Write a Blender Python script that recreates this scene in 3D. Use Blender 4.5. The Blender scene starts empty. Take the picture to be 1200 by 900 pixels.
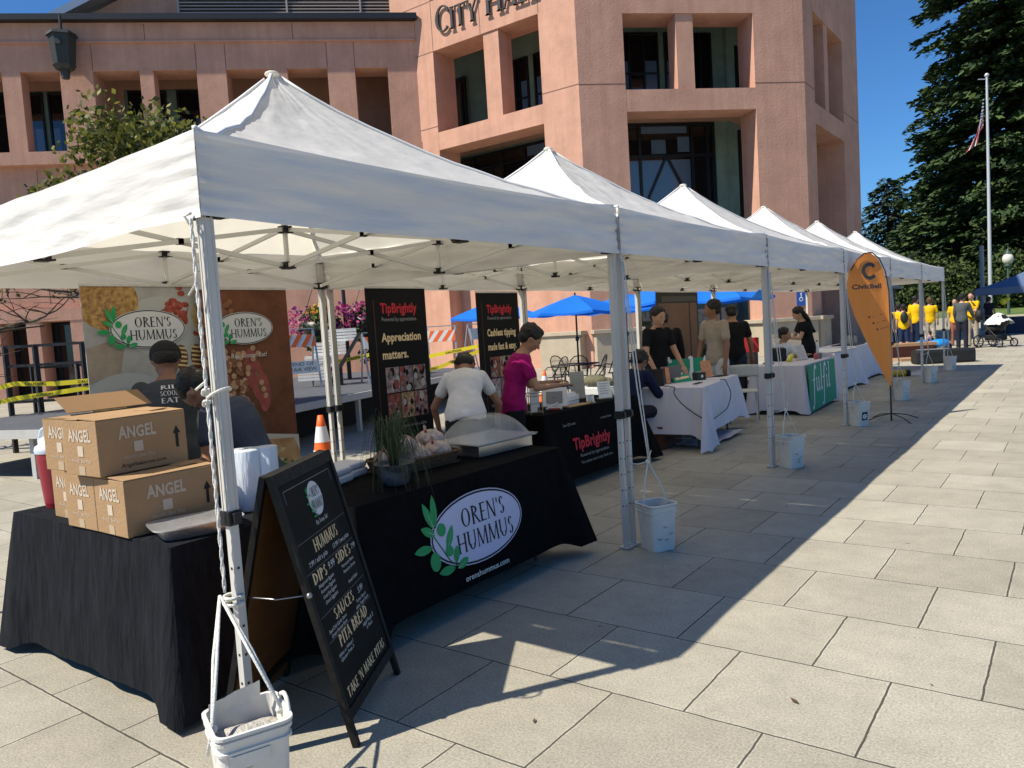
import bpy, math, random
from mathutils import Vector, Matrix
R_ = math.radians
PI = math.pi
random.seed(7)
scene = bpy.context.scene
col = scene.collection

# ---------------- camera, sky, sun, exposure ----------------
cd = bpy.data.cameras.new("camera"); cam = bpy.data.objects.new("camera", cd); col.objects.link(cam)
def cam_axes(yaw, pitch, roll):
    cy, sy, cp, sp = math.cos(yaw), math.sin(yaw), math.cos(pitch), math.sin(pitch)
    fwd = Vector((-sy*cp, cy*cp, -sp)); right = Vector((cy, sy, 0)); up = right.cross(fwd)
    cr, sr = math.cos(roll), math.sin(roll)
    return right*cr-up*sr, right*sr+up*cr, fwd
rt, up, fw = cam_axes(.642, .072, .062)
cam.matrix_world = Matrix(((rt.x, up.x, -fw.x, 0), (rt.y, up.y, -fw.y, 0), (rt.z, up.z, -fw.z, 1.56), (0, 0, 0, 1)))
cd.sensor_width = 36; cd.lens = 36*896/1200; cd.clip_end = 1500; cd.clip_start = .05
scene.camera = cam
SUN = Vector((-.43, -.687, 1)).normalized()
elev = math.asin(SUN.z); azim = math.atan2(SUN.x, SUN.y)
w = bpy.data.worlds.new("World"); scene.world = w; w.use_nodes = True
nt = w.node_tree; bg = nt.nodes["Background"]
sky = nt.nodes.new("ShaderNodeTexSky"); sky.sky_type = 'NISHITA'; sky.sun_disc = False
sky.sun_elevation = elev; sky.sun_rotation = azim; sky.altitude = 0; sky.air_density = 1.0; sky.dust_density = 0.3; sky.ozone_density = 2.5
tint = nt.nodes.new("ShaderNodeMixRGB"); tint.blend_type = 'MULTIPLY'; tint.inputs[0].default_value = 1; tint.inputs[2].default_value = (.46, .87, 1.30, 1)
nt.links.new(sky.outputs[0], tint.inputs[1]); nt.links.new(tint.outputs[0], bg.inputs[0]); bg.inputs[1].default_value = 0.071
sd = bpy.data.lights.new("sun", 'SUN'); so = bpy.data.objects.new("sun", sd); col.objects.link(so)
sd.energy = 5.0; sd.angle = R_(.5); sd.color = (1, .935, .81)
so.rotation_euler = (-SUN).to_track_quat('-Z', 'Y').to_euler(); so.location = (0, 0, 60)
scene.view_settings.view_transform = 'Standard'; scene.view_settings.look = 'None'
scene.view_settings.exposure = 0.5; scene.view_settings.gamma = 1
scene.cycles.max_bounces = 8; scene.cycles.diffuse_bounces = 4; scene.cycles.transparent_max_bounces = 12

# ---------------- materials ----------------
def srgb(h):
    h = h.lstrip('#'); v = [int(h[i:i+2], 16)/255 for i in (0, 2, 4)]
    return tuple(c/12.92 if c <= .04045 else ((c+.055)/1.055)**2.4 for c in v)
MC = {}
def mat(name, c, rough=.7, var=.0, vs=8., bump=0., bs=40., metal=0., spec=.35, trans=0., stretch=None, var2=None, alpha=None, emit=None, tcol=None):
    if name in MC: return MC[name]
    if isinstance(c, str): c = srgb(c)
    m = bpy.data.materials.new(name); MC[name] = m; m.use_nodes = True
    n = m.node_tree.nodes; l = m.node_tree.links; b = n["Principled BSDF"]
    b.inputs["Base Color"].default_value = (*c, 1); b.inputs["Roughness"].default_value = rough
    b.inputs["Metallic"].default_value = metal; b.inputs["Specular IOR Level"].default_value = spec
    co = n.new("ShaderNodeTexCoord"); src = co.outputs["Object"]
    if stretch:
        mp = n.new("ShaderNodeMapping"); mp.inputs["Scale"].default_value = stretch; l.new(src, mp.inputs[0]); src = mp.outputs[0]
    if var > 0:
        no = n.new("ShaderNodeTexNoise"); no.inputs["Scale"].default_value = vs; no.inputs["Detail"].default_value = 5; no.inputs["Roughness"].default_value = .65
        l.new(src, no.inputs["Vector"])
        rp = n.new("ShaderNodeValToRGB"); rp.color_ramp.elements[0].position = .3; rp.color_ramp.elements[1].position = .7
        c0 = tuple(x*(1-var) for x in c); c1 = tuple(min(1, x*(1+var)) for x in c)
        if var2: c1 = srgb(var2) if isinstance(var2, str) else var2
        rp.color_ramp.elements[0].color = (*c0, 1); rp.color_ramp.elements[1].color = (*c1, 1)
        l.new(no.outputs[0], rp.inputs[0]); l.new(rp.outputs[0], b.inputs["Base Color"])
    if bump > 0:
        nb = n.new("ShaderNodeTexNoise"); nb.inputs["Scale"].default_value = bs; nb.inputs["Detail"].default_value = 4
        l.new(src, nb.inputs["Vector"])
        bp = n.new("ShaderNodeBump"); bp.inputs["Strength"].default_value = bump; bp.inputs["Distance"].default_value = .02
        l.new(nb.outputs[0], bp.inputs["Height"]); l.new(bp.outputs[0], b.inputs["Normal"])
    if alpha is not None:
        b.inputs["Alpha"].default_value = alpha
    if trans > 0:
        tr = n.new("ShaderNodeBsdfTranslucent"); mx = n.new("ShaderNodeMixShader"); mx.inputs[0].default_value = trans
        tr.inputs[0].default_value = (*(tcol or c), 1)
        l.new(b.outputs[0], mx.inputs[1]); l.new(tr.outputs[0], mx.inputs[2]); l.new(mx.outputs[0], n["Material Output"].inputs[0])
    if emit:
        b.inputs["Emission Color"].default_value = (*c, 1); b.inputs["Emission Strength"].default_value = emit
    return m

# ---------------- mesh builder ----------------
class MB:
    def __init__(s): s.v = []; s.f = []; s.mi = []; s.mats = []; s.cur = 0; s.M = None; s.sm = []
    def m(s, material):
        if material not in s.mats: s.mats.append(material)
        s.cur = s.mats.index(material); return s
    def add(s, vs, fs, smooth=False):
        o = len(s.v)
        if s.M is not None: vs = [s.M @ Vector(p) for p in vs]
        s.v += [tuple(p) for p in vs]
        for f in fs: s.f.append([i+o for i in f]); s.mi.append(s.cur); s.sm.append(smooth)
        return s
    def box(s, c, d, rz=0, rot=None):
        x, y, z = d[0]/2, d[1]/2, d[2]/2
        vs = [Vector((i, j, k)) for i in (-x, x) for j in (-y, y) for k in (-z, z)]
        if rz: rot = Matrix.Rotation(rz, 3, 'Z')
        if rot is not None: vs = [rot @ v for v in vs]
        c = Vector(c)
        return s.add([v+c for v in vs], [(0, 1, 3, 2), (4, 6, 7, 5), (0, 4, 5, 1), (2, 3, 7, 6), (0, 2, 6, 4), (1, 5, 7, 3)])
    def bb(s, a, b):
        return s.box([(a[i]+b[i])/2 for i in range(3)], [abs(b[i]-a[i]) for i in range(3)])
    def frame(s, p0, p1, hint=(0, 0, 1)):
        d = (Vector(p1)-Vector(p0)).normalized(); h = Vector(hint)
        if abs(d.dot(h)) > .98: h = Vector((1, 0, 0))
        x = d.cross(h).normalized(); return d, x, x.cross(d)
    def bar(s, p0, p1, w, h=None, hint=(0, 0, 1)):
        h = h or w; d, x, y = s.frame(p0, p1, hint); p0, p1 = Vector(p0), Vector(p1)
        vs = [p+x*a*w/2+y*b*h/2 for p in (p0, p1) for a, b in ((-1, -1), (1, -1), (1, 1), (-1, 1))]
        return s.add(vs, [(3, 2, 1, 0), (4, 5, 6, 7), (0, 1, 5, 4), (1, 2, 6, 5), (2, 3, 7, 6), (3, 0, 4, 7)])
    def cyl(s, p0, p1, r0, r1=None, n=12, caps=True):
        r1 = r0 if r1 is None else r1; d, x, y = s.frame(p0, p1); p0, p1 = Vector(p0), Vector(p1)
        vs = [p+(x*math.cos(2*PI*i/n)+y*math.sin(2*PI*i/n))*r for p, r in ((p0, r0), (p1, r1)) for i in range(n)]
        s.add(vs, [(i, (i+1) % n, n+(i+1) % n, n+i) for i in range(n)], True)
        if caps: s.add(vs, [tuple(range(n))[::-1], tuple(range(n, 2*n))])
        return s
    def tube(s, pts, r, n=6, closed=False):
        pts = [Vector(p) for p in pts]; N = len(pts); vs = []; rr = r if isinstance(r, (list, tuple)) else [r]*N
        px = None
        for i, p in enumerate(pts):
            a = pts[i-1] if (i or closed) else p; b = pts[(i+1) % N] if (i < N-1 or closed) else p
            d = (b-a).normalized()
            if px is None:
                h = Vector((0, 0, 1)) if abs(d.z) < .9 else Vector((1, 0, 0)); px = d.cross(h).normalized()
            px = (px-d*px.dot(d)).normalized(); py = d.cross(px)
            vs += [p+(px*math.cos(2*PI*k/n)+py*math.sin(2*PI*k/n))*rr[i] for k in range(n)]
        m = N if closed else N-1
        fs = [(i*n+k, i*n+(k+1) % n, ((i+1) % N)*n+(k+1) % n, ((i+1) % N)*n+k) for i in range(m) for k in range(n)]
        if not closed: fs += [tuple(range(n))[::-1], tuple(range((N-1)*n, N*n))]
        return s.add(vs, fs, True)
    def lathe(s, prof, c=(0, 0, 0), n=20, cap=True):
        vs = [(c[0]+r*math.cos(2*PI*i/n), c[1]+r*math.sin(2*PI*i/n), c[2]+z) for r, z in prof for i in range(n)]
        m = len(prof); fs = [(j*n+i, j*n+(i+1) % n, (j+1)*n+(i+1) % n, (j+1)*n+i) for j in range(m-1) for i in range(n)]
        s.add(vs, fs, True)
        if cap: s.add(vs, [tuple(range(n))[::-1], tuple(range((m-1)*n, m*n))])
        return s
    def ell(s, c, r, ax=None, nu=14, nv=9):
        c = Vector(c); ax = ax or (Vector((1, 0, 0)), Vector((0, 1, 0)), Vector((0, 0, 1)))
        r = (r, r, r) if not isinstance(r, (tuple, list)) else r
        vs = [c+ax[2]*r[2]]
        for j in range(1, nv):
            t = PI*j/nv
            for i in range(nu):
                a = 2*PI*i/nu; vs.append(c+ax[0]*(r[0]*math.sin(t)*math.cos(a))+ax[1]*(r[1]*math.sin(t)*math.sin(a))+ax[2]*(r[2]*math.cos(t)))
        vs.append(c-ax[2]*r[2]); L = len(vs)-1
        fs = [(0, 1+i, 1+(i+1) % nu) for i in range(nu)]
        fs += [(1+(j-1)*nu+i, 1+j*nu+i, 1+j*nu+(i+1) % nu, 1+(j-1)*nu+(i+1) % nu) for j in range(1, nv-1) for i in range(nu)]
        fs += [(L, 1+(nv-2)*nu+(i+1) % nu, 1+(nv-2)*nu+i) for i in range(nu)]
        return s.add(vs, fs, True)
    def cap(s, p0, p1, r0, r1, n=10):
        p0, p1 = Vector(p0), Vector(p1); d, x, y = s.frame(p0, p1); vs = []; rings = []
        for j in range(1, 4): a = PI/2*(1-j/4); rings.append((p0-d*r0*math.sin(a), r0*math.cos(a)))
        rings.append((p0, r0)); rings.append((p1, r1))
        for j in range(3, 0, -1): a = PI/2*(1-j/4); rings.append((p1+d*r1*math.sin(a), r1*math.cos(a)))
        vs = [c+(x*math.cos(2*PI*k/n)+y*math.sin(2*PI*k/n))*r for c, r in rings for k in range(n)]
        m = len(rings); fs = [(j*n+k, j*n+(k+1) % n, (j+1)*n+(k+1) % n, (j+1)*n+k) for j in range(m-1) for k in range(n)]
        vs += [p0-d*r0, p1+d*r1]; L = len(vs)
        fs += [(L-2, (k+1) % n, k) for k in range(n)]+[(L-1, (m-1)*n+k, (m-1)*n+(k+1) % n) for k in range(n)]
        return s.add(vs, fs, True)
    def loft(s, secs, n=20):
        """secs: (centre, axisx, axisy, rx, ry) closed loft of ellipses"""
        vs = [Vector(c)+ax*(rx*math.cos(2*PI*k/n))+ay*(ry*math.sin(2*PI*k/n)) for c, ax, ay, rx, ry in secs for k in range(n)]
        m = len(secs); fs = [(j*n+k, j*n+(k+1) % n, (j+1)*n+(k+1) % n, (j+1)*n+k) for j in range(m-1) for k in range(n)]
        fs += [tuple(range(n))[::-1], tuple(range((m-1)*n, m*n))]
        return s.add(vs, fs, True)
    def grid(s, fn, nu, nv, smooth=True, close=False):
        vs = [fn(i/nu, j/nv) for j in range(nv+1) for i in range(nu+1)]
        return s.add(vs, [(j*(nu+1)+i, j*(nu+1)+i+1, (j+1)*(nu+1)+i+1, (j+1)*(nu+1)+i) for j in range(nv) for i in range(nu)], smooth)
    def quad(s, a, b, c, d): return s.add([a, b, c, d], [(0, 1, 2, 3)])
    def prism(s, pts, F, d0, d1):
        """2-D outline extruded in frame F from depth d0 to d1"""
        n = len(pts); vs = [F(x, y, d0) for x, y in pts]+[F(x, y, d1) for x, y in pts]
        return s.add(vs, [tuple(range(n))[::-1], tuple(range(n, 2*n))]+[(i, (i+1) % n, n+(i+1) % n, n+i) for i in range(n)])
    def flat(s, pts, F, d=0): return s.add([F(x, y, d) for x, y in pts], [tuple(range(len(pts)))])
    def build(s, name, parent=None, material=None, bevel=0, solid=0, remesh=0, loc=None):
        if material: s.mats = [material]; s.mi = [0]*len(s.f)
        me = bpy.data.meshes.new(name); me.from_pydata(s.v, [], s.f)
        for m_ in s.mats: me.materials.append(m_)
        me.polygons.foreach_set("material_index", s.mi); me.polygons.foreach_set("use_smooth", s.sm); me.update()
        o = bpy.data.objects.new(name, me); col.objects.link(o)
        if parent is not None: o.parent = parent
        if loc is not None: o.location = loc
        if solid: md = o.modifiers.new("thick", 'SOLIDIFY'); md.thickness = solid; md.offset = 0
        if bevel: md = o.modifiers.new("bevel", 'BEVEL'); md.width = bevel; md.segments = 2; md.limit_method = 'ANGLE'; md.angle_limit = R_(40)
        if remesh:
            md = o.modifiers.new("join", 'REMESH'); md.mode = 'VOXEL'; md.voxel_size = remesh; md.use_smooth_shade = True
            md = o.modifiers.new("smooth", 'SMOOTH'); md.iterations = 2; md.factor = .5
        return o
def FR(o, u, v):
    o, u, v = Vector(o), Vector(u).normalized(), Vector(v).normalized(); n = u.cross(v)
    return lambda x, y, d=0: o+u*x+v*y+n*d
def tag(o, label=None, cat=None, group=None, kind=None):
    if label: o['label'] = label
    if cat: o['category'] = cat
    if group: o['group'] = group
    if kind: o['kind'] = kind
    return o
def thing(name, label, cat, loc=(0, 0, 0), rz=0, group=None):
    o = bpy.data.objects.new(name, None); col.objects.link(o); o.location = loc; o.rotation_euler = (0, 0, rz); o.empty_display_size = .1
    return tag(o, label, cat, group)
def copy_tree(o, loc=None, rz=None, label=None, parent=None):
    c = o.copy(); col.objects.link(c); c.parent = parent
    if parent is None:
        if loc is not None: c.location = loc
        if rz is not None: c.rotation_euler = (0, 0, rz)
        if label: c['label'] = label
    for ch in list(o.children): copy_tree(ch, parent=c)
    return c
def struct(o): o['kind'] = 'structure'; return o

# ---------------- lettering ----------------
_tc = {}
def text_geo(t, bold=0.):
    k = (t, bold)
    if k in _tc: return _tc[k]
    cu = bpy.data.curves.new("t", 'FONT'); cu.body = t; cu.size = 1; cu.resolution_u = 3; cu.offset = bold; cu.space_character = 1+bold
    ob = bpy.data.objects.new("t", cu); col.objects.link(ob)
    dg = bpy.context.evaluated_depsgraph_get(); me = ob.evaluated_get(dg).to_mesh()
    vs = [(v.co.x, v.co.y) for v in me.vertices]; fs = [tuple(p.vertices) for p in me.polygons]
    ob.evaluated_get(dg).to_mesh_clear(); bpy.data.objects.remove(ob); bpy.data.curves.remove(cu)
    _tc[k] = (vs, fs); return _tc[k]
def text(mb, t, F, x, y, h, m, d=.002, w=None, bold=0., al='c', shear=0, arc=0):
    """baseline at y; h = cap height; w = total width"""
    vs, fs = text_geo(t, bold)
    if not vs: return
    x0 = min(v[0] for v in vs); x1 = max(v[0] for v in vs); sy = h/.70; sx = (w/(x1-x0)) if w else sy
    ox = {'c': -(x0+x1)/2*sx, 'l': -x0*sx, 'r': -x1*sx}[al]
    mb.m(m); half = max(1e-6, (x1-x0)*sx/2)
    mb.add([F(x+v[0]*sx+ox+shear*v[1]*sy, y+v[1]*sy*(1 if not arc else 1+arc*((v[0]*sx+ox)/half)**2), d) for v in vs], [f for f in fs])
# a flared serif capital alphabet drawn as strokes: thick T, thin H
GL = {
 'O': (.78, [('a', .39, .5, .34, .5, 0, 360)]), 'C': (.70, [('a', .42, .5, .36, .5, 48, 312), ('l', .655, .86, .67, .70, .07)]),
 'R': (.64, [('l', .14, 0, .14, 1, .13, 1), ('a', .14, .75, .36, .23, -90, 90), ('l', .26, .52, .60, 0, .12, 1)]),
 'E': (.54, [('l', .14, 0, .14, 1, .13, 1), ('l', .12, .97, .48, .97, .06), ('l', .12, .51, .42, .51, .06), ('l', .12, .03, .50, .03, .06)]),
 'N': (.76, [('l', .12, 0, .12, 1, .07, 1), ('l', .13, 1, .63, 0, .12), ('l', .64, 0, .64, 1, .07, 1)]),
 'S': (.50, [('a', .25, .75, .19, .235, 30, 265), ('a', .25, .26, .20, .25, -155, 85)]),
 'H': (.76, [('l', .13, 0, .13, 1, .12, 1), ('l', .63, 0, .63, 1, .12, 1), ('l', .13, .5, .63, .5, .06)]),
 'U': (.74, [('l', .12, .3, .12, 1, .12, 2), ('l', .62, .3, .62, 1, .08, 2), ('a', .37, .32, .25, .32, 180, 360)]),
 'M': (.92, [('l', .10, 0, .15, 1, .07, 1), ('l', .15, 1, .44, .05, .11), ('l', .44, .05, .76, 1, .06), ('l', .76, 1, .80, 0, .12, 1)]),
 'I': (.28, [('l', .14, 0, .14, 1, .13, 1)]), 'T': (.62, [('l', .31, 0, .31, 1, .13, 1), ('l', .03, .97, .59, .97, .06), ('l', .04, .97, .04, .84, .05), ('l', .58, .97, .58, .84, .05)]),
 'Y': (.66, [('l', .33, 0, .33, .45, .13, 1), ('l', .06, 1, .33, .44, .12, 2), ('l', .60, 1, .33, .44, .06, 2)]),
 'A': (.70, [('l', .06, 0, .34, 1, .06, 1), ('l', .34, 1, .64, 0, .13, 1), ('l', .17, .33, .5, .33, .06)]),
 'L': (.52, [('l', .14, 0, .14, 1, .13, 1), ('l', .12, .03, .49, .03, .06), ('l', .48, .03, .48, .16, .05)]),
 'D': (.74, [('l', .14, 0, .14, 1, .13, 1), ('a', .14, .5, .52, .48, -90, 90)]),
 'P': (.58, [('l', .14, 0, .14, 1, .13, 1), ('a', .14, .73, .36, .25, -90, 90)]),
 'B': (.60, [('l', .14, 0, .14, 1, .13, 1), ('a', .14, .75, .32, .23, -90, 90), ('a', .14, .28, .38, .26, -90, 90)]),
 'K': (.66, [('l', .14, 0, .14, 1, .13, 1), ('l', .16, .45, .56, 1, .06), ('l', .26, .58, .62, 0, .12, 1)]),
 'G': (.74, [('a', .42, .5, .36, .5, 48, 330), ('l', .70, 0.05, .70, .45, .11, 2)]), "'": (.2, [('l', .1, .72, .12, 1, .09)]), ' ': (.34, []), }
def serif(mb, t, F, x, y, h, m, d=.002, w=None, thick=1., al='c', depth=0, smallcaps=False, shear=0):
    adv = 0; items = []
    for i, ch in enumerate(t):
        g, st = GL[ch]; k = .8 if (smallcaps and i and t[i-1] != ' ') else 1.
        items.append((adv, st, k)); adv += g*k+.03
    sx = (w/adv) if w else h*.9; ox = {'c': -adv*sx/2, 'l': 0, 'r': -adv*sx}[al]; mb.m(m); c = 0
    for a, st, k in items:
        def G(px, py, e): X = ox+x+(a+px*k)*sx; Y = py*k*h; return F(X+shear*Y, y+Y, d+e)
        for q in st:
            polys = []
            if q[0] == 'l':
                _, x0, y0, x1, y1, wd = q[:6]; wd *= thick; sf = q[6] if len(q) > 6 else 0
                if abs(y1-y0) > .02:
                    polys.append([(x0-wd/2, y0), (x0+wd/2, y0), (x1+wd/2, y1), (x1-wd/2, y1)])
                    if sf in (1,) and min(y0, y1) < .05:
                        xb = x0 if y0 < y1 else x1; polys.append([(xb-wd/2-.06, 0), (xb+wd/2+.06, 0), (xb+wd/2+.02, .045), (xb-wd/2-.02, .045)])
                    if sf and max(y0, y1) > .95:
                        xb = x1 if y0 < y1 else x0; polys.append([(xb-wd/2-.02, .955), (xb+wd/2+.02, .955), (xb+wd/2+.06, 1), (xb-wd/2-.06, 1)])
                else: polys.append([(x0, y0-wd/2), (x1, y0-wd/2), (x1, y1+wd/2), (x0, y1+wd/2)])
            else:
                _, cx, cy, rx, ry, a0, a1 = q; n = max(6, int(abs(a1-a0)/18)); ins = []; outs = []
                for i in range(n+1):
                    an = R_(a0+(a1-a0)*i/n); ca, sa = math.cos(an), math.sin(an); ww = (.05+.085*abs(ca)**1.3)*thick
                    outs.append((cx+rx*ca, cy+ry*sa)); ins.append((cx+(rx-ww)*ca, cy+(ry-ww*.9)*sa))
                for i in range(n): polys.append([ins[i], outs[i], outs[i+1], ins[i+1]])
                if a0 < a1: polys = [p[::1] for p in polys]
            c += 1; e = (c % 7)*.00012 if not depth else (c % 7)*.0015
            for p in polys:
                if depth:
                    nn = len(p); vs = [G(px, py, e-depth) for px, py in p]+[G(px, py, e) for px, py in p]
                    mb.add(vs, [tuple(range(nn))[::-1], tuple(range(nn, 2*nn))]+[(i, (i+1) % nn, nn+(i+1) % nn, nn+i) for i in range(nn)])
                else: mb.add([G(px, py, e) for px, py in p], [tuple(range(len(p)))])
def ellipse(cx, cy, rx, ry, n=36, a0=0, a1=360): return [(cx+rx*math.cos(R_(a0+(a1-a0)*i/n)), cy+ry*math.sin(R_(a0+(a1-a0)*i/n))) for i in range(n if a1-a0 >= 360 else n+1)]
def leaf(cx, cy, L, W, ang):
    pts = []
    for i in range(7): t = i/6; pts.append((t*L, W*math.sin(PI*t)**.8))
    for i in range(5, 0, -1): t = i/6; pts.append((t*L, -W*math.sin(PI*t)**.8))
    c, s = math.cos(ang), math.sin(ang); return [(cx+x*c-y*s, cy+x*s+y*c) for x, y in pts]
# ---------------- ground ----------------
def paver_mat():
    m = bpy.data.materials.new("pavers"); m.use_nodes = True; n = m.node_tree.nodes; l = m.node_tree.links; b = n["Principled BSDF"]
    co = n.new("ShaderNodeTexCoord"); mp = n.new("ShaderNodeMapping"); mp.inputs["Location"].default_value = (.315, -.148, 0)
    l.new(co.outputs["Object"], mp.inputs[0])
    wob = n.new("ShaderNodeTexNoise"); wob.inputs["Scale"].default_value = 9; wob.inputs["Detail"].default_value = 3; l.new(co.outputs["Object"], wob.inputs["Vector"])
    wm = n.new("ShaderNodeVectorMath"); wm.operation = 'SCALE'; wm.inputs["Scale"].default_value = .012; l.new(wob.outputs["Color"], wm.inputs[0])
    wa = n.new("ShaderNodeVectorMath"); wa.operation = 'ADD'; l.new(mp.outputs[0], wa.inputs[0]); l.new(wm.outputs[0], wa.inputs[1])
    def brick(ms, sm):
        br = n.new("ShaderNodeTexBrick"); br.offset = .5; br.squash = 1; br.inputs["Scale"].default_value = 1
        br.inputs["Brick Width"].default_value = .64; br.inputs["Row Height"].default_value = .643
        br.inputs["Mortar Size"].default_value = ms; br.inputs["Mortar Smooth"].default_value = sm; br.inputs["Bias"].default_value = 0
        l.new(wa.outputs[0], br.inputs["Vector"]); return br
    b1 = brick(.0045, .1); b1.inputs["Color1"].default_value = (.315, .286, .225, 1); b1.inputs["Color2"].default_value = (.378, .347, .278, 1); b1.inputs["Mortar"].default_value = (.075, .065, .05, 1)
    b2 = brick(.012, .3)
    # light sanded grout beside the dark crack
    sp = n.new("ShaderNodeTexNoise"); sp.inputs["Scale"].default_value = 105; sp.inputs["Detail"].default_value = 3; l.new(co.outputs["Object"], sp.inputs["Vector"])
    bl = n.new("ShaderNodeTexNoise"); bl.inputs["Scale"].default_value = 1.6; bl.inputs["Detail"].default_value = 6; bl.inputs["Roughness"].default_value = .7; l.new(co.outputs["Object"], bl.inputs["Vector"])
    st = n.new("ShaderNodeTexNoise"); st.inputs["Scale"].default_value = 6; st.inputs["Detail"].default_value = 8; st.inputs["Roughness"].default_value = .75; l.new(co.outputs["Object"], st.inputs["Vector"])
    def rng(src, a, c_, lo, hi):
        r = n.new("ShaderNodeMapRange"); r.inputs[1].default_value = a; r.inputs[2].default_value = c_; r.inputs[3].default_value = lo; r.inputs[4].default_value = hi; l.new(src, r.inputs[0]); return r.outputs[0]
    def mul(a, c_):
        r = n.new("ShaderNodeMath"); r.operation = 'MULTIPLY'; l.new(a, r.inputs[0]); l.new(c_, r.inputs[1]); return r.outputs[0]
    f = mul(mul(rng(sp.outputs[0], .3, .7, .74, 1.24), rng(bl.outputs[0], .3, .7, .86, 1.1)), rng(st.outputs[0], .2, .55, .84, 1.04))
    vo = n.new("ShaderNodeTexVoronoi"); vo.inputs["Scale"].default_value = 1.7; l.new(co.outputs["Object"], vo.inputs["Vector"]); f = mul(f, rng(vo.outputs["Distance"], .016, .030, .55, 1))
    vo2 = n.new("ShaderNodeTexVoronoi"); vo2.inputs["Scale"].default_value = 9; l.new(co.outputs["Object"], vo2.inputs["Vector"]); f = mul(f, rng(vo2.outputs["Distance"], .03, .06, .72, 1))
    mg = n.new("ShaderNodeMixRGB"); mg.blend_type = 'MIX'; mg.inputs[2].default_value = (.50, .475, .40, 1)
    g = n.new("ShaderNodeMath"); g.operation = 'SUBTRACT'; l.new(b2.outputs["Fac"], g.inputs[0]); l.new(b1.outputs["Fac"], g.inputs[1]); g.use_clamp = True
    g2 = mul(g.outputs[0], rng(bl.outputs[0], .4, .62, .05, .6)); l.new(g2, mg.inputs[0]); l.new(b1.outputs["Color"], mg.inputs[1])
    mc = n.new("ShaderNodeMixRGB"); mc.blend_type = 'MULTIPLY'; mc.inputs[0].default_value = 1; l.new(mg.outputs[0], mc.inputs[1])
    cb = n.new("ShaderNodeCombineColor"); [l.new(f, cb.inputs[i]) for i in range(3)]; l.new(cb.outputs[0], mc.inputs[2])
    l.new(mc.outputs[0], b.inputs["Base Color"]); b.inputs["Roughness"].default_value = .85; b.inputs["Specular IOR Level"].default_value = .25
    h = n.new("ShaderNodeMath"); h.operation = 'SUBTRACT'; l.new(rng(sp.outputs[0], 0, 1, 0, .25), h.inputs[0]); l.new(b1.outputs["Fac"], h.inputs[1])
    bp = n.new("ShaderNodeBump"); bp.inputs["Strength"].default_value = .45; bp.inputs["Distance"].default_value = .006; l.new(h.outputs[0], bp.inputs["Height"]); l.new(bp.outputs[0], b.inputs["Normal"])
    return m
pav = MB(); pav.quad((-70, -25, 0), (60, -25, 0), (60, 49.7, 0), (-70, 49.7, 0)); struct(pav.build("plaza_pavement", None, paver_mat()))
gr = MB(); gr.quad((-600, -300, -.03), (600, -300, -.03), (600, 900, -.03), (-600, 900, -.03)); struct(gr.build("ground", None, mat("far_ground", (.16, .15, .12), .95, .2, .4)))
# small debris on the slabs
db = MB().m(mat("dry leaf", (.09, .055, .03), .9))
for x, y, s in [(-.93, 3.0, .016), (-1.75, 2.35, .010), (-2.0, 3.3, .008), (-1.9, 6.1, .010), (-.5, 3.4, .006)]:
    a = random.random()*3; db.add([(x+s*math.cos(a+k*1.57)*(1.6 if k % 2 else .7), y+s*math.sin(a+k*1.57)*(1.6 if k % 2 else .7), .006+.004*(k == 1)) for k in range(4)], [(0, 1, 2, 3)])
tag(db.build("dry_leaves"), "tiny dry leaves and crumbs scattered on the sunny slabs", "debris", kind="stuff")
lawn = MB(); lawn.quad((-14, 50.2, .50), (18, 50.2, .50), (18, 66, 1.0), (-14, 66, 1.0)); struct(lawn.build("lawn", None, mat("lawn", (.10, .15, .035), .95, .35, 3, .6, 60)))
road = MB(); road.quad((-30, 47.6, .004), (40, 47.6, .004), (40, 49.7, .004), (-30, 49.7, .004)); struct(road.build("path", None, mat("asphalt", (.06, .06, .06), .9, .15, 5)))
lw = MB(); lw.bb((-14, 49.8, -.02), (20, 50.3, .62)); tag(lw.build("low_wall", None, mat("concrete_low", (.42, .38, .30), .9, .12, 2, .2, 20), bevel=.02), "low pale concrete wall edging the lawn behind the tents", "wall")

# ---------------- city hall ----------------
stucco = mat("pink stucco", (.56, .318, .228), .92, .12, 1.1, .35, 14, spec=.15)
def weather(m, amt=.30):
    """rain streaks and blotches that belong to the render coat"""
    n = m.node_tree.nodes; l = m.node_tree.links; b = n["Principled BSDF"]; src = b.inputs["Base Color"].links[0].from_socket; co = n.new("ShaderNodeTexCoord"); prev = src
    for sc, scale, a0, a1, k in (((2.2, 2.2, .10), 1.6, .42, .72, amt), ((1, 1, 1), .35, .35, .7, amt*.55), ((1, 1, 1), 5, .45, .8, amt*.4)):
        mp = n.new("ShaderNodeMapping"); mp.inputs["Scale"].default_value = sc; l.new(co.outputs["Object"], mp.inputs[0]); no = n.new("ShaderNodeTexNoise"); no.inputs["Scale"].default_value = scale; no.inputs["Detail"].default_value = 6; no.inputs["Roughness"].default_value = .7; l.new(mp.outputs[0], no.inputs["Vector"])
        r = n.new("ShaderNodeMapRange"); r.inputs[1].default_value = a0; r.inputs[2].default_value = a1; r.inputs[3].default_value = 0; r.inputs[4].default_value = k; l.new(no.outputs[0], r.inputs[0])
        mx = n.new("ShaderNodeMixRGB"); mx.blend_type = 'MULTIPLY'; mx.inputs[2].default_value = (.55, .47, .42, 1); l.new(r.outputs[0], mx.inputs[0]); l.new(prev, mx.inputs[1]); prev = mx.outputs[0]
    l.new(prev, b.inputs["Base Color"])
weather(stucco)
stucco2 = mat("stucco soffit", (.50, .30, .215), .92, .1, 2, spec=.1)
teal = mat("teal tile", (.20, .30, .25), .55, .2, 1.4, spec=.4)
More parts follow.
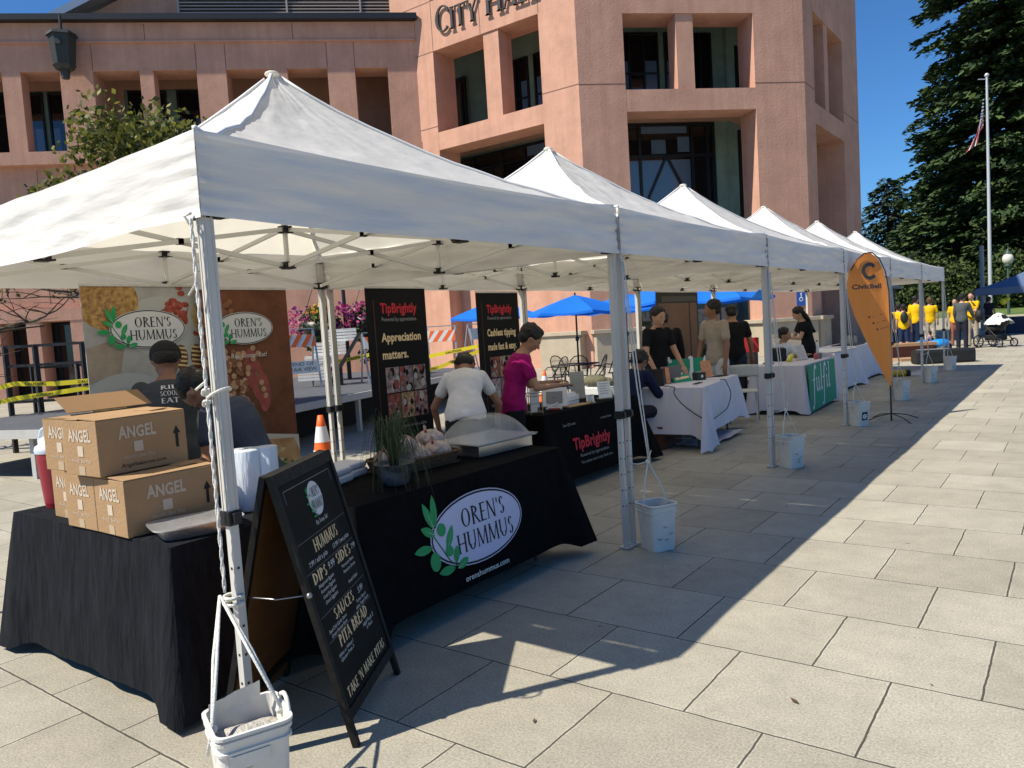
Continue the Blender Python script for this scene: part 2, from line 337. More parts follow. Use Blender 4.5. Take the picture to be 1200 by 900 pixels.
groove = mat("joint", (.20, .11, .08), .9)
wglass = mat("window glass", (.008, .010, .012), .04, spec=.9)
refl_paint = mat("painted blue reflection", (.10, .17, .27), .08, spec=.8)  # blue sky reflection painted as flat colour patches on the dark panes
wframe = mat("dark frame", (.012, .014, .018), .4)
stone = mat("plinth stone", (.40, .34, .25), .85, .1, 3, .15, 20)
bronze = mat("bronze letters", (.03, .027, .024), .45, spec=.5)
black_m = mat("black metal", (.013, .013, .014), .45, spec=.5)
hall = thing("city_hall", "pink stucco city hall with octagonal tower, long wing and bronze lettering", "building", (-13.66, 23.11, 0))
HO = Vector((-13.66, 23.11, 0)); s2 = .70711
def face(o, u): u = Vector(u).normalized(); nrm = u.cross(Vector((0, 0, 1))); return Vector(o)-HO, u, nrm   # nrm points outwards
f1 = face((-13.66, 23.11, 0), (1, 0, 0)); f2 = face((-13.66, 23.11, 0), (s2, s2, 0)); f3 = face((-7.83, 28.94, 0), (0, 1, 0))
wo = Vector((-.70711*31.2, .70711*31.2, 0)); fwg = face(wo, (s2, s2, 0))
def fb(mb, F, u0, u1, z0, z1, d0, d1):
    """box on a facade: u along, z up, d outwards from the face"""
    o, u, nn = F; c = o+u*((u0+u1)/2)+nn*((d0+d1)/2)+Vector((0, 0, (z0+z1)/2)); a = math.atan2(u.y, u.x)
    return mb.box(c, (u1-u0, abs(d1-d0), z1-z0), rz=a)
T = MB().m(stucco)
H1 = 15.6
for F, L0, piers, op, mull, zb, zt, zs in ((f1, -8.6, [(-8.6, -6.45), (-1.5, -.35)], (-6.45, -1.5), (-4.0, -3.3), 8.70, 12.47, 9.38), (f2, 0, [(.35, 1.65), (6.38, 7.9)], (1.65, 6.38), (3.56, 4.18), 8.76, 12.05, 9.50), (f3, 0, [(.35, 1.3), (5.6, 8.25)], (1.3, 5.6), (2.95, 3.5), 8.45, 12.5, 9.2)):
    for a, b_ in piers: fb(T, F, a, b_, 0, zt, -1.25, 0)
    fb(T, F, op[0]+.002, op[1]-.002, zb, zs, -1.0, -.003); fb(T, F, mull[0], mull[1], zs+.002, zt, -.85, -.05)
    a, b_ = min(piers[0][0], piers[-1][0]), max(piers[0][1], piers[-1][1])
    fb(T, F, a, b_, zt+.002, 14.35, -1.25, 0)
    for p0, p1 in piers: fb(T, F, p0, p1, 14.352, 15.2, -1.25, 0)
    fb(T, F, a, b_, 15.202, H1, -1.25, 0)
    g_ = MB()
# corner posts where two faces meet (octagonal corner blocks)
for (cx, cy) in ((0, 0), (5.83, 5.83)):
    ang = PI/8 if cx == 0 else 3*PI/8
    pts = []
    for F_, e in ((f1 if cx == 0 else f2, -1), (f2 if cx == 0 else f3, 1)):
        o, u, nn = F_; base = Vector((cx, cy, 0)); pts.append((base+u*(.352*e)) if e < 0 else base+u*.352); pts.append((base+u*(.352*e)-nn*1.24))
    poly = [pts[0], Vector((cx, cy, 0)), pts[2], pts[3], pts[1]]
    n_ = 5; T.add([p for p in poly]+[p+Vector((0, 0, H1)) for p in poly], [tuple(range(n_))[::-1], tuple(range(n_, 2*n_))]+[(i, (i+1) % n_, n_+(i+1) % n_, n_+i) for i in range(n_)])
# far side of the tower, rear and roof
o, u, nn = f3; fb(T, f3, 8.25, 8.3, 0, H1, -14, 0)
T.build("tower_wall", hall)
J = MB().m(groove)
for F, a, b_, zz in ((f1, -8.6, -6.45, 12.45), (f1, -8.6, -6.45, 9.6), (f1, -1.5, 0, 9.7), (f2, 0, 1.65, 9.68), (f2, 6.38, 8.25, 9.64), (f3, 0, 1.3, 9.64), (f3, 5.6, 8.25, 9.64), (f1, -8.6, 0, 14.33), (f2, 0, 8.25, 14.33)):
    fb(J, F, a, b_, zz, zz+.035, -.01, .004)
for F, uu_, z0, z1 in ((f1, -6.45, 12.5, 14.3), (f1, -4.1, 12.5, 14.3), (f1, -1.5, 12.5, 14.3)): fb(J, F, uu_, uu_+.03, z0, z1, -.01, .004)
J.build("wall_joint", hall)
S = MB().m(stucco2)
pts_ = [Vector((-10.8, 1.2, 0)), Vector((-.5, 1.2, 0)), Vector((4.9, 6.6, 0)), Vector((4.9, 14, 0)), Vector((-10.8, 14, 0))]
for zz in (13.75, 9.42): S.add([p+Vector((0, 0, zz+e)) for e in (0, .2) for p in pts_], [(0, 1, 2, 3, 4), (9, 8, 7, 6, 5)]+[(i, (i+1) % 5, 5+(i+1) % 5, 5+i) for i in range(5)])
S.build("loggia_ceiling", hall)
TW = MB().m(teal)
fb(TW, f1, -10.8, -1.75, 0.0, 13.74, -4.4, -4.1); fb(TW, f2, 1.65, 7.3, 0.0, 13.735, -4.4, -4.1); fb(TW, f3, 2.1, 8.2, 0, 13.73, -3.85, -3.57)
TW.build("recessed_wall", hall)
def window(F, u0, u1, z0, z1, d, vbars=(), hbars=(), refl=(), diag=False, fw=.07):
    fr = MB().m(wframe)
    for a, b_, c, e in ((u0, u1, z0, z0+fw), (u0, u1, z1-fw, z1), (u0, u0+fw, z0+fw, z1-fw), (u1-fw, u1, z0+fw, z1-fw)): fb(fr, F, a, b_, c, e, d-.02, d+.08)
    for v_ in vbars: fb(fr, F, v_-fw/2, v_+fw/2, z0+fw, z1-fw, d-.01, d+.07)
    for h_ in hbars: fb(fr, F, u0+fw, u1-fw, h_-fw/2, h_+fw/2, d-.012, d+.065)
    if diag:
        o, u, nn = F; P = lambda a, z: o+u*a+nn*(d+.05)+Vector((0, 0, z))
        a0, a1 = diag; zm = hbars[0]; mid = (a0+a1)/2
        fr.bar(P(mid, zm), P(a0, zm-2.2), .09); fr.bar(P(mid, zm), P(a1, zm-2.2), .09); fr.bar(P(a0, zm-2.2), P(mid, zm-4.4), .09); fr.bar(P(a1, zm-2.2), P(mid, zm-4.4), .09)
    f = fr.build("window", hall)
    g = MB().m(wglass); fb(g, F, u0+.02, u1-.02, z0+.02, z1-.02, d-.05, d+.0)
    g.m(refl_paint)
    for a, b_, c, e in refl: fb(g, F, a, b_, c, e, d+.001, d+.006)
    g.build("pane", f)
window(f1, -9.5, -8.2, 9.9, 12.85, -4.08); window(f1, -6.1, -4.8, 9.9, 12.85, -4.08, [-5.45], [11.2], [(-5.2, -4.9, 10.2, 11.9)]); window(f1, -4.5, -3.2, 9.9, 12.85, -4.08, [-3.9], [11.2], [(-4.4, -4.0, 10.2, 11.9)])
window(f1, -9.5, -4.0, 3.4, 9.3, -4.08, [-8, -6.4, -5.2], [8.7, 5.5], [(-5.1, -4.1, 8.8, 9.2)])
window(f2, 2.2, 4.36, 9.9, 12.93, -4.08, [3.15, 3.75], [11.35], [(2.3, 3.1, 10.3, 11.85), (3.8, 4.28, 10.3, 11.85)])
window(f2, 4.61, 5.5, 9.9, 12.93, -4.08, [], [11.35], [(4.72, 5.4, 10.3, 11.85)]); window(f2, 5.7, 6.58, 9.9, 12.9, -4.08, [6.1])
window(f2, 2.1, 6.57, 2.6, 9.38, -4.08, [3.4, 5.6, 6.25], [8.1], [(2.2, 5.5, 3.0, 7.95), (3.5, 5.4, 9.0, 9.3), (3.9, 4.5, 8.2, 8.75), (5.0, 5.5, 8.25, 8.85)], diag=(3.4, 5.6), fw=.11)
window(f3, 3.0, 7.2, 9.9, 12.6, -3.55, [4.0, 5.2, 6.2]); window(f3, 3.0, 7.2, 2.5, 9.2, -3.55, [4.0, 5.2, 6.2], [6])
# tower ground storey: pink infill, plinths, door
G0 = MB().m(stucco); fb(G0, f1, -6.44, -1.51, 0, 4.6, -1.2, -.75); G0.build("infill_wall", hall); G0 = MB().m(stucco)
fb(G0, f3, 1.32, 5.58, 3.1, 5.0, -2.4, -1.9); G0.build("infill_wall", hall)
PL = MB().m(stone)
fb(PL, f1, -2.0, -.3, 0, 1.2, -1.6, .34); fb(PL, f1, -2.08, -.2, 1.2, 1.34, -1.6, .42); fb(PL, f2, .05, 1.72, 0, 1.2, -1.2, .34); fb(PL, f2, -.05, 1.8, 1.2, 1.34, -1.2, .42)
PL.build("plinth", hall, bevel=.015); PL = MB().m(stone); fb(PL, f2, 6.2, 8.3, 0, 1.2, -1.2, .3); fb(PL, f2, 6.1, 8.35, 1.2, 1.34, -1.2, .38); fb(PL, f3, .02, 1.4, 0, 1.2, -1.2, .3); fb(PL, f3, 0, 1.48, 1.2, 1.34, -1.2, .38)
PL.build("plinth", hall, bevel=.015)
DR = MB().m(mat("white frame", (.62, .6, .55), .6)); fb(DR, f3, 1.9, 3.5, 0, 2.35, -1.8, -1.72); dro = DR.build("door", hall)
DG = MB().m(mat("teal door glass", (.03, .075, .08), .1, spec=.8)); fb(DG, f3, 2.02, 3.38, .3, 2.2, -1.72, -1.70); DG.build("pane", dro)
AS = MB().m(mat("sign blue", (.03, .10, .38), .5)); fb(AS, f2, 8.0-.35, 8.0, 1.75, 2.35, .003, .02); AS.m(mat("sign white", (.8, .8, .8), .5))
o, u, nn = f2; FS = FR(o+u*7.82+nn*.021+Vector((0, 0, 2.05)), u, (0, 0, 1)); AS.flat(ellipse(0, -.07, .08, .08, 14), FS, .001); AS.m(mat("sign blue", None)); AS.flat(ellipse(0, -.07, .05, .05, 14), FS, .002); AS.m(mat("sign white", None)); AS.flat(ellipse(0, .13, .035, .035, 10), FS, .003); AS.flat([(-.02, .1), (.02, .1), (.03, -.04), (-.01, -.04)], FS, .004)
AS.build("access_sign", hall)
# stair with teal rail inside the tower opening
ST = MB().m(mat("concrete steps", (.30, .28, .24), .85, .1, 3))
for k in range(11): fb(ST, f2, 2.2+.36*k, 6.1, .17*(10-k) if k < 10 else 0, .17*(11-k), -3.6, -2.2)
ST.m(mat("teal rail", (.12, .19, .18), .5)); o, u, nn = f2
PP = lambda a, d, z: o+u*a+nn*d+Vector((0, 0, z))
for dz in (.35, .6, .95): ST.bar(PP(1.9, -2.1, 2.0+dz), PP(6.1, -2.1, .2+dz), .04)
for k in range(12): ST.bar(PP(1.9+.38*k, -2.1, 2.0-.163*k), PP(1.9+.38*k, -2.1, 2.95-.163*k), .025)
ST.build("stair", hall)
# bronze CITY HALL lettering
LT = MB(); o, u, nn = f1; FL = FR(o+nn*.12+Vector((0, 0, 13.0)), u, (0, 0, 1))
serif(LT, "CITY HALL", FL, -6.2, 0, .98, bronze, d=0, w=4.85, al='l', depth=.07, smallcaps=True)
LT.build("lettering", hall)

# wing
W_ = MB().m(stucco); bays = [(-19.6, -18.5), (-16.7, -16.2), (-13.7, -13.06), (-11.71, -10.55), (-8.9, -8.41), (-6.85, -5.77), (-3.98, -3.5), (-1.98, -.93), (.34, 1.5)]
big = {0, 3, 5, 7, 8}
for i, (a, b_) in enumerate(bays): fb(W_, fwg, a, b_, 9.202, 12.1, -1.1 if i in big else -.6, 0)
fb(W_, fwg, -24, 1.5, 8.73, 9.2, -1.1, .03); fb(W_, fwg, -24, 1.5, 12.102, 13.1, -1.1, -.002); fb(W_, fwg, -24, 1.5, 13.1, 13.16, -1.1, .10); fb(W_, fwg, -24, 1.5, 13.162, 13.84, -1.1, .04)
fb(W_, fwg, -24, 1.5, 2.9, 8.728, -.8, -.35); fb(W_, fwg, -24, -10.2, 2.92, 3.4, -.34, .02)
for a in (-19.9, -18.3, -16.7, -15.2, -13.79, -12.23): fb(W_, fwg, a, a+.48, 0, 2.918, -1.0, 0)
fb(W_, fwg, -10.7, 1.5, 0, 2.898, -.8, -.3)
# upper set-back storey with gable
o, u, nn = fwg; FG = FR(o-nn*1.6, u, (0, 0, 1)); W_.prism([(-12.2, 13.3), (1.6, 13.3), (1.6, 19.0), (-2, 19.0), (-10.2, 15.2), (-12.2, 14.05)], FG, -.5, 0)
W_.build("wing_wall", hall)
J2 = MB().m(groove)
for uu_ in (-11.71, -10.55, -6.85, -5.77, -1.98, -.93): fb(J2, fwg, uu_, uu_+.025, 12.12, 13.08, -.01, .004)
for uu_ in (-14.2, -8.6, -3.2): fb(J2, fwg, uu_, uu_+.025, 13.2, 13.8, 0, .046)
for uu_ in (-13.0, -10.0, -6.0, -2): fb(J2, fwg, uu_, uu_+.025, 3.6, 8.6, -.36, -.344)
J2.build("wall_joint", hall)
CN = MB().m(black_m); fb(CN, fwg, -24, 1.6, 13.85, 14.06, -1.2, .35); CN.build("cornice", hall)
RF = MB().m(mat("zinc roof", (.33, .36, .40), .35, metal=.6)); FG2 = FR(o-nn*1.4, u, (0, 0, 1))
RF.prism([(-12.9, 13.95), (-10.3, 15.25), (-2, 19.1), (-2, 19.35), (-10.5, 15.45), (-13.2, 14.1)], FG2, -6, .5); RF.build("roof", hall)
LV = MB().m(wframe); fb(LV, fwg, -7.6, 1.5, 14.1, 16.4, -1.6, -1.5); LV.m(mat("louvre slat", (.42, .36, .32), .6))
for k in range(17): fb(LV, fwg, -7.6, 1.5, 14.1+.13*k, 14.14+.13*k, -1.48, -1.36)
for a in (-7.65, -3.5, -.6): fb(LV, fwg, a, a+.07, 14.1, 16.4, -1.35, -1.32)
LV.build("louvre", hall)
BW = MB().m(stucco2); fb(BW, fwg, -24, 1.5, 12.4, 13.4, -3.5, -3.19); fb(BW, fwg, -12.0, -10.5, 8.9, 12.4, -3.5, -3.19); fb(BW, fwg, -7.3, 1.5, 8.9, 12.4, -3.5, -3.19); fb(BW, fwg, -24, 1.5, 13.0, 13.1, -3.18, -1.11)
BW.m(teal); fb(BW, fwg, -24, -12.02, 8.9, 12.38, -3.5, -3.21); fb(BW, fwg, -10.48, -7.32, 8.9, 12.38, -3.5, -3.21)
BW.m(stucco); fb(BW, fwg, -24, 1.5, 0, 8.7, -3.9, -3.5); BW.m(wframe); fb(BW, fwg, -20, -10.7, 0, 2.9, -1.4, -1.1)
BW.build("recessed_wall", hall)
for u0, u1, rf in ((-14.55, -13.64, 1), (-13.45, -12.3, 1), (-10.35, -8.83, 1), (-8.43, -7.5, 1), (-16.4, -15.0, 0)):
    window(fwg, u0, u1, 8.95, 12.33, -3.19, [], [], [(u0+.1, u0+.35, 9.0, 10.9), (u1-.4, u1-.1, 9.0, 10.9)] if rf else [])
for u0, u1 in ((-18.2, -16.8), (-16.2, -15.3), (-14.7, -13.9), (-13.2, -12.3), (-11.7, -10.8)): window(fwg, u0+.02, u1, .2, 2.85, -1.08)
# lantern on the wing
LN = MB().m(mat("lantern bronze", (.035, .04, .038), .5)); o, u, nn = fwg; ctr = o+u*(-11.3)+nn*.55
def hexp(r, a=0): return [(r*math.cos(a+PI/3*i), r*math.sin(a+PI/3*i)) for i in range(6)]
for z0, z1, r0, r1 in ((12.12, 13.15, .36, .46), (13.15, 13.27, .54, .48), (11.95, 12.12, .28, .40), (11.65, 11.95, .13, .16)):
    vs = [ctr+Vector((x, y, z0)) for x, y in hexp(r0)]+[ctr+Vector((x, y, z1)) for x, y in hexp(r1)]
    LN.add(vs, [tuple(range(6))[::-1], tuple(range(6, 12))]+[(i, (i+1) % 6, 6+(i+1) % 6, 6+i) for i in range(6)])
LN.cyl(ctr+Vector((0, 0, 13.2)), ctr+Vector((0, 0, 13.9)), .05); LN.box(ctr+nn*.40+Vector((0, 0, 12.85)), (.2, .1, .2), rz=PI/4); LN.box(ctr-nn*.3+Vector((0, 0, 12.6)), (.1, .5, .1), rz=PI/4)
LN.build("wall_lantern", hall)
# ---------------- pop-up canopies ----------------
def canvas_mat():
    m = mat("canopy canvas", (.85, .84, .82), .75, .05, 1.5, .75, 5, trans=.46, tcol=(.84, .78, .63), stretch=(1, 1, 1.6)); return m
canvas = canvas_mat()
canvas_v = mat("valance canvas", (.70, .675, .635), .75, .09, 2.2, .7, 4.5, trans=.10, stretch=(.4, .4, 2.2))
alu = mat("white aluminium", (.56, .55, .51), .4, .06, 6, spec=.5)
alu_leg = mat("leg aluminium", (.54, .52, .48), .55, .14, 10, metal=.05, spec=.3, stretch=(1, 1, .15))
blk = mat("black plastic", (.012, .012, .013), .5)
rope_m = mat("white rope", (.72, .70, .64), .9, .15, 60, .5, 220)
seam_m = mat("seam", (.30, .28, .26), .9)
def noise(x, y, z=0):
    from mathutils import noise as N
    return N.noise(Vector((x, y, z)))
def make_canopy(seed, label, near=0):
    t = thing("canopy_tent", label, "canopy", (0, 0, 0), group="white pop-up canopies standing in a row")
    h = 1.515; EZ = 2.33; sag = [.20 if near == 1 else .15, .14, .14, .15]; PZ = 3.24; n = 22
    def pt(side, s, q):
        a = -h+2*h*s; e = [(a, -h), (h, a), (-a, h), (-h, -a)][side]
        k = 1-q; sg = sag[side]*(1-s)+sag[(side+1) % 4]*s; z = EZ+(PZ-EZ)*q-sg*math.sin(PI*q)**.62-.05*math.sin(PI*s)*q*k*4*.45-.02*math.sin(PI*s)*k
        wr = .010*noise(e[0]*4+seed, e[1]*4, q*7)*(1 if 0 < q < 1 else 0)+.012*noise(e[0]*1.3*k+seed*3, e[1]*1.3*k, 5)*4*q*k+(.022*abs(noise(e[0]*k*4.5+seed, e[1]*k*4.5, seed))+.017*abs(noise(e[0]*k*11, e[1]*k*11+seed, 2)))*min(1, q*9)*(.35+1.3*max(0, noise(e[0]*k*.9+seed, e[1]*k*.9, 8)+.25))
        return (e[0]*k, e[1]*k, z+wr)
    c = MB().m(canvas)
    for sd in range(4): c.grid(lambda s, q, sd=sd: pt(sd, s, q*.985), 46, 32)
    c.ell((0, 0, PZ-.015), (.045, .045, .02)); c.build("canopy_top", t)
    # hip seams
    hs = MB().m(mat("hip tape", (.7, .69, .67), .8))
    for sd in range(4): hs.tube([Vector(pt(sd, 0, q/12*.98))+Vector((0, 0, .006)) for q in range(13)], .011, 5)
    hs.build("hip_seam", t)
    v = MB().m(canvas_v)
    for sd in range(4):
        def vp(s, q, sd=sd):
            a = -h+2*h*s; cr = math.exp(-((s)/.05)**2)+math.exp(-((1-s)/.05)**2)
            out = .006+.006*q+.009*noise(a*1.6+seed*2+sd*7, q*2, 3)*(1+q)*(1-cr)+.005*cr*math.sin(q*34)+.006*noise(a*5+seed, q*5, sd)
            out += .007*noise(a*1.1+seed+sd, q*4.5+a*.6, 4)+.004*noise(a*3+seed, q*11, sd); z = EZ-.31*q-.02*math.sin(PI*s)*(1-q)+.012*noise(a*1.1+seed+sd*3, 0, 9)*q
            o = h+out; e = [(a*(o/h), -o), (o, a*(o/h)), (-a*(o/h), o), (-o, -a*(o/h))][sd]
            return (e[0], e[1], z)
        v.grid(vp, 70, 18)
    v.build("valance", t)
    for x in (-1, 1):
        for y in (-1, 1): sm = MB().m(seam_m); sm.tube([(x*(h+.008+.006*q/4), y*(h+.008+.006*q/4), EZ-.31*q/4) for q in range(5)], .0025, 4); sm.build("corner_seam", t)
    L = .043; first = None
    for x in (-1, 1):
        for y in (-1, 1):
            X, Y = x*(h-.022), y*(h-.022); g = MB().m(alu_leg)
            g.box((X, Y, (.92+2.28)/2), (L, L, 2.28-.92)); g.box((X, Y, .48), (.033, .033, .92))
            for e in (-.012, .012):
                g.box((X+e, Y+x*0+(-L/2-.001), 1.6), (.004, .003, 1.3)); g.box((X+L/2+.001, Y+e, 1.6), (.003, .004, 1.3))
            for k in range(5): g.m(blk); g.box((X+.0172, Y, .3+.11*k), (.002, .009, .009)); g.box((X, Y-.0172, .3+.11*k), (.009, .002, .009))
            g.m(alu_leg); g.box((X, Y, .012), (.075, .075, .012)); lg = g.build("leg", t)
            k = MB().m(blk); k.box((X, Y, .93), (.058, .058, .055)); k.box((X+.03*x, Y, .93), (.03, .03, .04)); k.build("height_clamp", lg, bevel=.004)
            k = MB().m(blk); k.box((X-x*.006, Y-y*.006, 2.05), (.055, .055, .06)); k.box((X-x*.05, Y, 2.05), (.05, .03, .05)); k.box((X, Y-y*.05, 2.05), (.03, .05, .05)); k.box((X-x*.012, Y-y*.012, 2.27), (.05, .05, .04)); k.build("slider_bracket", lg, bevel=.004)
    tr = MB().m(alu); hi, lo = 2.27, 2.045; HH = h-.085
    def sc(a, b, za=hi, zb=lo):
        """a crossing pair of bars between two plan points"""
        a, b = Vector((*a, 0)), Vector((*b, 0)); d = (b-a).normalized(); s_ = Vector((-d.y, d.x, 0))*.011
        tr.bar(a+s_+d*.02+Vector((0, 0, za)), b+s_-d*.02+Vector((0, 0, zb)), .012, .026); tr.bar(a-s_+d*.02+Vector((0, 0, zb)), b-s_-d*.02+Vector((0, 0, za)), .012, .026)
        mid = (a+b)/2+Vector((0, 0, (za+zb)/2)); MB().box(mid, (.034, .034, .034), rz=math.atan2(d.y, d.x)).build('joint_bracket', t, blk)
    P = [(-HH, -HH), (HH, -HH), (HH, HH), (-HH, HH)]; Mi = [(0, -HH), (HH, 0), (0, HH), (-HH, 0)]
    for i in range(4): sc(P[i], Mi[i]); sc(Mi[i], P[(i+1) % 4]); sc(Mi[i], (0, 0))
    for m_ in Mi+[(0, 0)]:
        for z in (hi, lo):
            br = MB().m(blk); br.box((m_[0], m_[1], z), (.06, .06, .045)); br.box((m_[0], m_[1], z+.012), (.11, .03, .012)); br.box((m_[0], m_[1], z-.012), (.03, .11, .012)); br.build('joint_bracket', t)
        tr.box((m_[0], m_[1], (hi+lo)/2), (.022, .022, hi-lo-.04))
    tr.box((0, 0, (hi+3.2)/2), (.03, .03, 3.17-hi)); tr.build("truss", t)
    # brand tag on the valance
    if not near:
        lg_ = MB().m(blk); F = FR((h+.032, h-.13, 2.16), (0, 1, 0), (0, 0, 1)); lg_.flat(ellipse(0, 0, .013, .02, 10), F, .003); lg_.flat([(-.006, .015), (.006, .015), (0, .035)], F, .0032); lg_.build("tag", t)
    return t
CL = ["nearest white canopy, over the hummus tables, its near side lit by the sun", "second white canopy in the row, over the black cashless tipping table", "third white canopy, over the smiling man and the white table with the cable", "fourth white canopy, over the green bannered table and feather flag", "fifth white canopy, behind the orange feather flag", "farthest white canopy, at the end of the row beside the stroller"]
for i in range(6):
    c = make_canopy(i*1.7+.3, CL[i], near=(1 if i == 0 else 2 if i == 4 else 0)); c.location = (-4.02+.004*i, 3.09 if i == 0 else 3.12+3.05*i, 0)

# ---------------- weight buckets ----------------
pail = mat("pail plastic", (.64, .62, .57), .5, .09, 7, .05, 20, spec=.4)
pail_d = mat("pail grime", (.40, .38, .34), .7, .2, 25)
concrete = mat("bucket concrete", (.44, .41, .36), .95, .2, 30, .8, 60)
def sq(r, c=.35, n=5):
    pts = []
    for k, (sx, sy) in enumerate(((1, 1), (-1, 1), (-1, -1), (1, -1))):
        for i in range(n+1):
            a = PI/2*k+PI/2*i/n; q = r*c; pts.append((sx*(r-q)+q*math.cos(a), sy*(r-q)+q*math.sin(a)))
    return pts
def make_bucket(label, loc, rz, top, knot=.62, near=False, dirt=1):
    t = thing("weight_bucket", label, "bucket", loc, rz, "white square buckets roped to the canopy legs")
    b = MB().m(pail); H = .37; secs = [(0, .110), (.004, .114), (.30, .132), (.302, .142), (.312, .143), (.314, .134), (.335, .135), (.337, .145), (.35, .146), (.352, .136), (H-.012, .137), (H-.010, .149), (H, .149), (H, .134), (.24, .128)]
    rings = [[(x, y, z) for x, y in sq(r, .3)] for z, r in secs]; n = len(rings[0]); vs = [p for r in rings for p in r]
    b.add(vs, [(j*n+i, j*n+(i+1) % n, (j+1)*n+(i+1) % n, (j+1)*n+i) for j in range(len(secs)-1) for i in range(n)], False); b.add(vs, [tuple(range(n))[::-1]])
    b.m(concrete); rr = sq(.1285, .3); b.add([(x, y, (.29 if near else .25)+.02*noise(x*9, y*9)) for x, y in rr]+[(.03, .03, .345 if near else .27)], [(i, (i+1) % n, n) for i in range(n)], True)
    if near:
        b.m(pail)   # torn lid standing on the back rim, handle plate on the front
        b.grid(lambda u, v: (-.128+.02*v+.005*math.sin(u*9), -.12+.2*u, H-.01+.075*v*(.5+.5*u)), 10, 3); b.grid(lambda u, v: (-.124+.02*v+.005*math.sin(u*9), -.12+.2*u, H-.01+.075*v*(.5+.5*u)), 10, 3)
        b.add([(.136, -.10, .30), (.136, .05, .30), (.134, .04, .25), (.132, -.09, .245), (.146, -.10, .30), (.146, .05, .30), (.144, .04, .255), (.142, -.09, .25)], [(4, 5, 6, 7), (0, 4, 7, 3), (3, 7, 6, 2), (2, 6, 5, 1), (0, 1, 5, 4)])
        b.tube([(-.08+.0*i, .13-.004*abs(i-4), H-.02+.02*math.sin(i/8*PI)) if 0 else (-.10+.025*i, .139+.012*math.sin(PI*i/8), H-.02+.05*math.sin(PI*i/8)) for i in range(9)], .009, 6)
    b.m(pail_d)
    if dirt:
        F = FR((.1235, 0, .16), (0, 1, 0), (.065, 0, 1)); rnd = random.Random(int(loc[1]*10))
        for k in range(4): 
            x, y = rnd.uniform(-.07, .07), rnd.uniform(-.1, .09); b.flat([(x+rnd.uniform(-1, 1)*.012+.02*math.cos(a)*(1+rnd.random()), y+.006*math.sin(a)*(1+rnd.random())) for a in [PI/4*j for j in range(8)]], F, .0035+k*.0004)
    kw, kh = (.84, .96) if near else (.76, .87); b.v = [(x*kw, y*kw, z*kh) for x, y, z in b.v]; b.build("pail", t)
    r = MB().m(rope_m); Mz = Matrix.Rotation(-rz, 4, 'Z'); tp = Mz @ Vector((top[0]-loc[0], top[1]-loc[1], top[2]))
    kn = Vector((tp.x*.25, tp.y*.25, knot)) if not near else Mz @ Vector((-2.515-loc[0], 1.515-loc[1], knot))
    rr = .006 if near else .0055
    if near:
        leg = Mz @ Vector((-2.527-loc[0], 1.577-loc[1], 0))
        def up(z, a): return Vector((leg.x+.0, leg.y, z))+Mz.to_3x3() @ Vector((-.006+.0045*math.sin(a), -.030+.003*math.cos(a), 0))
        r.tube([up(2.02-(2.02-knot)*i/60, i*1.3) for i in range(61)], .0046, 6); r.tube([up(2.02-(2.02-knot)*i/60, i*1.3+3)+Vector((.004, 0, 0)) for i in range(61)], .0046, 6)
        for z in (1.36, 1.40): r.tube([up(z, 0)+Mz.to_3x3() @ Vector((.015*math.cos(a), .010*math.sin(a)-.006, .010*math.sin(a*1.5))) for a in [i*.5 for i in range(13)]], .006, 6)
        r.tube([up(1.38, 0)+Mz.to_3x3() @ Vector((.030+.044*math.sin(a)-.01, .03-.044*math.cos(a), .02*math.sin(a)+.006*a)) for a in [i*.45 for i in range(15)]], .0055, 6)
        r.tube([up(1.44, 0), up(1.42, 0)+Mz.to_3x3() @ Vector((-.04, -.02, -.01))], .005, 6); r.tube([up(1.86, 0), up(1.8, 1), up(1.78, 0)+Mz.to_3x3() @ Vector((-.03, -.02, -.03))], .004, 6)
        r.tube([up(1.99, 0), up(2.0, 0)+Mz.to_3x3() @ Vector((-.03, -.01, .03)), up(2.04, 0)], .006, 6)
        for z in (.635, .61): r.tube([up(z, 0)+Mz.to_3x3() @ Vector((.034*math.cos(a), .03+.034*math.sin(a), 0)) for a in [i*.524 for i in range(13)]], .007, 6)
    else:
        r.tube([tp*(1-i/8)+kn*(i/8)+Vector((.01*math.sin(i), 0, -.03*math.sin(PI*i/8)*0)) for i in range(9)], rr, 5)
        tp2 = tp+Vector((.02, .01, -.02)); r.tube([tp2, kn+Vector((.012, .01, 0))], rr*.8, 5)
        r.ell(kn, .018, None, 8, 6); r.tube([kn, kn+Vector((tp.x*.7, tp.y*.7, 0))*.6+Vector((0, 0, -.02)), Vector((tp.x, tp.y, knot-.02))], rr*.8, 5); r.tube([kn, kn+Vector((.03, .01, .08))], rr*.7, 5)
    for s_ in (-1, 1):
        e = Vector((0, .128*s_*kw, .352*kh)); r.tube([kn, kn*.5+e*.5+Vector((0, .01*s_, 0)), e+Vector((0, 0, .01)), e-Vector((0, .0, .10))+Vector((0, .022*s_, .02))], rr, 5)
        r.ell(e, .016, None, 8, 6)
        if near: r.tube([kn, kn*.5+e*.5+Vector((.012, .0, 0)), e+Vector((.01, 0, .01))], rr, 5)
    r.build("rope", t)
    return t
make_bucket("nearest white bucket, cracked lid and lump of concrete inside, roped to the front leg", (-2.205, 1.385, 0), R_(-22), (-2.47, 1.6, 2.0), knot=.66, near=True)
BL = ["dirty white bucket beside the black tipping table", "white bucket at the leg near the white table with hanging cloth", "white bucket with a black round sticker behind the feather flag's left side", "white bucket just right of the orange feather flag", "white bucket between the flag and the black cases", "last white bucket in the row, in front of the black cases"]
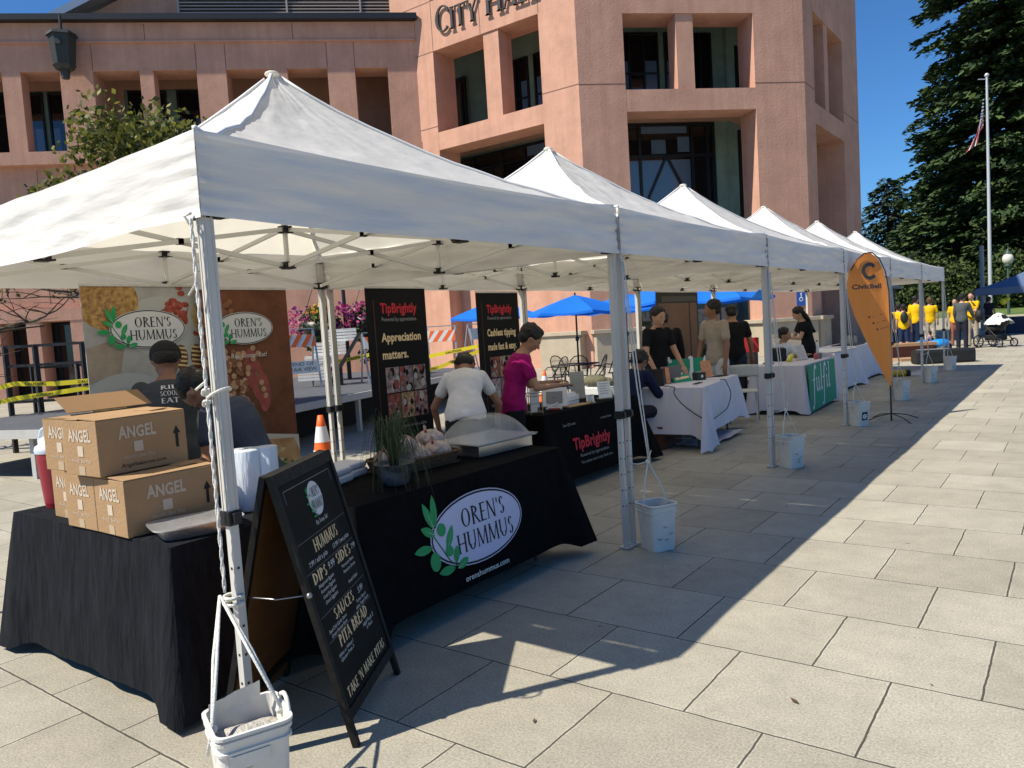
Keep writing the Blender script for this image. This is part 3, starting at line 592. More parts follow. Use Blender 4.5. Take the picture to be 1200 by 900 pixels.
for i in range(6):
    y = 4.655+3.05*i; b = make_bucket(BL[i], (-2.335-.012*i, y+.02+.03*math.sin(i*2), 0), R_(-30+8*math.sin(i*3)), (-2.5, y, 1.98), knot=.60-.02*(i % 3))
    if i == 2:
        s = MB().m(blk); F = FR((.1225*.76, -.0, .13), (0, 1, 0), (.057, 0, 1)); s.flat([(-.045, -.05), (.045, -.05), (.045, .06), (-.045, .06)], F, .004); s.m(mat("paper", (.72, .71, .68), .7)); s.flat(ellipse(0, .0, .034, .034, 16), F, .005); text(s, "C", F, 0, -.018, .036, blk, .006); s.build("sticker", b)

# ---------------- tables ----------------
blackcloth = mat("black cloth", (.013, .014, .017), .9, .35, 9, .8, 11, spec=.06, stretch=(2.2, 2.2, .5))
blackcloth2 = mat("black fitted cloth", (.0055, .0055, .006), .9, .3, 12, .3, 18, spec=.05)
whitecloth = mat("white cloth", (.58, .565, .63), .8, .05, 5, .25, 16, spec=.1, stretch=(1.6, 1.6, .35))
tabletop_m = mat("table plastic", (.45, .44, .42), .6); steel = mat("steel tube", (.33, .33, .34), .3, metal=.8)
def table(label, clabel, loc, rz, L, W, cm, H=.745, bottom=.07, flare=.05, amp=.012, nf=11, seed=0, cornerdrop=.05, cgroup=None, drop=None, tilt=0):
    t = thing("folding_table", label, "table", loc, rz, "folding tables under the canopies")
    MB().box((0, 0, H-.03), (W-.03, L-.03, .035)).build("tabletop", t, tabletop_m, bevel=.006)
    for y in (-1, 1):
        lg = MB().m(steel)
        for x in (-1, 1): lg.tube([(x*(W/2-.12), y*(L/2-.28), H-.05), (x*(W/2-.12), y*(L/2-.18), .35), (x*(W/2-.12), y*(L/2-.18), .0)], .013, 8)
        lg.tube([(-(W/2-.12), y*(L/2-.18), .12), (W/2-.12, y*(L/2-.18), .12)], .011, 8); lg.build("leg", t)
    c = MB().m(cm); W2, L2 = W/2, L/2; per = []; N = 60; rc = .03
    seg = [((W2, -L2), (W2, L2), (1, 0)), ((W2, L2), (-W2, L2), (0, 1)), ((-W2, L2), (-W2, -L2), (-1, 0)), ((-W2, -L2), (W2, -L2), (0, -1))]
    for a, b, nn_ in seg:
        ln = math.hypot(b[0]-a[0], b[1]-a[1]); m_ = max(10, int(ln/.03))
        for i in range(m_):
            s = (i+.0)/m_; cd_ = min(s, 1-s)*ln; x, y = a[0]+(b[0]-a[0])*s, a[1]+(b[1]-a[1])*s
            cn = math.exp(-(cd_/.09)**2); nx, ny = nn_
            if i == 0:
                pn = seg[seg.index((a, b, nn_))-1][2]; nx, ny = (nn_[0]+pn[0])/1.0, (nn_[1]+pn[1])/1.0
            per.append((x, y, nx, ny, cn, nn_, s))
    n = len(per); lv = 16; vs = []
    for j in range(lv+1):
        q = j/lv
        for (x, y, nx, ny, cn, sd, s) in per:
            ph = x*9+y*9+seed; fold = amp*(math.sin(ph*nf/6+1.5*noise(x*3+seed, y*3))*.6+.9*noise(x*6+seed, y*6, q*1.2+seed))*q**.7
            o = .004+flare*q*(1+1.3*cn)+fold*1.3*(1-cn*.5); b_ = bottom-cornerdrop*cn
            if drop: b_ = drop(x, y, sd, s, b_)
            vs.append((x+nx*o, y+ny*o, H-(H-b_)*q-.006*(1-q)*0))
    c.add(vs, [(j*n+i, (j+1)*n+i, (j+1)*n+(i+1) % n, j*n+(i+1) % n) for j in range(lv) for i in range(n)], True)
    # top sheet with slight creases
    def topf(u, v):
        x, y = -W2+W*u, -L2+L*v; e = 1 if 0 < u < 1 and 0 < v < 1 else 0
        return (x+(.004 if u == 1 else -.004 if u == 0 else 0), y+(.004 if v == 1 else -.004 if v == 0 else 0), H+.0015*e*(1+noise(x*8+seed, y*8)))
    c.grid(topf, 16, 36)
    co = c.build("tablecloth", None, loc=loc); co.rotation_euler = (0, 0, rz); tag(co, clabel, "tablecloth", cgroup or "cloths covering the folding tables")
    return co
def d1(x, y, sd, s, b):   # long near side hangs level, right corner touches the ground
    return b
# table 1 runs along X: local Y = world -X ... rotate +90 deg
c1 = table("folding table hidden under the sunlit black cloth with cartons", "loose black cloth on the carton table, near side in sun", (-3.82, 1.99, 0), PI/2, 1.57, .72, blackcloth, bottom=.075, flare=.045, amp=.009, nf=9, seed=2, cornerdrop=.05)
c2 = table("folding table under the fitted black cloth with the large oval logo", "fitted black cloth with oval hummus logo hanging on the front", (-3.205, 3.355, 0), 0, 1.83, .75, blackcloth2, bottom=.13, flare=.07, amp=.004, nf=4, seed=5, cornerdrop=.05)
c3 = table("folding table under the black cloth with red lettering", "black cloth with red cashless tipping lettering on the front", (-4.36, 6.67, 0), 0, 1.83, .76, blackcloth2, bottom=.09, flare=.09, amp=.005, nf=4, seed=9, cornerdrop=.05)
c4 = table("folding table under the white cloth with black cable", "white cloth bunched into a hanging fold, black cable drooping across it", (-4.03, 9.25, 0), R_(8), 1.83, .76, whitecloth, bottom=.20, flare=.05, amp=.012, nf=8, seed=4, cornerdrop=.06)
c5 = table("folding table under the white cloth with green banner", "white cloth with the green banner on its right end", (-3.74, 12.62, 0), R_(1.5), 1.83, .78, whitecloth, bottom=.07, flare=.04, amp=.014, nf=8, seed=7)
c6 = table("folding table under a plain white cloth beyond the green bannered one", "plain white cloth behind the leg left of the feather flag", (-4.05, 15.75, 0), 0, 1.7, .76, whitecloth, bottom=.05, flare=.09, amp=.016, nf=8, seed=1)
c7 = table("farthest folding table with white cloth and dark bottles", "farthest white cloth, beneath the dark bottles", (-4.15, 17.95, 0), 0, 1.8, .76, whitecloth, bottom=.05, flare=.09, amp=.018, nf=9, seed=3)
# hanging fold of table 4 and a stray sheet below it
M_ = MB().m(whitecloth); ca, sa = math.cos(R_(8)), math.sin(R_(8))
M_.grid(lambda u, v: (.40+.06*u+.10*v*math.sin(PI*u)+.02*math.sin(u*11)*v, -.96-.03*v+(.05+.42*v**1.2)*(u-.45)+.03*math.sin(v*7)*u, .745-.735*v+.08*u*v+.02*math.sin(u*14)*v), 26, 22)
M_.build("bunched_fold", c4)
s_ = MB().m(whitecloth); s_.grid(lambda u, v: (-3.55-.55*u+.03*noise(u*3, v*3), 8.62+1.15*v, .012+.03*abs(noise(u*4, v*4, 2))+.05*(1-u)*v), 12, 16); o_ = s_.build("white_sheet"); tag(o_, "loose white sheet lying on the slabs under the cable table", "sheet")
wb = MB(); wb.bb((-4.62, 8.30, 0), (-4.02, 8.85, .26)); wb.bb((-4.64, 8.28, .26), (-4.0, 8.87, .285)); o_ = wb.build("wooden_crate", None, mat("dark wood", (.10, .03, .015), .7, .2, 6, stretch=(1, 1, 8))); tag(o_, "dark reddish wooden crate under the cable table", "crate")
bagm = mat("black nylon", (.012, .012, .013), .6, .3, 10, .4, 18)
bg_ = MB(); bg_.ell((-4.98, 1.93, .07), (.12, .09, .07)); bg_.box((-4.93, 1.86, .03), (.18, .06, .05), rz=.4); bg_.ell((-4.86, 2.0, .05), (.12, .08, .05)); o_ = bg_.build("bag", None, bagm, remesh=.012); tag(o_, "small crumpled black bag on the slabs below the carton table", "bag")

# ---------------- prints: logo helpers ----------------
leafg = mat("logo green", (.02, .30, .09), .6); leafd = mat("logo dark green", (.01, .14, .05), .6)
lav = mat("logo white", (.56, .55, .70), .7, .03, 6, .15, 12); inkb = mat("print black", (.008, .008, .009), .6); inkw = mat("print white", (.66, .65, .62), .7)
cream = mat("print cream", (.80, .60, .34), .7); redp = mat("print red", (.50, .02, .035), .7); greyp = mat("print grey", (.30, .30, .30), .7)
def oren_logo(mb, F, cx, cy, rx, bgm=None, ring=True, tx=0, upright=False):
    bgm = bgm or lav; ry = rx*.48 if not upright else rx*1.0
    if ring: mb.m(bgm); mb.flat(ellipse(cx, cy, rx*1.03, ry*1.06), F, .0030)
    mb.m(inkb); mb.flat(ellipse(cx, cy, rx*1.012, ry*1.03), F, .0036); mb.m(bgm); mb.flat(ellipse(cx, cy, rx*.985, ry*.97), F, .0042)
    th = 1.15*(1.55 if upright else 1); wd = rx*(1.02 if not upright else 1.25)
    serif(mb, "OREN'S", F, cx+rx*.13, cy+ry*.10, ry*.55, inkb, .0046, w=wd*1.0, thick=1.1); serif(mb, "HUMMUS", F, cx+rx*.13, cy-ry*.60, ry*.55, inkb, .0046, w=wd*1.28, thick=1.1)
    # olive branch
    bx, by = cx-rx*.98, cy; L = rx*.36
    mb.m(leafd); stem = [(cx-rx*.55, cy-ry*.93), (cx-rx*.72, cy-ry*.62), (cx-rx*.86, cy-ry*.15), (cx-rx*1.0, cy+ry*.3)]
    for i in range(3): a, b = stem[i], stem[i+1]; mb.flat([(a[0]-rx*.012, a[1]), (a[0]+rx*.012, a[1]), (b[0]+rx*.012, b[1]), (b[0]-rx*.012, b[1])], F, .0052)
    k = 0
    for (x, y, l_, ang) in ((-.93, .35, .42, 112), (-.90, .38, .45, 88), (-.92, .18, .30, 150), (-1.0, -.12, .36, 178), (-.74, -.35, .36, 62), (-.62, -.9, .34, 178), (-.58, -.95, .26, 20), (-.60, -.80, .25, 75)):
        mb.m(leafg); mb.flat(leaf(cx+rx*x, cy+ry*y, rx*l_, rx*.062, R_(ang)), F, .0056+k*.0002); mb.m(leafd if k % 2 else inkw); c_, s__ = math.cos(R_(ang)), math.sin(R_(ang)); x0, y0 = cx+rx*x, cy+ry*y
        mb.flat([(x0-s__*rx*.004, y0+c_*rx*.004), (x0+s__*rx*.004, y0-c_*rx*.004), (x0+c_*rx*l_*.8, y0+s__*rx*l_*.8)], F, .0075+k*.0002); k += 1
    mb.m(leafg)
    for (x, y, r1, r2) in ((-.80, .28, .085, .09), (-.70, -.38, .075, .075), (-1.0, -.52, .10, .13)): mb.flat(ellipse(cx+rx*x, cy+ry*y, rx*r1, rx*r2, 16), F, .0095)
# logo on the hummus table (front face leans out with the skirt)
def frontF(x, y, z, H=.745, bottom=.13, flare=.07, ang=0, off=.012):
    v = Vector((-flare, 0, H-bottom)).normalized(); u = Vector((0, 1, 0)); return FR(Vector((x+flare*(H-z)/(H-bottom)+off, y, z)), u, v)
PR = MB(); F = frontF(.375, -.08, .445, off=.010); oren_logo(PR, F, 0.05, .0, .40)
text(PR, "orenshummus.com", F, .07, -.275, .032, inkw, .003, w=.40, bold=.01)
PR.build("printed_logo", c2)
PR = MB(); F = frontF(.38, -.27, .46, flare=.09, bottom=.09, off=.014); text(PR, "TipBrightly", F, .12, -.10, .11, redp, .003, w=.72, bold=.03, shear=.05)
text(PR, "Powered by appreciation.", F, .14, -.185, .032, greyp, .003, w=.56); text(PR, "Scan QR code", F, -.25, .14, .026, greyp, .003, w=.22); text(PR, "to see a demo.", F, .46, .13, .026, greyp, .003, w=.22)
text(PR, "The easiest way to say thank you.", F, .16, -.25, .028, greyp, .003, w=.62); PR.build("printed_lettering", c3)
# green banner on table 5
green = mat("banner green", (.02, .27, .15), .7, .08, 4, .1, 12); whitep = mat("lettering white", (.70, .70, .68), .7)
def fulfil(mb, F, s):
    """italic swash lower case: f u l f i l"""
    mb.m(whitep); e = [0]
    def st(pts, w):
        for i in range(len(pts)-1):
            a, b = pts[i], pts[i+1]; w0 = w*(.5+.5*math.sin(PI*(i+.2)/len(pts))); e[0] += 1
            dx, dy = b[0]-a[0], b[1]-a[1]; l_ = math.hypot(dx, dy) or 1; nx, ny = -dy/l_*w0/2, dx/l_*w0/2
            mb.flat([(s*(a[0]+nx), s*(a[1]+ny)), (s*(a[0]-nx), s*(a[1]-ny)), (s*(b[0]-nx), s*(b[1]-ny)), (s*(b[0]+nx), s*(b[1]+ny))], F, .004+.00012*(e[0] % 9))
    def f(x): st([(x-.25, -.55), (x-.12, -.62), (x+.02, -.45), (x+.12, .1), (x+.2, .7), (x+.32, .98), (x+.48, .95), (x+.5, .84)], .15); st([(x-.08, .45), (x+.3, .47)], .09)
    def l_(x): st([(x+.05, .95), (x+.16, 1.0), (x+.16, .6), (x+.1, .15), (x+.15, 0), (x+.26, .06)], .15)
    def i_(x, dot=True):
        st([(x+.02, .48), (x+.12, .5), (x+.1, .15), (x+.14, 0), (x+.25, .06)], .14)
        if dot: mb.flat([(s*(x+.15+.06*math.cos(a)), s*(.72+.06*math.sin(a))) for a in [k*.785 for k in range(8)]], F, .005)
    f(-1.55); i_(-1.1, False); i_(-.78, False); l_(-.42); f(0.0); i_(.5); l_(.85)
G5 = MB().m(green); F = FR((.458, -.02, .37), (0, 1, 0), (-.03, 0, 1)); G5.flat([(-.86, -.34), (.86, -.30), (.86, .37), (-.86, .37)], F, .0); fulfil(G5, FR((.459, -.02, .32), (0, 1, 0), (-.03, 0, 1)), .40); g5 = G5.build("green_banner", c5)
# ---------------- cartons ----------------
kraft = mat("kraft cardboard", (.34, .215, .115), .85, .07, 4, .15, 60, spec=.15); kraft_in = mat("kraft inside", (.26, .15, .07), .9); kprint = mat("pale carton print", (.50, .41, .32), .85)
def carton(label, loc, rz, W=.285, L=.44, H=.255, closed=True, flap=False, small=False):
    t = thing("carton", label, "box", loc, rz, "flatbread cartons stacked on the black table")
    b = MB().m(kraft); b.bb((-W/2, -L/2, 0), (W/2, L/2, H-.004)); body = b.build("box_body", t, bevel=.003)
    f = MB().m(kraft)
    if not flap:
        f.box((-W*.26, 0, H+.001), (W*.47, L, .004), rot=Matrix.Rotation(R_(-1.5), 3, 'Y')); f.box((W*.25, .0, H+.003), (W*.48, L, .004), rot=Matrix.Rotation(R_(3), 3, 'Y') @ Matrix.Rotation(R_(.6), 3, 'Z')); f.box((0, L*.3, H+.010), (W*.5, .09, .003), rot=Matrix.Rotation(R_(3), 3, 'X'))
    else:
        f.m(kraft_in); f.box((0, -L/2-.0, H-.002), (W*.98, .004, .002)); f.box((-W*.10, L*.08, H+.055), (.004, L*.98, .14), rot=Matrix.Rotation(R_(-58), 3, 'Y')); f.m(kraft); f.box((W*.20, 0, H+.001), (W*.42, L, .004), rot=Matrix.Rotation(R_(4), 3, 'Y'))
    f.build("flap", body)
    p = MB()
    for F, wd, arrow in ((FR((0, -L/2-.001, H*.5), (1, 0, 0), (0, 0, 1)), W*.66, False), (FR((W/2+.001, -.03, H*.5), (0, 1, 0), (0, 0, 1)), L*.42, True)):
        text(p, "ANGEL", F, 0, H*.12, H*.20, kprint, .001, w=wd, bold=.03, arc=.18); p.m(kprint); p.flat([(-wd*.12, -H*.15), (wd*.12, -H*.15), (wd*.12, H*.04), (-wd*.12, H*.04)], F, .0012)
        text(p, "World's Best Pitas", F, 0, -H*.26, H*.07, kprint, .001, w=wd*.85, shear=.2)
        if arrow:
            text(p, "Angelbakeries.com", F, .02, -H*.40, H*.07, inkb, .001, w=L*.5); p.m(inkb); p.flat([(.19, -.05), (.205, -.05), (.205, .02), (.19, .02)], F, .001); p.flat([(.178, .018), (.217, .018), (.1975, .055)], F, .0012)
        else:
            p.m(mat("parcel tape", (.42, .31, .2), .35)); p.flat([(-.025, -H/2+.004), (.025, -H/2+.004), (.025, -H*.32), (-.025, -H*.32)], F, .0008)
    p.build("print", body)
    return t
Z0 = .748
carton("carton at the right end of the bottom row, long side with arrow in shade", (-3.49, 1.835, Z0), R_(-1))
carton("middle carton of the bottom row, beside the metal tray's carton", (-3.785, 1.835, Z0), R_(.8))
carton("leftmost carton of the bottom row, partly behind its neighbour", (-4.085, 1.90, Z0), R_(0))
carton("right carton of the top row, black arrow on its long side", (-3.66, 1.80, Z0+.265), R_(4))
carton("left carton of the top row with its lid flap standing open", (-3.955, 1.835, Z0+.265), R_(4), flap=True)
# drinks jug
t = thing("drinks_jug", "red insulated drinks jug with pale lid at the left end of the black table", "jug", (-4.50, 1.83, .748), .4)
jm = mat("jug red", (.26, .012, .025), .4, .05, 5, spec=.5); lidm = mat("lid pale blue", (.55, .62, .70), .4)
J_ = MB(); pr = [(.078, 0)]; 
for k in range(15): z = .02+.0165*k; r = .082+.0013*k; pr += [(r, z), (r+.003, z+.008)]
pr += [(.102, .27), (.103, .30)]; J_.lathe(pr, n=28); J_.build("jug_body", t, jm)
J_ = MB(); J_.lathe([(.106, .298), (.110, .315), (.104, .335), (.085, .345), (.082, .375), (.060, .385), (.0, .386)], n=28, cap=False); J_.cyl((.03, -.04, .38), (.03, -.04, .43), .016); J_.build("lid", t, lidm)
J_ = MB(); J_.tube([(-.112, 0, .30), (-.115, 0, .36), (-.085, -.005, .42), (-.03, -.01, .445), (.04, -.01, .44), (.09, 0, .40), (.112, 0, .30)], .008, 8); J_.build("handle", t, lidm)
# foil tray, bag roll, can
foil = mat("foil", (.74, .74, .75), .33, .08, 30, .25, 25, metal=.85)
t = MB(); n = 40
ring = lambda rx, ry, z, wv=0: [(rx*(1-.0)*math.copysign(abs(math.cos(a))**.35, math.cos(a)), ry*math.copysign(abs(math.sin(a))**.35, math.sin(a)), z+wv*math.sin(a*40)) for a in [2*PI*i/n for i in range(n)]]
rs = [ring(.135, .10, 0), ring(.155, .118, .045), ring(.172, .132, .048), ring(.172, .132, .055), ring(.150, .112, .052), ring(.04, .03, .058)]
t.add([p for r in rs for p in r], [(j*n+i, j*n+(i+1) % n, (j+1)*n+(i+1) % n, (j+1)*n+i) for j in range(5) for i in range(n)]+[tuple(range(5*n, 6*n))], False)
o_ = t.build("foil_tray", None, foil, loc=(-3.175, 1.83, .748)); o_.rotation_euler = (0, 0, R_(72)); o_.scale = (1.12, 1, 1); tag(o_, "shallow foil tray on the black table beside the front canopy leg", "tray")
film = mat("clear film roll", (.62, .66, .70), .22, .1, 8, .5, 14, spec=.8, stretch=(3, 3, .5))
t = MB(); t.lathe([(.022, .30), (.024, .302), (.078, .300), (.082, .292), (.079, .15), (.082, .008), (.078, 0)], n=26, cap=False); t.lathe([(.05, .305), (.052, .30), (.050, .01)], (.065, .075, 0), n=18); t.m(inkb); t.cyl((0, 0, .2), (0, 0, .297), .022)
o_ = t.build("bag_roll", None, loc=(-3.33, 2.215, .748)); o_.data.materials.clear(); [o_.data.materials.append(m_) for m_ in (film, inkb)]; tag(o_, "tall roll of clear plastic bags standing on the black table corner", "bag roll")
t = MB(); t.lathe([(.026, 0), (.03, .006), (.03, .105), (.026, .115), (.0, .112)], n=16); o_ = t.build("drinks_can", None, mat("maroon can", (.14, .015, .05), .35, .5, 40), loc=(-3.50, 2.26, .748)); tag(o_, "maroon drinks can between the lower carton and the bag roll", "can")

# ---------------- A-frame menu board ----------------
af = thing("menu_board", "black A-frame menu board with cream lettering before the hummus table", "sign", (-2.396, 2.125, 0))
u = Vector((-.505, .863, 0)); nrm = Vector((.863, .505, 0)); Wb = .64; top = 1.06; sp_ = .27
blackpaint = mat("black painted wood", (.010, .009, .008), .55, .4, 20, .2, 30, spec=.25); ply = mat("plywood back", (.13, .055, .015), .6, .2, 4, stretch=(1, 1, 4)); slate = mat("menu slate", (.010, .009, .008), .7, .4, 6, spec=.15)
for sgn, nm in ((1, "front_panel"), (-1, "back_panel")):
    base = (Vector((0, 0, 0)) if sgn > 0 else -nrm*(2*sp_)); apex = -nrm*sp_+Vector((0, 0, top))+nrm*(.012*sgn); v = (apex-base).normalized(); Ls = (apex-base).length
    Fp = FR(base, u if sgn > 0 else -u, v); p = MB().m(blackpaint)
    for x in (-1, 1): p.prism([(x*(Wb/2)-.028*(x > 0), 0), (x*(Wb/2)+.028*(x < 0), 0), (x*(Wb/2)+.028*(x < 0), Ls), (x*(Wb/2)-.028*(x > 0), Ls)], Fp, -.012, .012)
    p.prism([(-Wb/2+.03, Ls-.05), (Wb/2-.03, Ls-.05), (Wb/2-.03, Ls), (-Wb/2+.03, Ls)], Fp, -.012, .0115); p.prism([(-Wb/2+.03, .10), (Wb/2-.03, .10), (Wb/2-.03, .14), (-Wb/2+.03, .14)], Fp, -.012, .0115)
    if sgn < 0: p.m(ply)
    else: p.m(slate)
    p.prism([(-Wb/2+.03, .142), (Wb/2-.03, .142), (Wb/2-.03, Ls-.052), (-Wb/2+.03, Ls-.052)], Fp, -.006, .004)
    if sgn < 0: p.m(ply); p.prism([(-Wb/2+.03, .05), (Wb/2-.03, .05), (Wb/2-.03, .10), (-Wb/2+.03, .10)], Fp, -.006, .004)
    pn = p.build(nm, af)
    if sgn > 0:
        L0 = Ls; q = MB(); C = lambda t_, x, y, h, w_, m_=cream, al='c', sh=.08: serif(q, t_, Fp, x, y, h, m_, .005, w=w_, al=al, thick=1.35, shear=sh)
        Sx = lambda t_, x, y, h=.014, w_=None, al='c': text(q, t_, Fp, x, y, h, inkw, .005, w=w_, al=al, shear=.25)
        oren_logo(q, lambda x, y, d=0: Fp(x, y, d+.002), .02, L0-.93*(.175), .075, bgm=mat("logo plain white", (.62, .62, .62), .7), ring=False, upright=True); Sx("Rip, Scoop, Eat!", .02, L0-.93*(.285), .018, .13)
        q.m(greyp)
        def ln(x0, y0, x1, y1, w_=.002): q.flat([(x0, y0), (x1, y0), (x1, y1+w_), (x0, y1+w_)] if y0 == y1 else [(x0, y0), (x0+w_, y0), (x0+w_, y1), (x0, y1)], Fp, .0045)
        ln(-.25, L0-.93*(.085), .25, L0-.93*(.085)); ln(-.25, L0-.93*(.14), -.25, L0-.93*(.085)); ln(.25, L0-.93*(.14), .25, L0-.93*(.085))
        for yy in (L0-.93*(.315), L0-.93*(.445), L0-.93*(.635), L0-.93*(.745)): ln(-.27, yy, .27, yy, .0012)
        C("HUMMUS", 0, L0-.93*(.385), .052, .27); Sx("7.99 / add a pita", -.13, L0-.93*(.425), .020, .2); Sx("13.99 / two pitas", .14, L0-.93*(.425), .020, .2)
        C("DIPS", -.16, L0-.93*(.50), .045, .15); Sx("9.99", -.03, L0-.93*(.49), .03, .07); C("SIDES", .12, L0-.93*(.50), .045, .18); Sx("7.99", .25, L0-.93*(.49), .024, .05)
        for i, s_t in enumerate(("Babaganoush Eggplant", "Romanian Eggplant", "Greek Style Eggplant", "Oren's Eggplant")): Sx(s_t, -.12, L0-.93*(.525+.026*i), .014, .17-.01*i)
        for i, s_t in enumerate(("Moroccan Beets", "Moroccan Carrots")): Sx(s_t, .14, L0-.93*(.53+.027*i), .014, .15)
        Sx("Israeli Salad", .14, L0-.93*(.61), .014, .11)
        C("SAUCES", -.03, L0-.93*(.69), .045, .24); Sx("5.99", .18, L0-.93*(.685), .026, .06); Sx("Red Chili Garlic Sauce", -.14, L0-.93*(.715), .014, .2); Sx("Green Harissa Sauce", -.14, L0-.93*(.737), .014, .18); Sx("Tahini Sauce", .16, L0-.93*(.715), .014, .13); Sx("Labne Yogurt Sauce", .16, L0-.93*(.737), .014, .17)
        C("PITA BREAD", .0, L0-.93*(.80), .048, .36); Sx("White or Wheat 2", -.14, L0-.93*(.83), .014, .17); Sx("Gluten Free 3", -.14, L0-.93*(.852), .014, .15); Sx("Half Pack 5", .16, L0-.93*(.83), .018, .14); Sx("5 Pack", .16, L0-.93*(.852), .014, .08)
        q_Ls = Ls
        C("TAKE 'N MAKE PITAS", .0, .165, .040, .50); q.build("menu_lettering", pn)
ch = MB().m(steel); ch.tube([nrm*(-.14)+u*(-.31)+Vector((0, 0, .60)), nrm*(-.27)+u*(-.31)+Vector((0, 0, .585)), nrm*(-.41)+u*(-.31)+Vector((0, 0, .60))], .003, 5); ch.ell(nrm*(-.135)+u*(-.318)+Vector((0, 0, .60)), .012, None, 8, 6); ch.build("stay_chain", af)

# ---------------- roll-up banners ----------------
def banner(label, x, y0, y1, H, bgm, draw, base=.07, lean=0, name="rollup_banner", rz=0, group="roll-up banners behind the tables"):
    wd = y1-y0; t = thing(name, label, "banner", (x, (y0+y1)/2, 0), rz, group)
    s = MB().m(bgm); s.box((0, 0, (H+base)/2), (.006, wd, H-base)); sh = s.build("banner_sheet", t)
    f = MB().m(alu_leg); f.bb((-.05, -wd/2, 0), (.05, wd/2, base)); f.bb((-.012, -wd/2, H), (.012, wd/2, H+.022)); f.cyl((-.03, 0, base), (-.03, 0, H), .008)
    for yy in (-wd*.35, wd*.35): f.bb((-.18, yy-.02, 0), (.18, yy+.02, .012))
    f.build("stand", t, bevel=.003)
    p = MB(); F = FR((.0032, 0, H/2+base/2), (0, 1, 0), (0, 0, 1)); draw(p, F, wd, H-base); p.build("banner_print", sh); return t
bread = mat("flatbread print", (.46, .22, .06), .8, .6, 26, var2=(.62, .38, .14)); plate = mat("plate print", (.40, .41, .40), .7); bgrey = mat("stone grey print", (.36, .35, .33), .8, .25, 3); tomato = mat("tomato print", (.36, .03, .02), .8, .6, 30, var2=(.5, .12, .08))
hum = mat("hummus print", (.52, .38, .17), .8, .4, 16, var2=(.62, .5, .3)); meat = mat("falafel print", (.14, .045, .02), .8, .6, 50); tanp = mat("dark brown print", (.15, .055, .025), .8, .45, 2.5); chick = mat("chickpea print", (.46, .27, .15), .8, .3, 30); chick2 = mat("chickpea shade print", (.24, .10, .05), .8, .3, 30)
humb = mat("hummus swirl print", (.42, .22, .08), .8, .4, 5, var2=(.56, .36, .17)); pinkp = mat("onion print", (.30, .07, .06), .8, .3, 9); yel = mat("tahini print", (.60, .50, .24), .8)
def food1(p, F, w_, h):
    X, Y = w_/2, h/2; rnd = random.Random(3); D = [.0006]
    def fl(pts, m_): p.m(m_); D[0] += .00005; p.flat([(max(-X, min(X, a)), max(-Y, min(Y, b))) for a, b in pts], F, D[0])
    fl(ellipse(.12, .86*Y-.15, .30, .22), mat("plate light", (.43, .43, .41), .7)); fl(ellipse(-X+.17, Y-.10, .22, .20), bread); fl(ellipse(-X+.14, Y-.08, .145, .13), mat("bread two", (.38, .19, .06), .8, .6, 30, var2=(.55, .33, .13)))
    fl([(-X, Y-.42), (-X+.28, Y-.34), (-X+.22, Y-.60), (-X, Y-.66)], mat("board print", (.33, .27, .21), .8, .2, 8)); fl(ellipse(X-.12, Y-.34, .28, .26), plate)
    for i in range(46): fl(ellipse(X-.20+rnd.gauss(0, .07), Y-.20+rnd.gauss(0, .06), .025+.012*rnd.random(), .022, 8), tomato)
    fl(ellipse(X-.02, Y-.22, .11, .13, 20), plate); fl(ellipse(X-.02, Y-.22, .085, .11, 20), hum)
    for k in range(3):
        cx = X-.33+.125*k; fl(ellipse(cx, Y-.52, .052, .095, 14), meat); 
        for j in range(5): fl([(cx-.045, Y-.45-.032*j), (cx+.045, Y-.462-.032*j), (cx+.045, Y-.450-.032*j), (cx-.045, Y-.434-.032*j)], yel)
    fl(ellipse(-X+.25, Y-.97, .40, .37, 40), plate); fl(ellipse(-X+.22, Y-.96, .27, .26, 30), mat("plate inner", (.34, .35, .34), .7)); fl(ellipse(-X+.16, Y-.90, .17, .17, 24), hum)
    for k in range(4): fl(ellipse(-X+.20, Y-.82+.02*k, .11-.015*k, .018, 12), humb)
    for i in range(26): fl(ellipse(-X+.03+rnd.random()*.34, Y-1.02-rnd.random()*.2, .04, .032, 8), tomato if i % 2 else meat)
    fl(ellipse(-X+.15, Y-.93, .06, .05, 12), plate)
    for i in range(14): fl(ellipse(-X+.15+rnd.gauss(0, .025), Y-.93+rnd.gauss(0, .02), .009, .006, 6), leafd)
    fl(ellipse(-X+.36, Y-1.0, .155, .155, 28), mat("bowl rim print", (.55, .55, .53), .6)); fl(ellipse(-X+.36, Y-1.0, .125, .13, 28), meat)
    for i in range(120):
        a, r = rnd.random()*6.28, .118*math.sqrt(rnd.random()); fl(ellipse(-X+.36+r*math.cos(a), Y-1.0+r*math.sin(a), .010+.006*rnd.random(), .010, 5), rnd.choice([tomato, tomato, mat("cucumber print", (.18, .28, .06), .8), yel, plate, mat("lettuce print", (.10, .18, .03), .8)]))
    fl([(-X, -Y), (X, -Y), (X, -Y+.35), (-X, -Y+.35)], tanp)
    oren_logo(p, lambda x, y, d=0: F(x, y, d+.013), -X+.44, Y-.30, .27, bgm=mat("logo plain white", None))
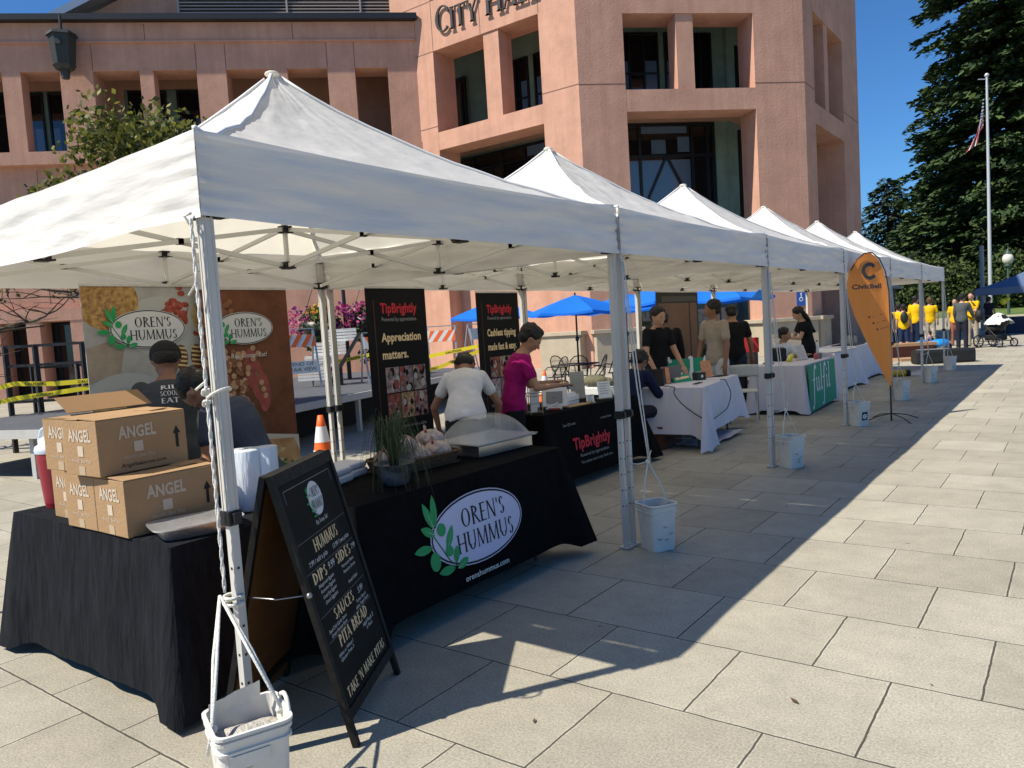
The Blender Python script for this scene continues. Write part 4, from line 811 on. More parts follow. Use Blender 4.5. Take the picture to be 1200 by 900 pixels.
def food2(p, F, w_, h):
    X, Y = w_/2, h/2; rnd = random.Random(9); D = [.0006]
    def fl(pts, m_): p.m(m_); D[0] += .00005; p.flat([(max(-X, min(X, a)), max(-Y, min(Y, b))) for a, b in pts], F, D[0])
    for k in range(3): fl(ellipse(-X+.42+.05*k, Y-.62-.1*k, .06, .16, 20), pinkp)
    for i in range(240):
        x, y = -X+.02+abs(rnd.gauss(0, .20)), Y-.45-rnd.random()*.42-.1*rnd.random(); fl(ellipse(x, y, .024, .023, 9), chick if i % 3 else chick2)
    for i in range(60): fl(ellipse(-X+.12+rnd.gauss(0, .1), Y-.08-rnd.random()*.25, .024, .023, 9), chick2)
    fl([(-X, -Y+.85), (X, -Y+.72), (X, -Y+.1), (-X, -Y+.1)], mat("white bowl print", (.50, .46, .40), .7, .06, 4)); fl([(-X, -Y+.74), (-X+.1, -Y+.76), (X-.05, -Y+.70), (X, -Y+.58), (X, -Y+.14), (-X, -Y+.10)], humb)
    for k in range(5): fl(ellipse(-X+.38, -Y+.62-.08*k, .30-.03*k, .03, 20), hum)
    for i in range(50): fl(ellipse(X-.24+rnd.gauss(0, .08), -Y+.50+rnd.gauss(0, .035), .018, .012, 7), leafd if i % 3 else hum)
    oren_logo(p, lambda x, y, d=0: F(x, y, d+.012), -.02, Y-.30, .25, bgm=mat("logo plain white", None)); text(p, "Rip. Scoop. Eat!", F, .0, Y-.53, .035, inkw, .013, w=.32)
banner("pale grey roll-up banner with flatbread, salad bowl and oval logo", -5.36, 2.42, 3.30, 2.02, bgrey, food1)
banner("brown roll-up banner with chickpeas and oval logo behind the stooping man", -5.30, 3.22, 4.03, 1.995, tanp, food2)
blk_b = mat("banner black", (.007, .007, .008), .7, .1, 3, spec=.15); duo = [mat("photo tone %d" % i, c, .8, .8, 22, var2=v) for i, (c, v) in enumerate([((.16, .13, .16), (.55, .4, .42)), ((.05, .04, .05), (.4, .3, .34)), ((.03, .03, .03), (.45, .38, .38)), ((.10, .05, .05), (.38, .12, .10)), ((.38, .25, .14), (.6, .42, .26)), ((.22, .10, .12), (.5, .26, .28))])]
def tb(head, n_):
    def draw(p, F, w_, h):
        X, Y = w_/2, h/2; p.m(mat("hair line red", (.16, .05, .06), .8)); p.flat([(-X+.085, -Y), (-X+.09, -Y), (-X+.09, Y-.10), (-X+.085, Y-.10)], F, .0007); p.flat([(-X+.02, -.20), (X-.04, -.20), (X-.04, -.196), (-X+.02, -.196)], F, .0009)
        text(p, "TipBrightly", F, .02, Y-.215, .085, redp, .001, w=.46, bold=.03); text(p, "Powered by appreciation.", F, .02, Y-.29, .035, greyp, .001, w=.44)
        for i, s_ in enumerate(head): text(p, s_, F, -.22, Y-.47-.155*i, .075, cream, .001, w=(.50, .32)[i] if len(head[1]) < 10 else .52, bold=.03, al='l')
        rnd = random.Random(n_); k = 0
        for r in range(2):
            for c_ in range(3):
                x0, y0 = -.20+.173*c_, Y-.93-.24*r; p.m(duo[(k+n_) % 6]); p.flat([(x0, y0), (x0+.165, y0), (x0+.165, y0+.228), (x0, y0+.228)], F, .001)
                for j in range(9):
                    p.m(rnd.choice([blk_b, duo[(k+2) % 6], plate, pinkp, blk_b])); cx, cy, rr = x0+.02+rnd.random()*.12, y0+.02+rnd.random()*.18, .012+rnd.random()*.022; p.flat(ellipse(cx, cy, min(rr, cx-x0, x0+.165-cx), min(rr*1.4, cy-y0, y0+.228-cy), 9), F, .0012+.0002*j)
                k += 1
        text(p, "Sign up for a chance to win a tablet", F, .03, -.30, .03, greyp, .001, w=.5); text(p, "TipBrightly", F, .12, -.45, .06, redp, .001, w=.27, bold=.03); text(p, "VISA", F, .03, -.54, .035, inkw, .001, w=.08, bold=.03)
        for q in (.15, .26): p.m(greyp); p.flat(ellipse(q, -.525, .04, .024, 14), F, .001); p.m(blk_b); p.flat(ellipse(q, -.525, .036, .02, 14), F, .0015)
        for i, s_ in enumerate(("Revolutionizing", "hospitality through", "cashless tipping.")): text(p, s_, F, -.10, -.67-.09*i, .045, greyp if i else inkw, .001, w=(.38, .42, .38)[i], al='l', bold=.01)
    return draw
t = banner("black roll-up banner reading Appreciation matters, beside the potted grass", -4.95, 4.585, 5.335, 1.985, blk_b, tb(("Appreciation", "matters."), 0))
t = banner("black roll-up banner reading Cashless tipping, behind the woman in magenta", -5.2, 6.40, 7.16, 1.965, blk_b, tb(("Cashless tipping", "made fast & easy."), 3))
# brown photo backdrop
def wallprint(p, F, w_, h):
    X, Y = w_/2, h/2; a = mat("backdrop tan", (.16, .09, .06), .8, .15, 1.5); b_ = mat("backdrop dark", (.02, .018, .015), .7); p.m(a); p.flat([(-X+.05, -Y+.05), (X-.06, -Y+.05), (X-.06, Y-.17), (-X+.05, Y-.17)], F, .001)
    p.m(b_); p.flat([(X-.38, -Y), (X-.34, -Y), (X-.34, Y-.17), (X-.38, Y-.17)], F, .002); p.m(mat("backdrop grey", (.07, .065, .06), .8)); p.flat([(-X+.2, Y-.15), (X-.05, Y-.14), (X-.05, Y-.06), (-X+.2, Y-.06)], F, .0015)
banner("dark framed brown backdrop panel behind the smiling man", -5.25, 10.85, 12.45, 1.98, mat("backdrop dark", (.02, .018, .015), .7), wallprint, name="backdrop_panel", group=None)
# green fulfil sign behind the white table
t = thing("green_sign", "green upright sign with pale letters between smiling man and beige shirt man", "sign", (-4.42, 10.0, .0), R_(-35))
s = MB(); s.box((0, 0, .72), (.02, .62, .55)); s.build("sign_sheet", t, green); s = MB().m(steel); [s.bar((0, y, 0), (0, y, .46), .02) for y in (-.2, .2)]; s.bb((-.15, -.3, 0), (.15, .3, .015)); s.build("stand", t)
s = MB(); fulfil(s, FR((.012, .18, .60), (0, 1, 0), (0, 0, 1)), .42); s.v = [(x, max(-.30, min(.30, y)), z) for x, y, z in s.v]; s.build("lettering", t)

# ---------------- feather flag ----------------
t = thing("feather_flag", "orange teardrop feather flag with grey C logo beyond the fourth canopy leg", "flag", (-2.07, 11.30, 0))
org = mat("flag orange", (.86, .30, .06), .65, .05, 5, .2, 14, trans=.25, stretch=(2, 2, .5)); pl = Vector((-.66, -.75, 0)); F0_ = FR((0, 0, 0), -pl, (0, 0, 1)); F = lambda x, y, d=0: F0_(x*1.08, y, d)
pole = MB().m(black_m); pole.cyl((0, 0, 0), (0, 0, .50), .012, .012, 8)
out = [(0, .46), (.012, 1.1), (.005, 1.75), (-.04, 2.02), (-.12, 2.19), (-.22, 2.275), (-.32, 2.27), (-.43, 2.19), (-.52, 2.05), (-.565, 1.88), (-.555, 1.70), (-.48, 1.45), (-.35, 1.13), (-.20, .82), (-.07, .56)]
pole.tube([F(x+.008, y+.0) for x, y in out[:9]], .008, 6); 
for k in range(4): a = PI/4+PI/2*k; pole.tube([(0, 0, .10), (.22*math.cos(a), .22*math.sin(a), .07), (.40*math.cos(a), .40*math.sin(a), .008)], .007, 6)
pole.build("pole_and_feet", t); fl = MB().m(org)
cx, cy = -.2, 1.5; sh = MB().m(org)
def fpt(u_, v_):
    k = u_*(len(out)); i = int(k) % len(out); f_ = k-int(k); a, b = out[i], out[(i+1) % len(out)]; x, y = a[0]+(b[0]-a[0])*f_, a[1]+(b[1]-a[1])*f_
    X, Y = cx+(x-cx)*v_, cy+(y-cy)*v_; return F(X, Y, .012*math.sin(X*14+Y*3)*(1-v_**4)+.02*math.sin(Y*2.2))
sh.grid(fpt, 60, 10); fs = sh.build("flag_cloth", t)
pr = MB(); gm = mat("flag print grey", (.05, .05, .055), .7)
def Fd(x, y, d=0): return F(x, y, .012*math.sin(x*14+y*3)*.9+.02*math.sin(y*2.2)+d+.004)
n = 22; R1, R2 = .115, .068; cxx, cyy = -.24, 2.03
for i in range(n):
    a0, a1 = R_(38+284*i/n), R_(38+284*(i+1)/n); pr.m(gm); pr.flat([(cxx+R2*math.cos(a0), cyy+R2*math.sin(a0)), (cxx+R1*math.cos(a0), cyy+R1*math.sin(a0)), (cxx+R1*math.cos(a1), cyy+R1*math.sin(a1)), (cxx+R2*math.cos(a1), cyy+R2*math.sin(a1))], Fd)
pr.m(org); pr.flat([(cxx-.05, cyy-.04), (cxx+.07, cyy-.04), (cxx+.03, cyy), (cxx+.01, cyy+.055), (cxx-.02, cyy+.02)], Fd, .002)
text(pr, "CivicBell", Fd, -.285, 1.80, .062, gm, 0, w=.41, bold=.03)
for k in range(3):
    x, y = -.26+.05*k, 1.42-.085*k; pr.m(gm); pr.flat(ellipse(x-.02, y, .014, .014, 8), Fd); pr.flat([(x+.02, y-.003), (x+.17, y+.03), (x+.17, y+.036), (x+.02, y+.003)], Fd)
pr.build("flag_print", fs)

# ---------------- things on the hummus table ----------------
TZ = .748
t = thing("potted_grass", "dark marbled bowl with drooping ponytail grass at table 2's near end".replace("table 2's near end", "the near end of the logo table"), "potted plant", (-3.02, 2.92, TZ))
MB().lathe([(.045, 0), (.07, .004), (.095, .07), (.108, .118), (.114, .122), (.104, .122), (.098, .105), (.0, .104)], n=24, cap=False).build("pot", t, mat("marbled pot", (.03, .035, .045), .35, .9, 14, var2=(.16, .18, .22)))
g = MB().m(mat("grass blade", (.055, .075, .025), .7, .35, 9)); rnd = random.Random(4)
for i in range(150):
    a = rnd.random()*6.28; ln = .16+.20*rnd.random(); up_ = .12+.14*rnd.random(); w_ = .0035; P0 = Vector((.012*math.cos(a), .012*math.sin(a), .10+.10*rnd.random())); pts = []
    for j in range(6): q = j/5; rr = ln*.62*(q**.8); pts.append(P0+Vector((rr*math.cos(a+.2*q), rr*math.sin(a+.2*q), up_*math.sin(q*2.2)*1.3-.26*q**2.4*(.5+ln*2.4))))
    sd_ = Vector((-math.sin(a), math.cos(a), 0))*w_; vs = []
    for j, p_ in enumerate(pts): k_ = 1-.85*j/5; vs += [p_-sd_*k_, p_+sd_*k_]
    g.add(vs, [(2*j, 2*j+1, 2*j+3, 2*j+2) for j in range(5)])
g.m(mat("stem brown", (.16, .10, .05), .8))
for k in range(5): a = k*1.3; g.tube([(0.02*math.cos(a), .02*math.sin(a), .10), (.03*math.cos(a), .03*math.sin(a), .26)], .007, 6)
g.build("blades", t)
t = thing("wicker_basket", "shallow brown wicker basket holding the bagged pitas", "basket", (-3.30, 3.36, TZ), R_(-6))
wk = mat("wicker", (.13, .065, .03), .8, .4, 60, .8, 70); b = MB().m(wk)
for z, r in ((0, .0), (.012, .004), (.024, .008), (.036, .012), (.048, .016), (.060, .020), (.070, .026)):
    b.tube([(x*(1), y, z+.006) for x, y in [((.13+r)*math.copysign(abs(math.cos(a))**.4, math.cos(a)), (.26+r)*math.copysign(abs(math.sin(a))**.4, math.sin(a))) for a in [2*PI*i/44+.001 for i in range(44)]]], .0085, 6, closed=True)
b.bb((-.13, -.26, 0), (.13, .26, .008)); b.build("basket_weave", t)
bagp = mat("bagged pita", (.42, .31, .26), .3, .45, 26, .9, 34, spec=.8); tie = mat("red tie", (.45, .02, .03), .5)
for i, (x, y, z) in enumerate(((-.05, -.16, .075), (.05, -.03, .075), (-.05, .05, .08), (.05, .16, .08), (-.04, .20, .14), (.0, -.10, .15))):
    b = MB().m(bagp); c_ = Vector((-3.30+x, 3.36+y, TZ+z)); nv, nu = 12, 20
    def bp(u_, v_, c_=c_, i=i):
        a, q = 2*PI*u_, PI*v_; r = 1+.10*math.sin(a*7+i*2)*math.sin(q)*q/PI+.06*noise(u_*6, v_*6, i*4); return c_+Vector((.098*math.sin(q)*math.cos(a)*r, .085*math.sin(q)*math.sin(a)*r, .066*math.cos(q)*r))
    b.grid(bp, nu, nv); o_ = c_+Vector((.02, -.06, .062)); b.add([o_+Vector((-.012, 0, -.01)), o_+Vector((.012, 0, -.01)), o_+Vector((.03, -.02, .035)), o_+Vector((0, -.01, .045)), o_+Vector((-.028, .01, .03))], [(0, 1, 2, 3, 4)]); b.m(tie); b.ell(o_, .009, None, 8, 6)
    o2 = b.build("pita_bag"); tag(o2, ["bagged pita nearest the potted grass in the basket", "bagged pita at the front middle of the basket", "bagged pita at the back middle of the basket", "bagged pita at the far front end of the basket", "bagged pita lying on top at the far end", "bagged pita with red tie lying on top near the grass"][i], "bread bag", "bagged pitas in the wicker basket")
t = thing("chafing_dish", "steel chafing dish with a fogged clear dome lid at the table's far end", "chafing dish", (-3.26, 4.02, TZ), R_(-4))
st_ = mat("stainless", (.42, .42, .42), .25, .1, 8, metal=.9); b = MB().m(st_); b.bb((-.19, -.27, .0), (.19, .27, .075)); b.bb((-.215, -.295, .075), (.215, .295, .085)); b.build("pan", t, bevel=.006)
dome = mat("fogged dome", (.62, .61, .57), .18, .35, 6, .9, 9, spec=.9, alpha=.30); dm = MB().m(dome)
def dp(u_, v_):
    a = 2*PI*u_; k = 1-v_; ex = .4+.5*v_; return (.215*k**.5*math.copysign(abs(math.cos(a))**ex, math.cos(a)), .295*k**.5*math.copysign(abs(math.sin(a))**ex, math.sin(a)), .088+.16*(1-(1-v_)**1.7)+.0*v_)
dm.grid(dp, 48, 14); dm.bb((-.22, -.30, .086), (.22, .30, .092)); dm.build("dome_lid", t)
for i, (x, y, z, r) in enumerate(((-3.50, 2.98, 0, .0), (-3.42, 2.80, 0, .1))):
    b = MB(); b.bb((-.09, -.11, 0), (.09, .11, .045)); b.bb((-.085, -.105, .046), (.085, .105, .085)); o_ = b.build("foam_box", None, mat("foam white", (.58, .58, .62), .6), bevel=.012, loc=(x, y, TZ)); o_.rotation_euler = (0, 0, r+.2); tag(o_, ["white foam food box, the farther one behind the potted grass", "white foam food box, the nearer one behind the menu board"][i], "food box", "white foam boxes behind the potted grass")

# ---------------- things on the tipping table ----------------
pap = mat("paper", None) if "paper" in MC else mat("paper", (.72, .71, .68), .7)
wht = mat("white plastic", (.62, .62, .62), .35, .03, 5); gry = mat("grey plastic", (.20, .20, .21), .5); acr = mat("acrylic", (.45, .40, .33), .2, spec=.8, alpha=.55)
t = thing("tablet_stand", "white tablet on a tilted desk stand, its back towards the walkway", "tablet", (-4.13, 6.20, TZ), R_(-60))
b = MB(); b.box((0, 0, .12), (.012, .25, .19), rot=Matrix.Rotation(R_(-22), 3, 'Y')); b.build("tablet", t, wht, bevel=.004); b = MB().m(gry); b.box((.012, 0, .12), (.004, .16, .12), rot=Matrix.Rotation(R_(-22), 3, 'Y')); b.ell((.016, 0, .12), (.003, .012, .012), None, 8, 6); b.build("back_plate", t); b = MB().m(wht); b.box((-.02, 0, .012), (.14, .14, .02)); b.bar((.1, -.08, .02), (.0, .08, .09), .012); b.build("foot", t)
b = MB().m(wht); b.bb((-.10, -.14, 0), (.10, .14, .10)); b.bb((-.095, -.13, .10), (.07, .13, .125)); b.m(gry); b.bb((.10, -.13, .045), (.102, .13, .052)); o_ = b.build("receipt_printer", None, bevel=.008, loc=(-4.24, 6.55, TZ)); o_.rotation_euler = (0, 0, R_(8)); tag(o_, "white receipt printer under the magenta woman's hand", "printer")
def rack(name, label, loc, rz, w_, h, tilt=12, m_=pap, lines=5):
    t = thing(name, label, "card stand", loc, rz, "card stands on the tipping table"); rt_ = Matrix.Rotation(R_(-tilt), 3, 'Y')
    b = MB(); b.box((0, 0, h/2), (.004, w_, h), rot=rt_); s_ = b.build("card", t, m_); b = MB().m(greyp); v = rt_ @ Vector((0, 0, 1)); F = FR(Vector((0, 0, h/2))+rt_ @ Vector((.003, 0, 0)), (0, 1, 0), v)
    for k in range(lines): y = h*(.35-.7*k/lines); b.flat([(-w_*.35, y), (w_*(.35-.1*(k % 3)), y), (w_*(.35-.1*(k % 3)), y+.006), (-w_*.35, y+.006)], F, .001)
    b.build("print_lines", s_); b = MB(); b.box((0, 0, .008), (.07, w_, .012)); b.build("foot", t, acr)
rack("card_stand", "tall grey menu card standing behind the printer", (-4.45, 7.15, TZ), R_(-35), .17, .30, 6, mat("aged card", (.38, .36, .30), .8, .1, 8), 7)
rack("card_stand", "white letter-size card leaning at the far end of the tipping table", (-4.12, 7.16, TZ), R_(-30), .16, .19, 14)
rack("card_stand", "short slanted white card pair nearest the canopy leg", (-4.10, 7.45, TZ), R_(-20), .20, .12, 40)
rack("card_stand", "small white card block beside the wooden paddle", (-4.05, 6.74, TZ), R_(-30), .09, .09, 8)
t = thing("brochure_rack", "wire rack with a tall receipt card at the near corner of the tipping table", "rack", (-4.13, 5.86, TZ), R_(-35))
b = MB().m(mat("wood wire", (.40, .27, .17), .6))
for x in (-.05, .05):
    for y in (-.06, .06): b.bar((x, y, 0), (x, y, .20), .006)
for z in (.02, .10, .17, .20):
    for y in (-.06, .06): b.bar((-.05, y, z), (.05, y, z), .005)
    for x in (-.05, .05): b.bar((x, -.06, z), (x, .06, z), .005)
b.build("wire_frame", t); b = MB().m(pap); b.box((0, 0, .21), (.004, .09, .30), rot=Matrix.Rotation(R_(-5), 3, 'Y')); b.box((.03, -.02, .07), (.004, .07, .10)); b.m(greyp)
for k in range(8): b.box((.0045-.0009*k*0, 0, .10+.03*k), (.006, .05, .004), rot=Matrix.Rotation(R_(-5), 3, 'Y'))
b.build("card", t)
b = MB(); b.box((0, 0, .01), (.10, .34, .014)); b.cyl((0, .17, .01), (0, .27, .01), .014); o_ = b.build("wooden_paddle", None, mat("pale wood", (.36, .22, .10), .6, .15, 8, stretch=(8, 1, 1)), bevel=.004, loc=(-4.06, 6.48, TZ)); o_.rotation_euler = (0, 0, R_(-6)); tag(o_, "pale wooden serving paddle on the front edge of the tipping table", "paddle")
b = MB(); b.lathe([(.0, 0), (.05, 0), (.06, .02), (.0, .022)], n=14, cap=False); o_ = b.build("candy_dish", None, mat("candy red", (.30, .05, .03), .5, .8, 60), loc=(-4.1, 6.15, TZ)); tag(o_, "small dish of red sweets beside the wooden paddle", "dish")
# green bottle/plant strip beside the rack
b = MB(); b.box((0, 0, .15), (.02, .035, .30)); o_ = b.build("tall_card", None, mat("olive card", (.20, .24, .12), .7), bevel=.003, loc=(-4.27, 5.80, TZ)); tag(o_, "tall narrow olive card left of the wire rack", "card")

# ---------------- things on the cable table ----------------
def lap(label, loc, rz, m_=gry, open_=105):
    t = thing("laptop", label, "laptop", loc, rz); b = MB(); b.bb((-.11, -.16, 0), (.11, .16, .014)); b.build("keyboard_half", t, m_, bevel=.003); b = MB(); b.box((.11+.03, 0, .11), (.008, .32, .22), rot=Matrix.Rotation(R_(14), 3, 'Y')); b.build("screen", t, m_, bevel=.003)
lap("grey laptop whose raised lid faces the walkway", (-4.30, 9.02, TZ), R_(-30), mat("laptop grey", (.16, .16, .17), .4, metal=.5)); lap("dark laptop in front of the crouching man with glasses", (-4.28, 8.62, TZ), R_(-70), mat("laptop dark", (.04, .035, .03), .4))
orc = mat("orange card", (.62, .24, .10), .7, .25, 30); 
rack("card_stand", "narrow orange card standing beside the dark laptop", (-4.17, 8.85, TZ), R_(-40), .055, .21, 12, orc, 4); rack("card_stand", "wide orange card standing by the beige shirt man's hand", (-4.02, 9.72, TZ), R_(-35), .15, .23, 12, orc, 5)
b = MB().m(mat("dark case", (.015, .02, .018), .4)); b.bb((-.05, -.07, 0), (.05, .07, .10)); b.m(pap); b.flat(ellipse(0.01, .05, .02, .02, 12), FR((.051, 0, 0), (0, 1, 0), (0, 0, 1))); o_ = b.build("black_box", None, loc=(-3.98, 9.38, TZ)); o_.rotation_euler = (0, 0, -.5); tag(o_, "small black box with a white ring logo on the cable table", "box")
b = MB().m(green); b.add([(0, -.15, 0), (.12, -.15, 0), (.06, -.15, .09), (0, .15, 0), (.12, .15, 0), (.06, .15, .09)], [(0, 1, 2), (5, 4, 3), (0, 2, 5, 3), (2, 1, 4, 5), (1, 0, 3, 4)]); b.m(cream); b.flat([(-.12, -.02), (.12, 0), (.12, .03), (-.12, .02)], FR((.095, 0, .045), (0, 1, 0), (-.5, 0, .8)), .002); o_ = b.build("leaflet_tent", None, loc=(-4.18, 9.15, TZ)); o_.rotation_euler = (0, 0, -.4); tag(o_, "green and cream folded leaflet tent on the cable table", "leaflet")
b = MB().m(inkb); b.box((-3.78, 8.86, TZ+.006), (.05, .24, .008), rz=.1); o_ = b.build("phone"); tag(o_, "black phone lying flat near the front edge of the cable table", "phone")
b = MB().m(inkb); b.box((-3.92, 9.93, TZ+.006), (.14, .22, .01), rz=-.2); o_ = b.build("notebook", None); tag(o_, "black notebook beside the beige shirt man's hand", "notebook")
b = MB(); 
cab = [(-3.95, 8.42, TZ+.006), (-3.80, 8.24, TZ+.01), (-3.79, 8.19, .70), (-3.72, 8.19, .60), (-3.62, 8.22, .50), (-3.48, 8.30, .39), (-3.44, 8.45, .37), (-3.47, 8.70, .38), (-3.52, 9.0, .39), (-3.545, 9.2, .42), (-3.55, 9.32, .52), (-3.56, 9.36, .60), (-3.575, 9.30, .70), (-3.60, 9.28, TZ+.012), (-3.66, 9.28, TZ+.01)]
sm_ = []
for i in range(len(cab)-1):
    p0, p1, p2, p3 = [Vector(cab[max(0, min(len(cab)-1, k))]) for k in (i-1, i, i+1, i+2)]
    for j in range(4): q = j/4; sm_.append(.5*((2*p1)+(p2-p0)*q+(2*p0-5*p1+4*p2-p3)*q*q+(3*p1-p0-3*p2+p3)*q**3))
b.tube(sm_+[Vector(cab[-1])], .006, 6); o_ = b.build("power_cable", None, inkb); tag(o_, "black power cable drooping across the front of the white cloth", "cable")
# ---------------- things on the green bannered table and beyond ----------------
b = MB(); b.box((-4.0, 12.2, TZ+.012), (.14, .20, .02), rz=.5); tag(b.build("tissue_pack", None, mat("blue pack", (.02, .14, .30), .5), bevel=.006), "small blue pack lying on the green bannered table", "pack")
b = MB(); b.box((-3.78, 12.62, TZ+.05), (.05, .22, .08), rot=Matrix.Rotation(R_(25), 3, 'X')); tag(b.build("tape_gun", None, mat("bright yellow", (.62, .52, .02), .5), bevel=.01), "bright yellow handheld gadget on the green bannered table", "gadget")
b = MB(); b.box((-4.05, 12.9, TZ+.11), (.22, .26, .22), rz=.4); tag(b.build("tote_bag", None, bagm, bevel=.03), "black soft tote bag in front of the seated man", "bag")
rack("card_stand", "clear menu stand leaning on the green bannered table", (-3.72, 13.0, TZ), R_(-30), .20, .26, 25, mat("speckled card", (.50, .48, .46), .5, .4, 40), 6)
for i, (x, y, c_) in enumerate(((-3.52, 13.15, (.45, .10, .12)), (-3.50, 13.30, (.15, .16, .17)))): b = MB(); b.lathe([(.03, 0), (.04, .01), (.04, .08), (.02, .10), (.0, .1)], n=12, cap=False); tag(b.build("snack_jar", None, mat("jar %d" % i, c_, .4, .4, 50), loc=(x, y, TZ)), ["red and white snack jar at the far end above the green banner", "grey snack jar beside the red one above the green banner"][i], "jar")
for i, (x, y, r, h, m_) in enumerate(((-4.02, 15.1, .04, .22, wht), (-4.15, 17.55, .035, .20, gry), (-4.05, 17.75, .04, .24, acr), (-4.12, 17.95, .035, .22, gry), (-4.0, 18.1, .035, .21, acr))):
    b = MB().m(m_); b.lathe([(r*.9, 0), (r, .01), (r, h*.7), (r*.45, h*.85), (r*.4, h), (0, h)], n=12, cap=False); b.m(blk); b.cyl((0, 0, h*.96), (0, 0, h*1.08), r*.45, r*.4, 8)
    tag(b.build("bottle", None, loc=(x, y, TZ)), ["white water bottle with black cap near the long-haired woman", "leftmost grey bottle of the group on the farthest table", "second clear bottle of the group on the farthest table", "third grey bottle of the group on the farthest table", "rightmost clear bottle on the farthest table"][i], "bottle", "bottles on the far tables")
b = MB(); b.bb((-4.35, 17.45, TZ), (-3.85, 18.3, TZ+.02)); tag(b.build("serving_tray", None, blk, bevel=.004), "black serving tray beneath the bottles on the farthest table", "tray")
b = MB(); b.grid(lambda u_, v_: (-4.35+.7*u_, 14.98+1.6*v_, TZ+.006+.012*noise(u_*6, v_*6)), 14, 14); tag(b.build("paper_sheets", None, pap), "loose white papers covering the plain white table", "papers")
# white folding chair
def fchair(label, loc, rz):
    t = thing("folding_chair", label, "chair", loc, rz, "white folding chairs"); m_ = mat("chair white", (.55, .54, .49), .45)
    b = MB(); b.box((0, .02, .45), (.40, .38, .025)); b.build("seat", t, m_, bevel=.01); b = MB(); b.grid(lambda u_, v_: (-.21+.42*u_, -.20-.03*math.cos((u_-.5)*3)-.05*v_, .68+.17*v_-.02*abs(u_-.5)), 10, 5); b.build("backrest", t, m_, solid=.018)
    for x in (-.2, .2): b = MB(); b.tube([(x, .26, 0), (x, -.05, .45), (x, -.23, .84)], .012, 8); b.build("leg", t, m_); b = MB(); b.tube([(x*.88, -.26, 0), (x*.88, .16, .44)], .012, 8); b.build("leg", t, m_)
fchair("white folding chair between the cable table and the green bannered table", (-3.95, 10.9, 0), R_(20)); fchair("white folding chair behind the seated man, mostly hidden", (-4.65, 12.9, 0), R_(-70))
# ---------------- stage, barricades, tape ----------------
deck = mat("stage deck grey", (.09, .095, .105), .7, .15, 3); rail_w = mat("stage edge pale", (.46, .45, .42), .6, .08, 5); bwhite = mat("board white", (.62, .62, .60), .6, .06, 6); borange = mat("reflective orange", (.78, .13, .02), .5); tapey = mat("caution yellow", (.72, .58, .02), .5)
SO = Vector((-8.75, 6.0, 0)); su = Vector((-.305, .952, 0)).normalized(); sv = Vector((-su.y, su.x, 0)); sa = math.atan2(su.y, su.x)
t = thing("portable_stage", "grey portable stage with pale edge beam behind the banners", "stage", SO)
def SP(a, b_, z=0): return su*a+sv*b_+Vector((0, 0, z))
b = MB(); b.box(SP(4.2, 2.6, .645), (10.8, 5.0, .03), rz=sa); b.build("deck", t, deck)
b = MB(); b.box(SP(4.2, .07, .60), (10.86, .05, .11), rz=sa); b.box(SP(-1.22, 2.6, .60), (.05, 5.0, .11), rz=sa); b.build("edge_beam", t, rail_w)
for a in (-1.1, .9, 2.9, 4.9, 6.9, 9.4):
    for c in (.15, 2.6): b = MB(); p = SP(a, c); b.box((p.x, p.y, .29), (.07, .07, .58), rz=sa); b.build("leg", t, rail_w)
b = MB(); b.box(SP(4.2, .7, .30), (10.6, .03, .5), rz=sa); b.build("skirt", t, mat("stage shade cloth", (.02, .02, .022), .9))
t = thing("stage_railing", "black metal railing with caution tape at the left rear of the stage", "railing", (-13.6, 5.75, 0))
b = MB().m(black_m); posts = [(-.75, -.55), (-.30, -.27), (.28, .22), (.62, .50), (1.3, 1.0)]
for x, y in posts: b.bar((x, y, 0.0), (x, y, 1.79), .07)
for i in range(4):
    (x0, y0), (x1, y1) = posts[i], posts[i+1]
    for z in (1.77, 1.45, 1.15, .85, .62): b.bar((x0, y0, z), (x1, y1, z), .045)
for x, y in ((-.1, -.9), (.45, -.4), (1.0, .1)): b.bar((x-.6, y+.7, .3), (x-.6, y+.7, 1.45), .05); b.bar((x-.6, y+.7, 1.4), (x, y+1.1, 1.4), .04)
b.build("rails", t); b = MB(); b.box((.1, -.3, .42), (1.1, .4, .10), rz=.6); b.box((.1, -.35, .20), (.08, .08, .4)); b.build("platform_edge", t, rail_w)
def tape(label, pts, wd=.075):
    b = MB().m(tapey); P = [Vector(p) for p in pts]
    for i in range(len(P)-1): b.quad(P[i]-Vector((0, 0, wd/2)), P[i+1]-Vector((0, 0, wd/2)), P[i+1]+Vector((0, 0, wd/2)), P[i]+Vector((0, 0, wd/2)))
    for i in range(len(P)-1):
        d = P[i+1]-P[i]; n_ = max(1, int(d.length/.6))
        for k in range(n_):
            o = P[i]+d*((k+.5)/n_); h = Vector((-d.y, d.x, 0)).normalized(); side = 1 if h.dot(Vector((0, 0, 0))-o) < 0 else -1; du = d.normalized()
            F = FR(o, du, (0, 0, 1)); 
            if (du.cross(Vector((0, 0, 1)))).dot(-o) < 0: F = FR(o, -du, (0, 0, 1))
            text(b, "CAUTION", F, 0, -.022, .042, inkb, .004, w=.34, bold=.02)
    o = b.build("caution_tape"); tag(o, label, "caution tape", "yellow caution tapes strung along the stage")
tape("upper caution tape run crossing the black railing at far left", [(-14.6, 4.62, 1.00), (-13.88, 5.11, 1.17), (-13.34, 5.51, 1.13), (-12.5, 6.15, 1.16)]); tape("lower caution tape run crossing the black railing at far left", [(-14.6, 4.6, .80), (-13.88, 5.13, .93), (-13.2, 5.62, 1.0), (-12.4, 6.3, 1.10)])
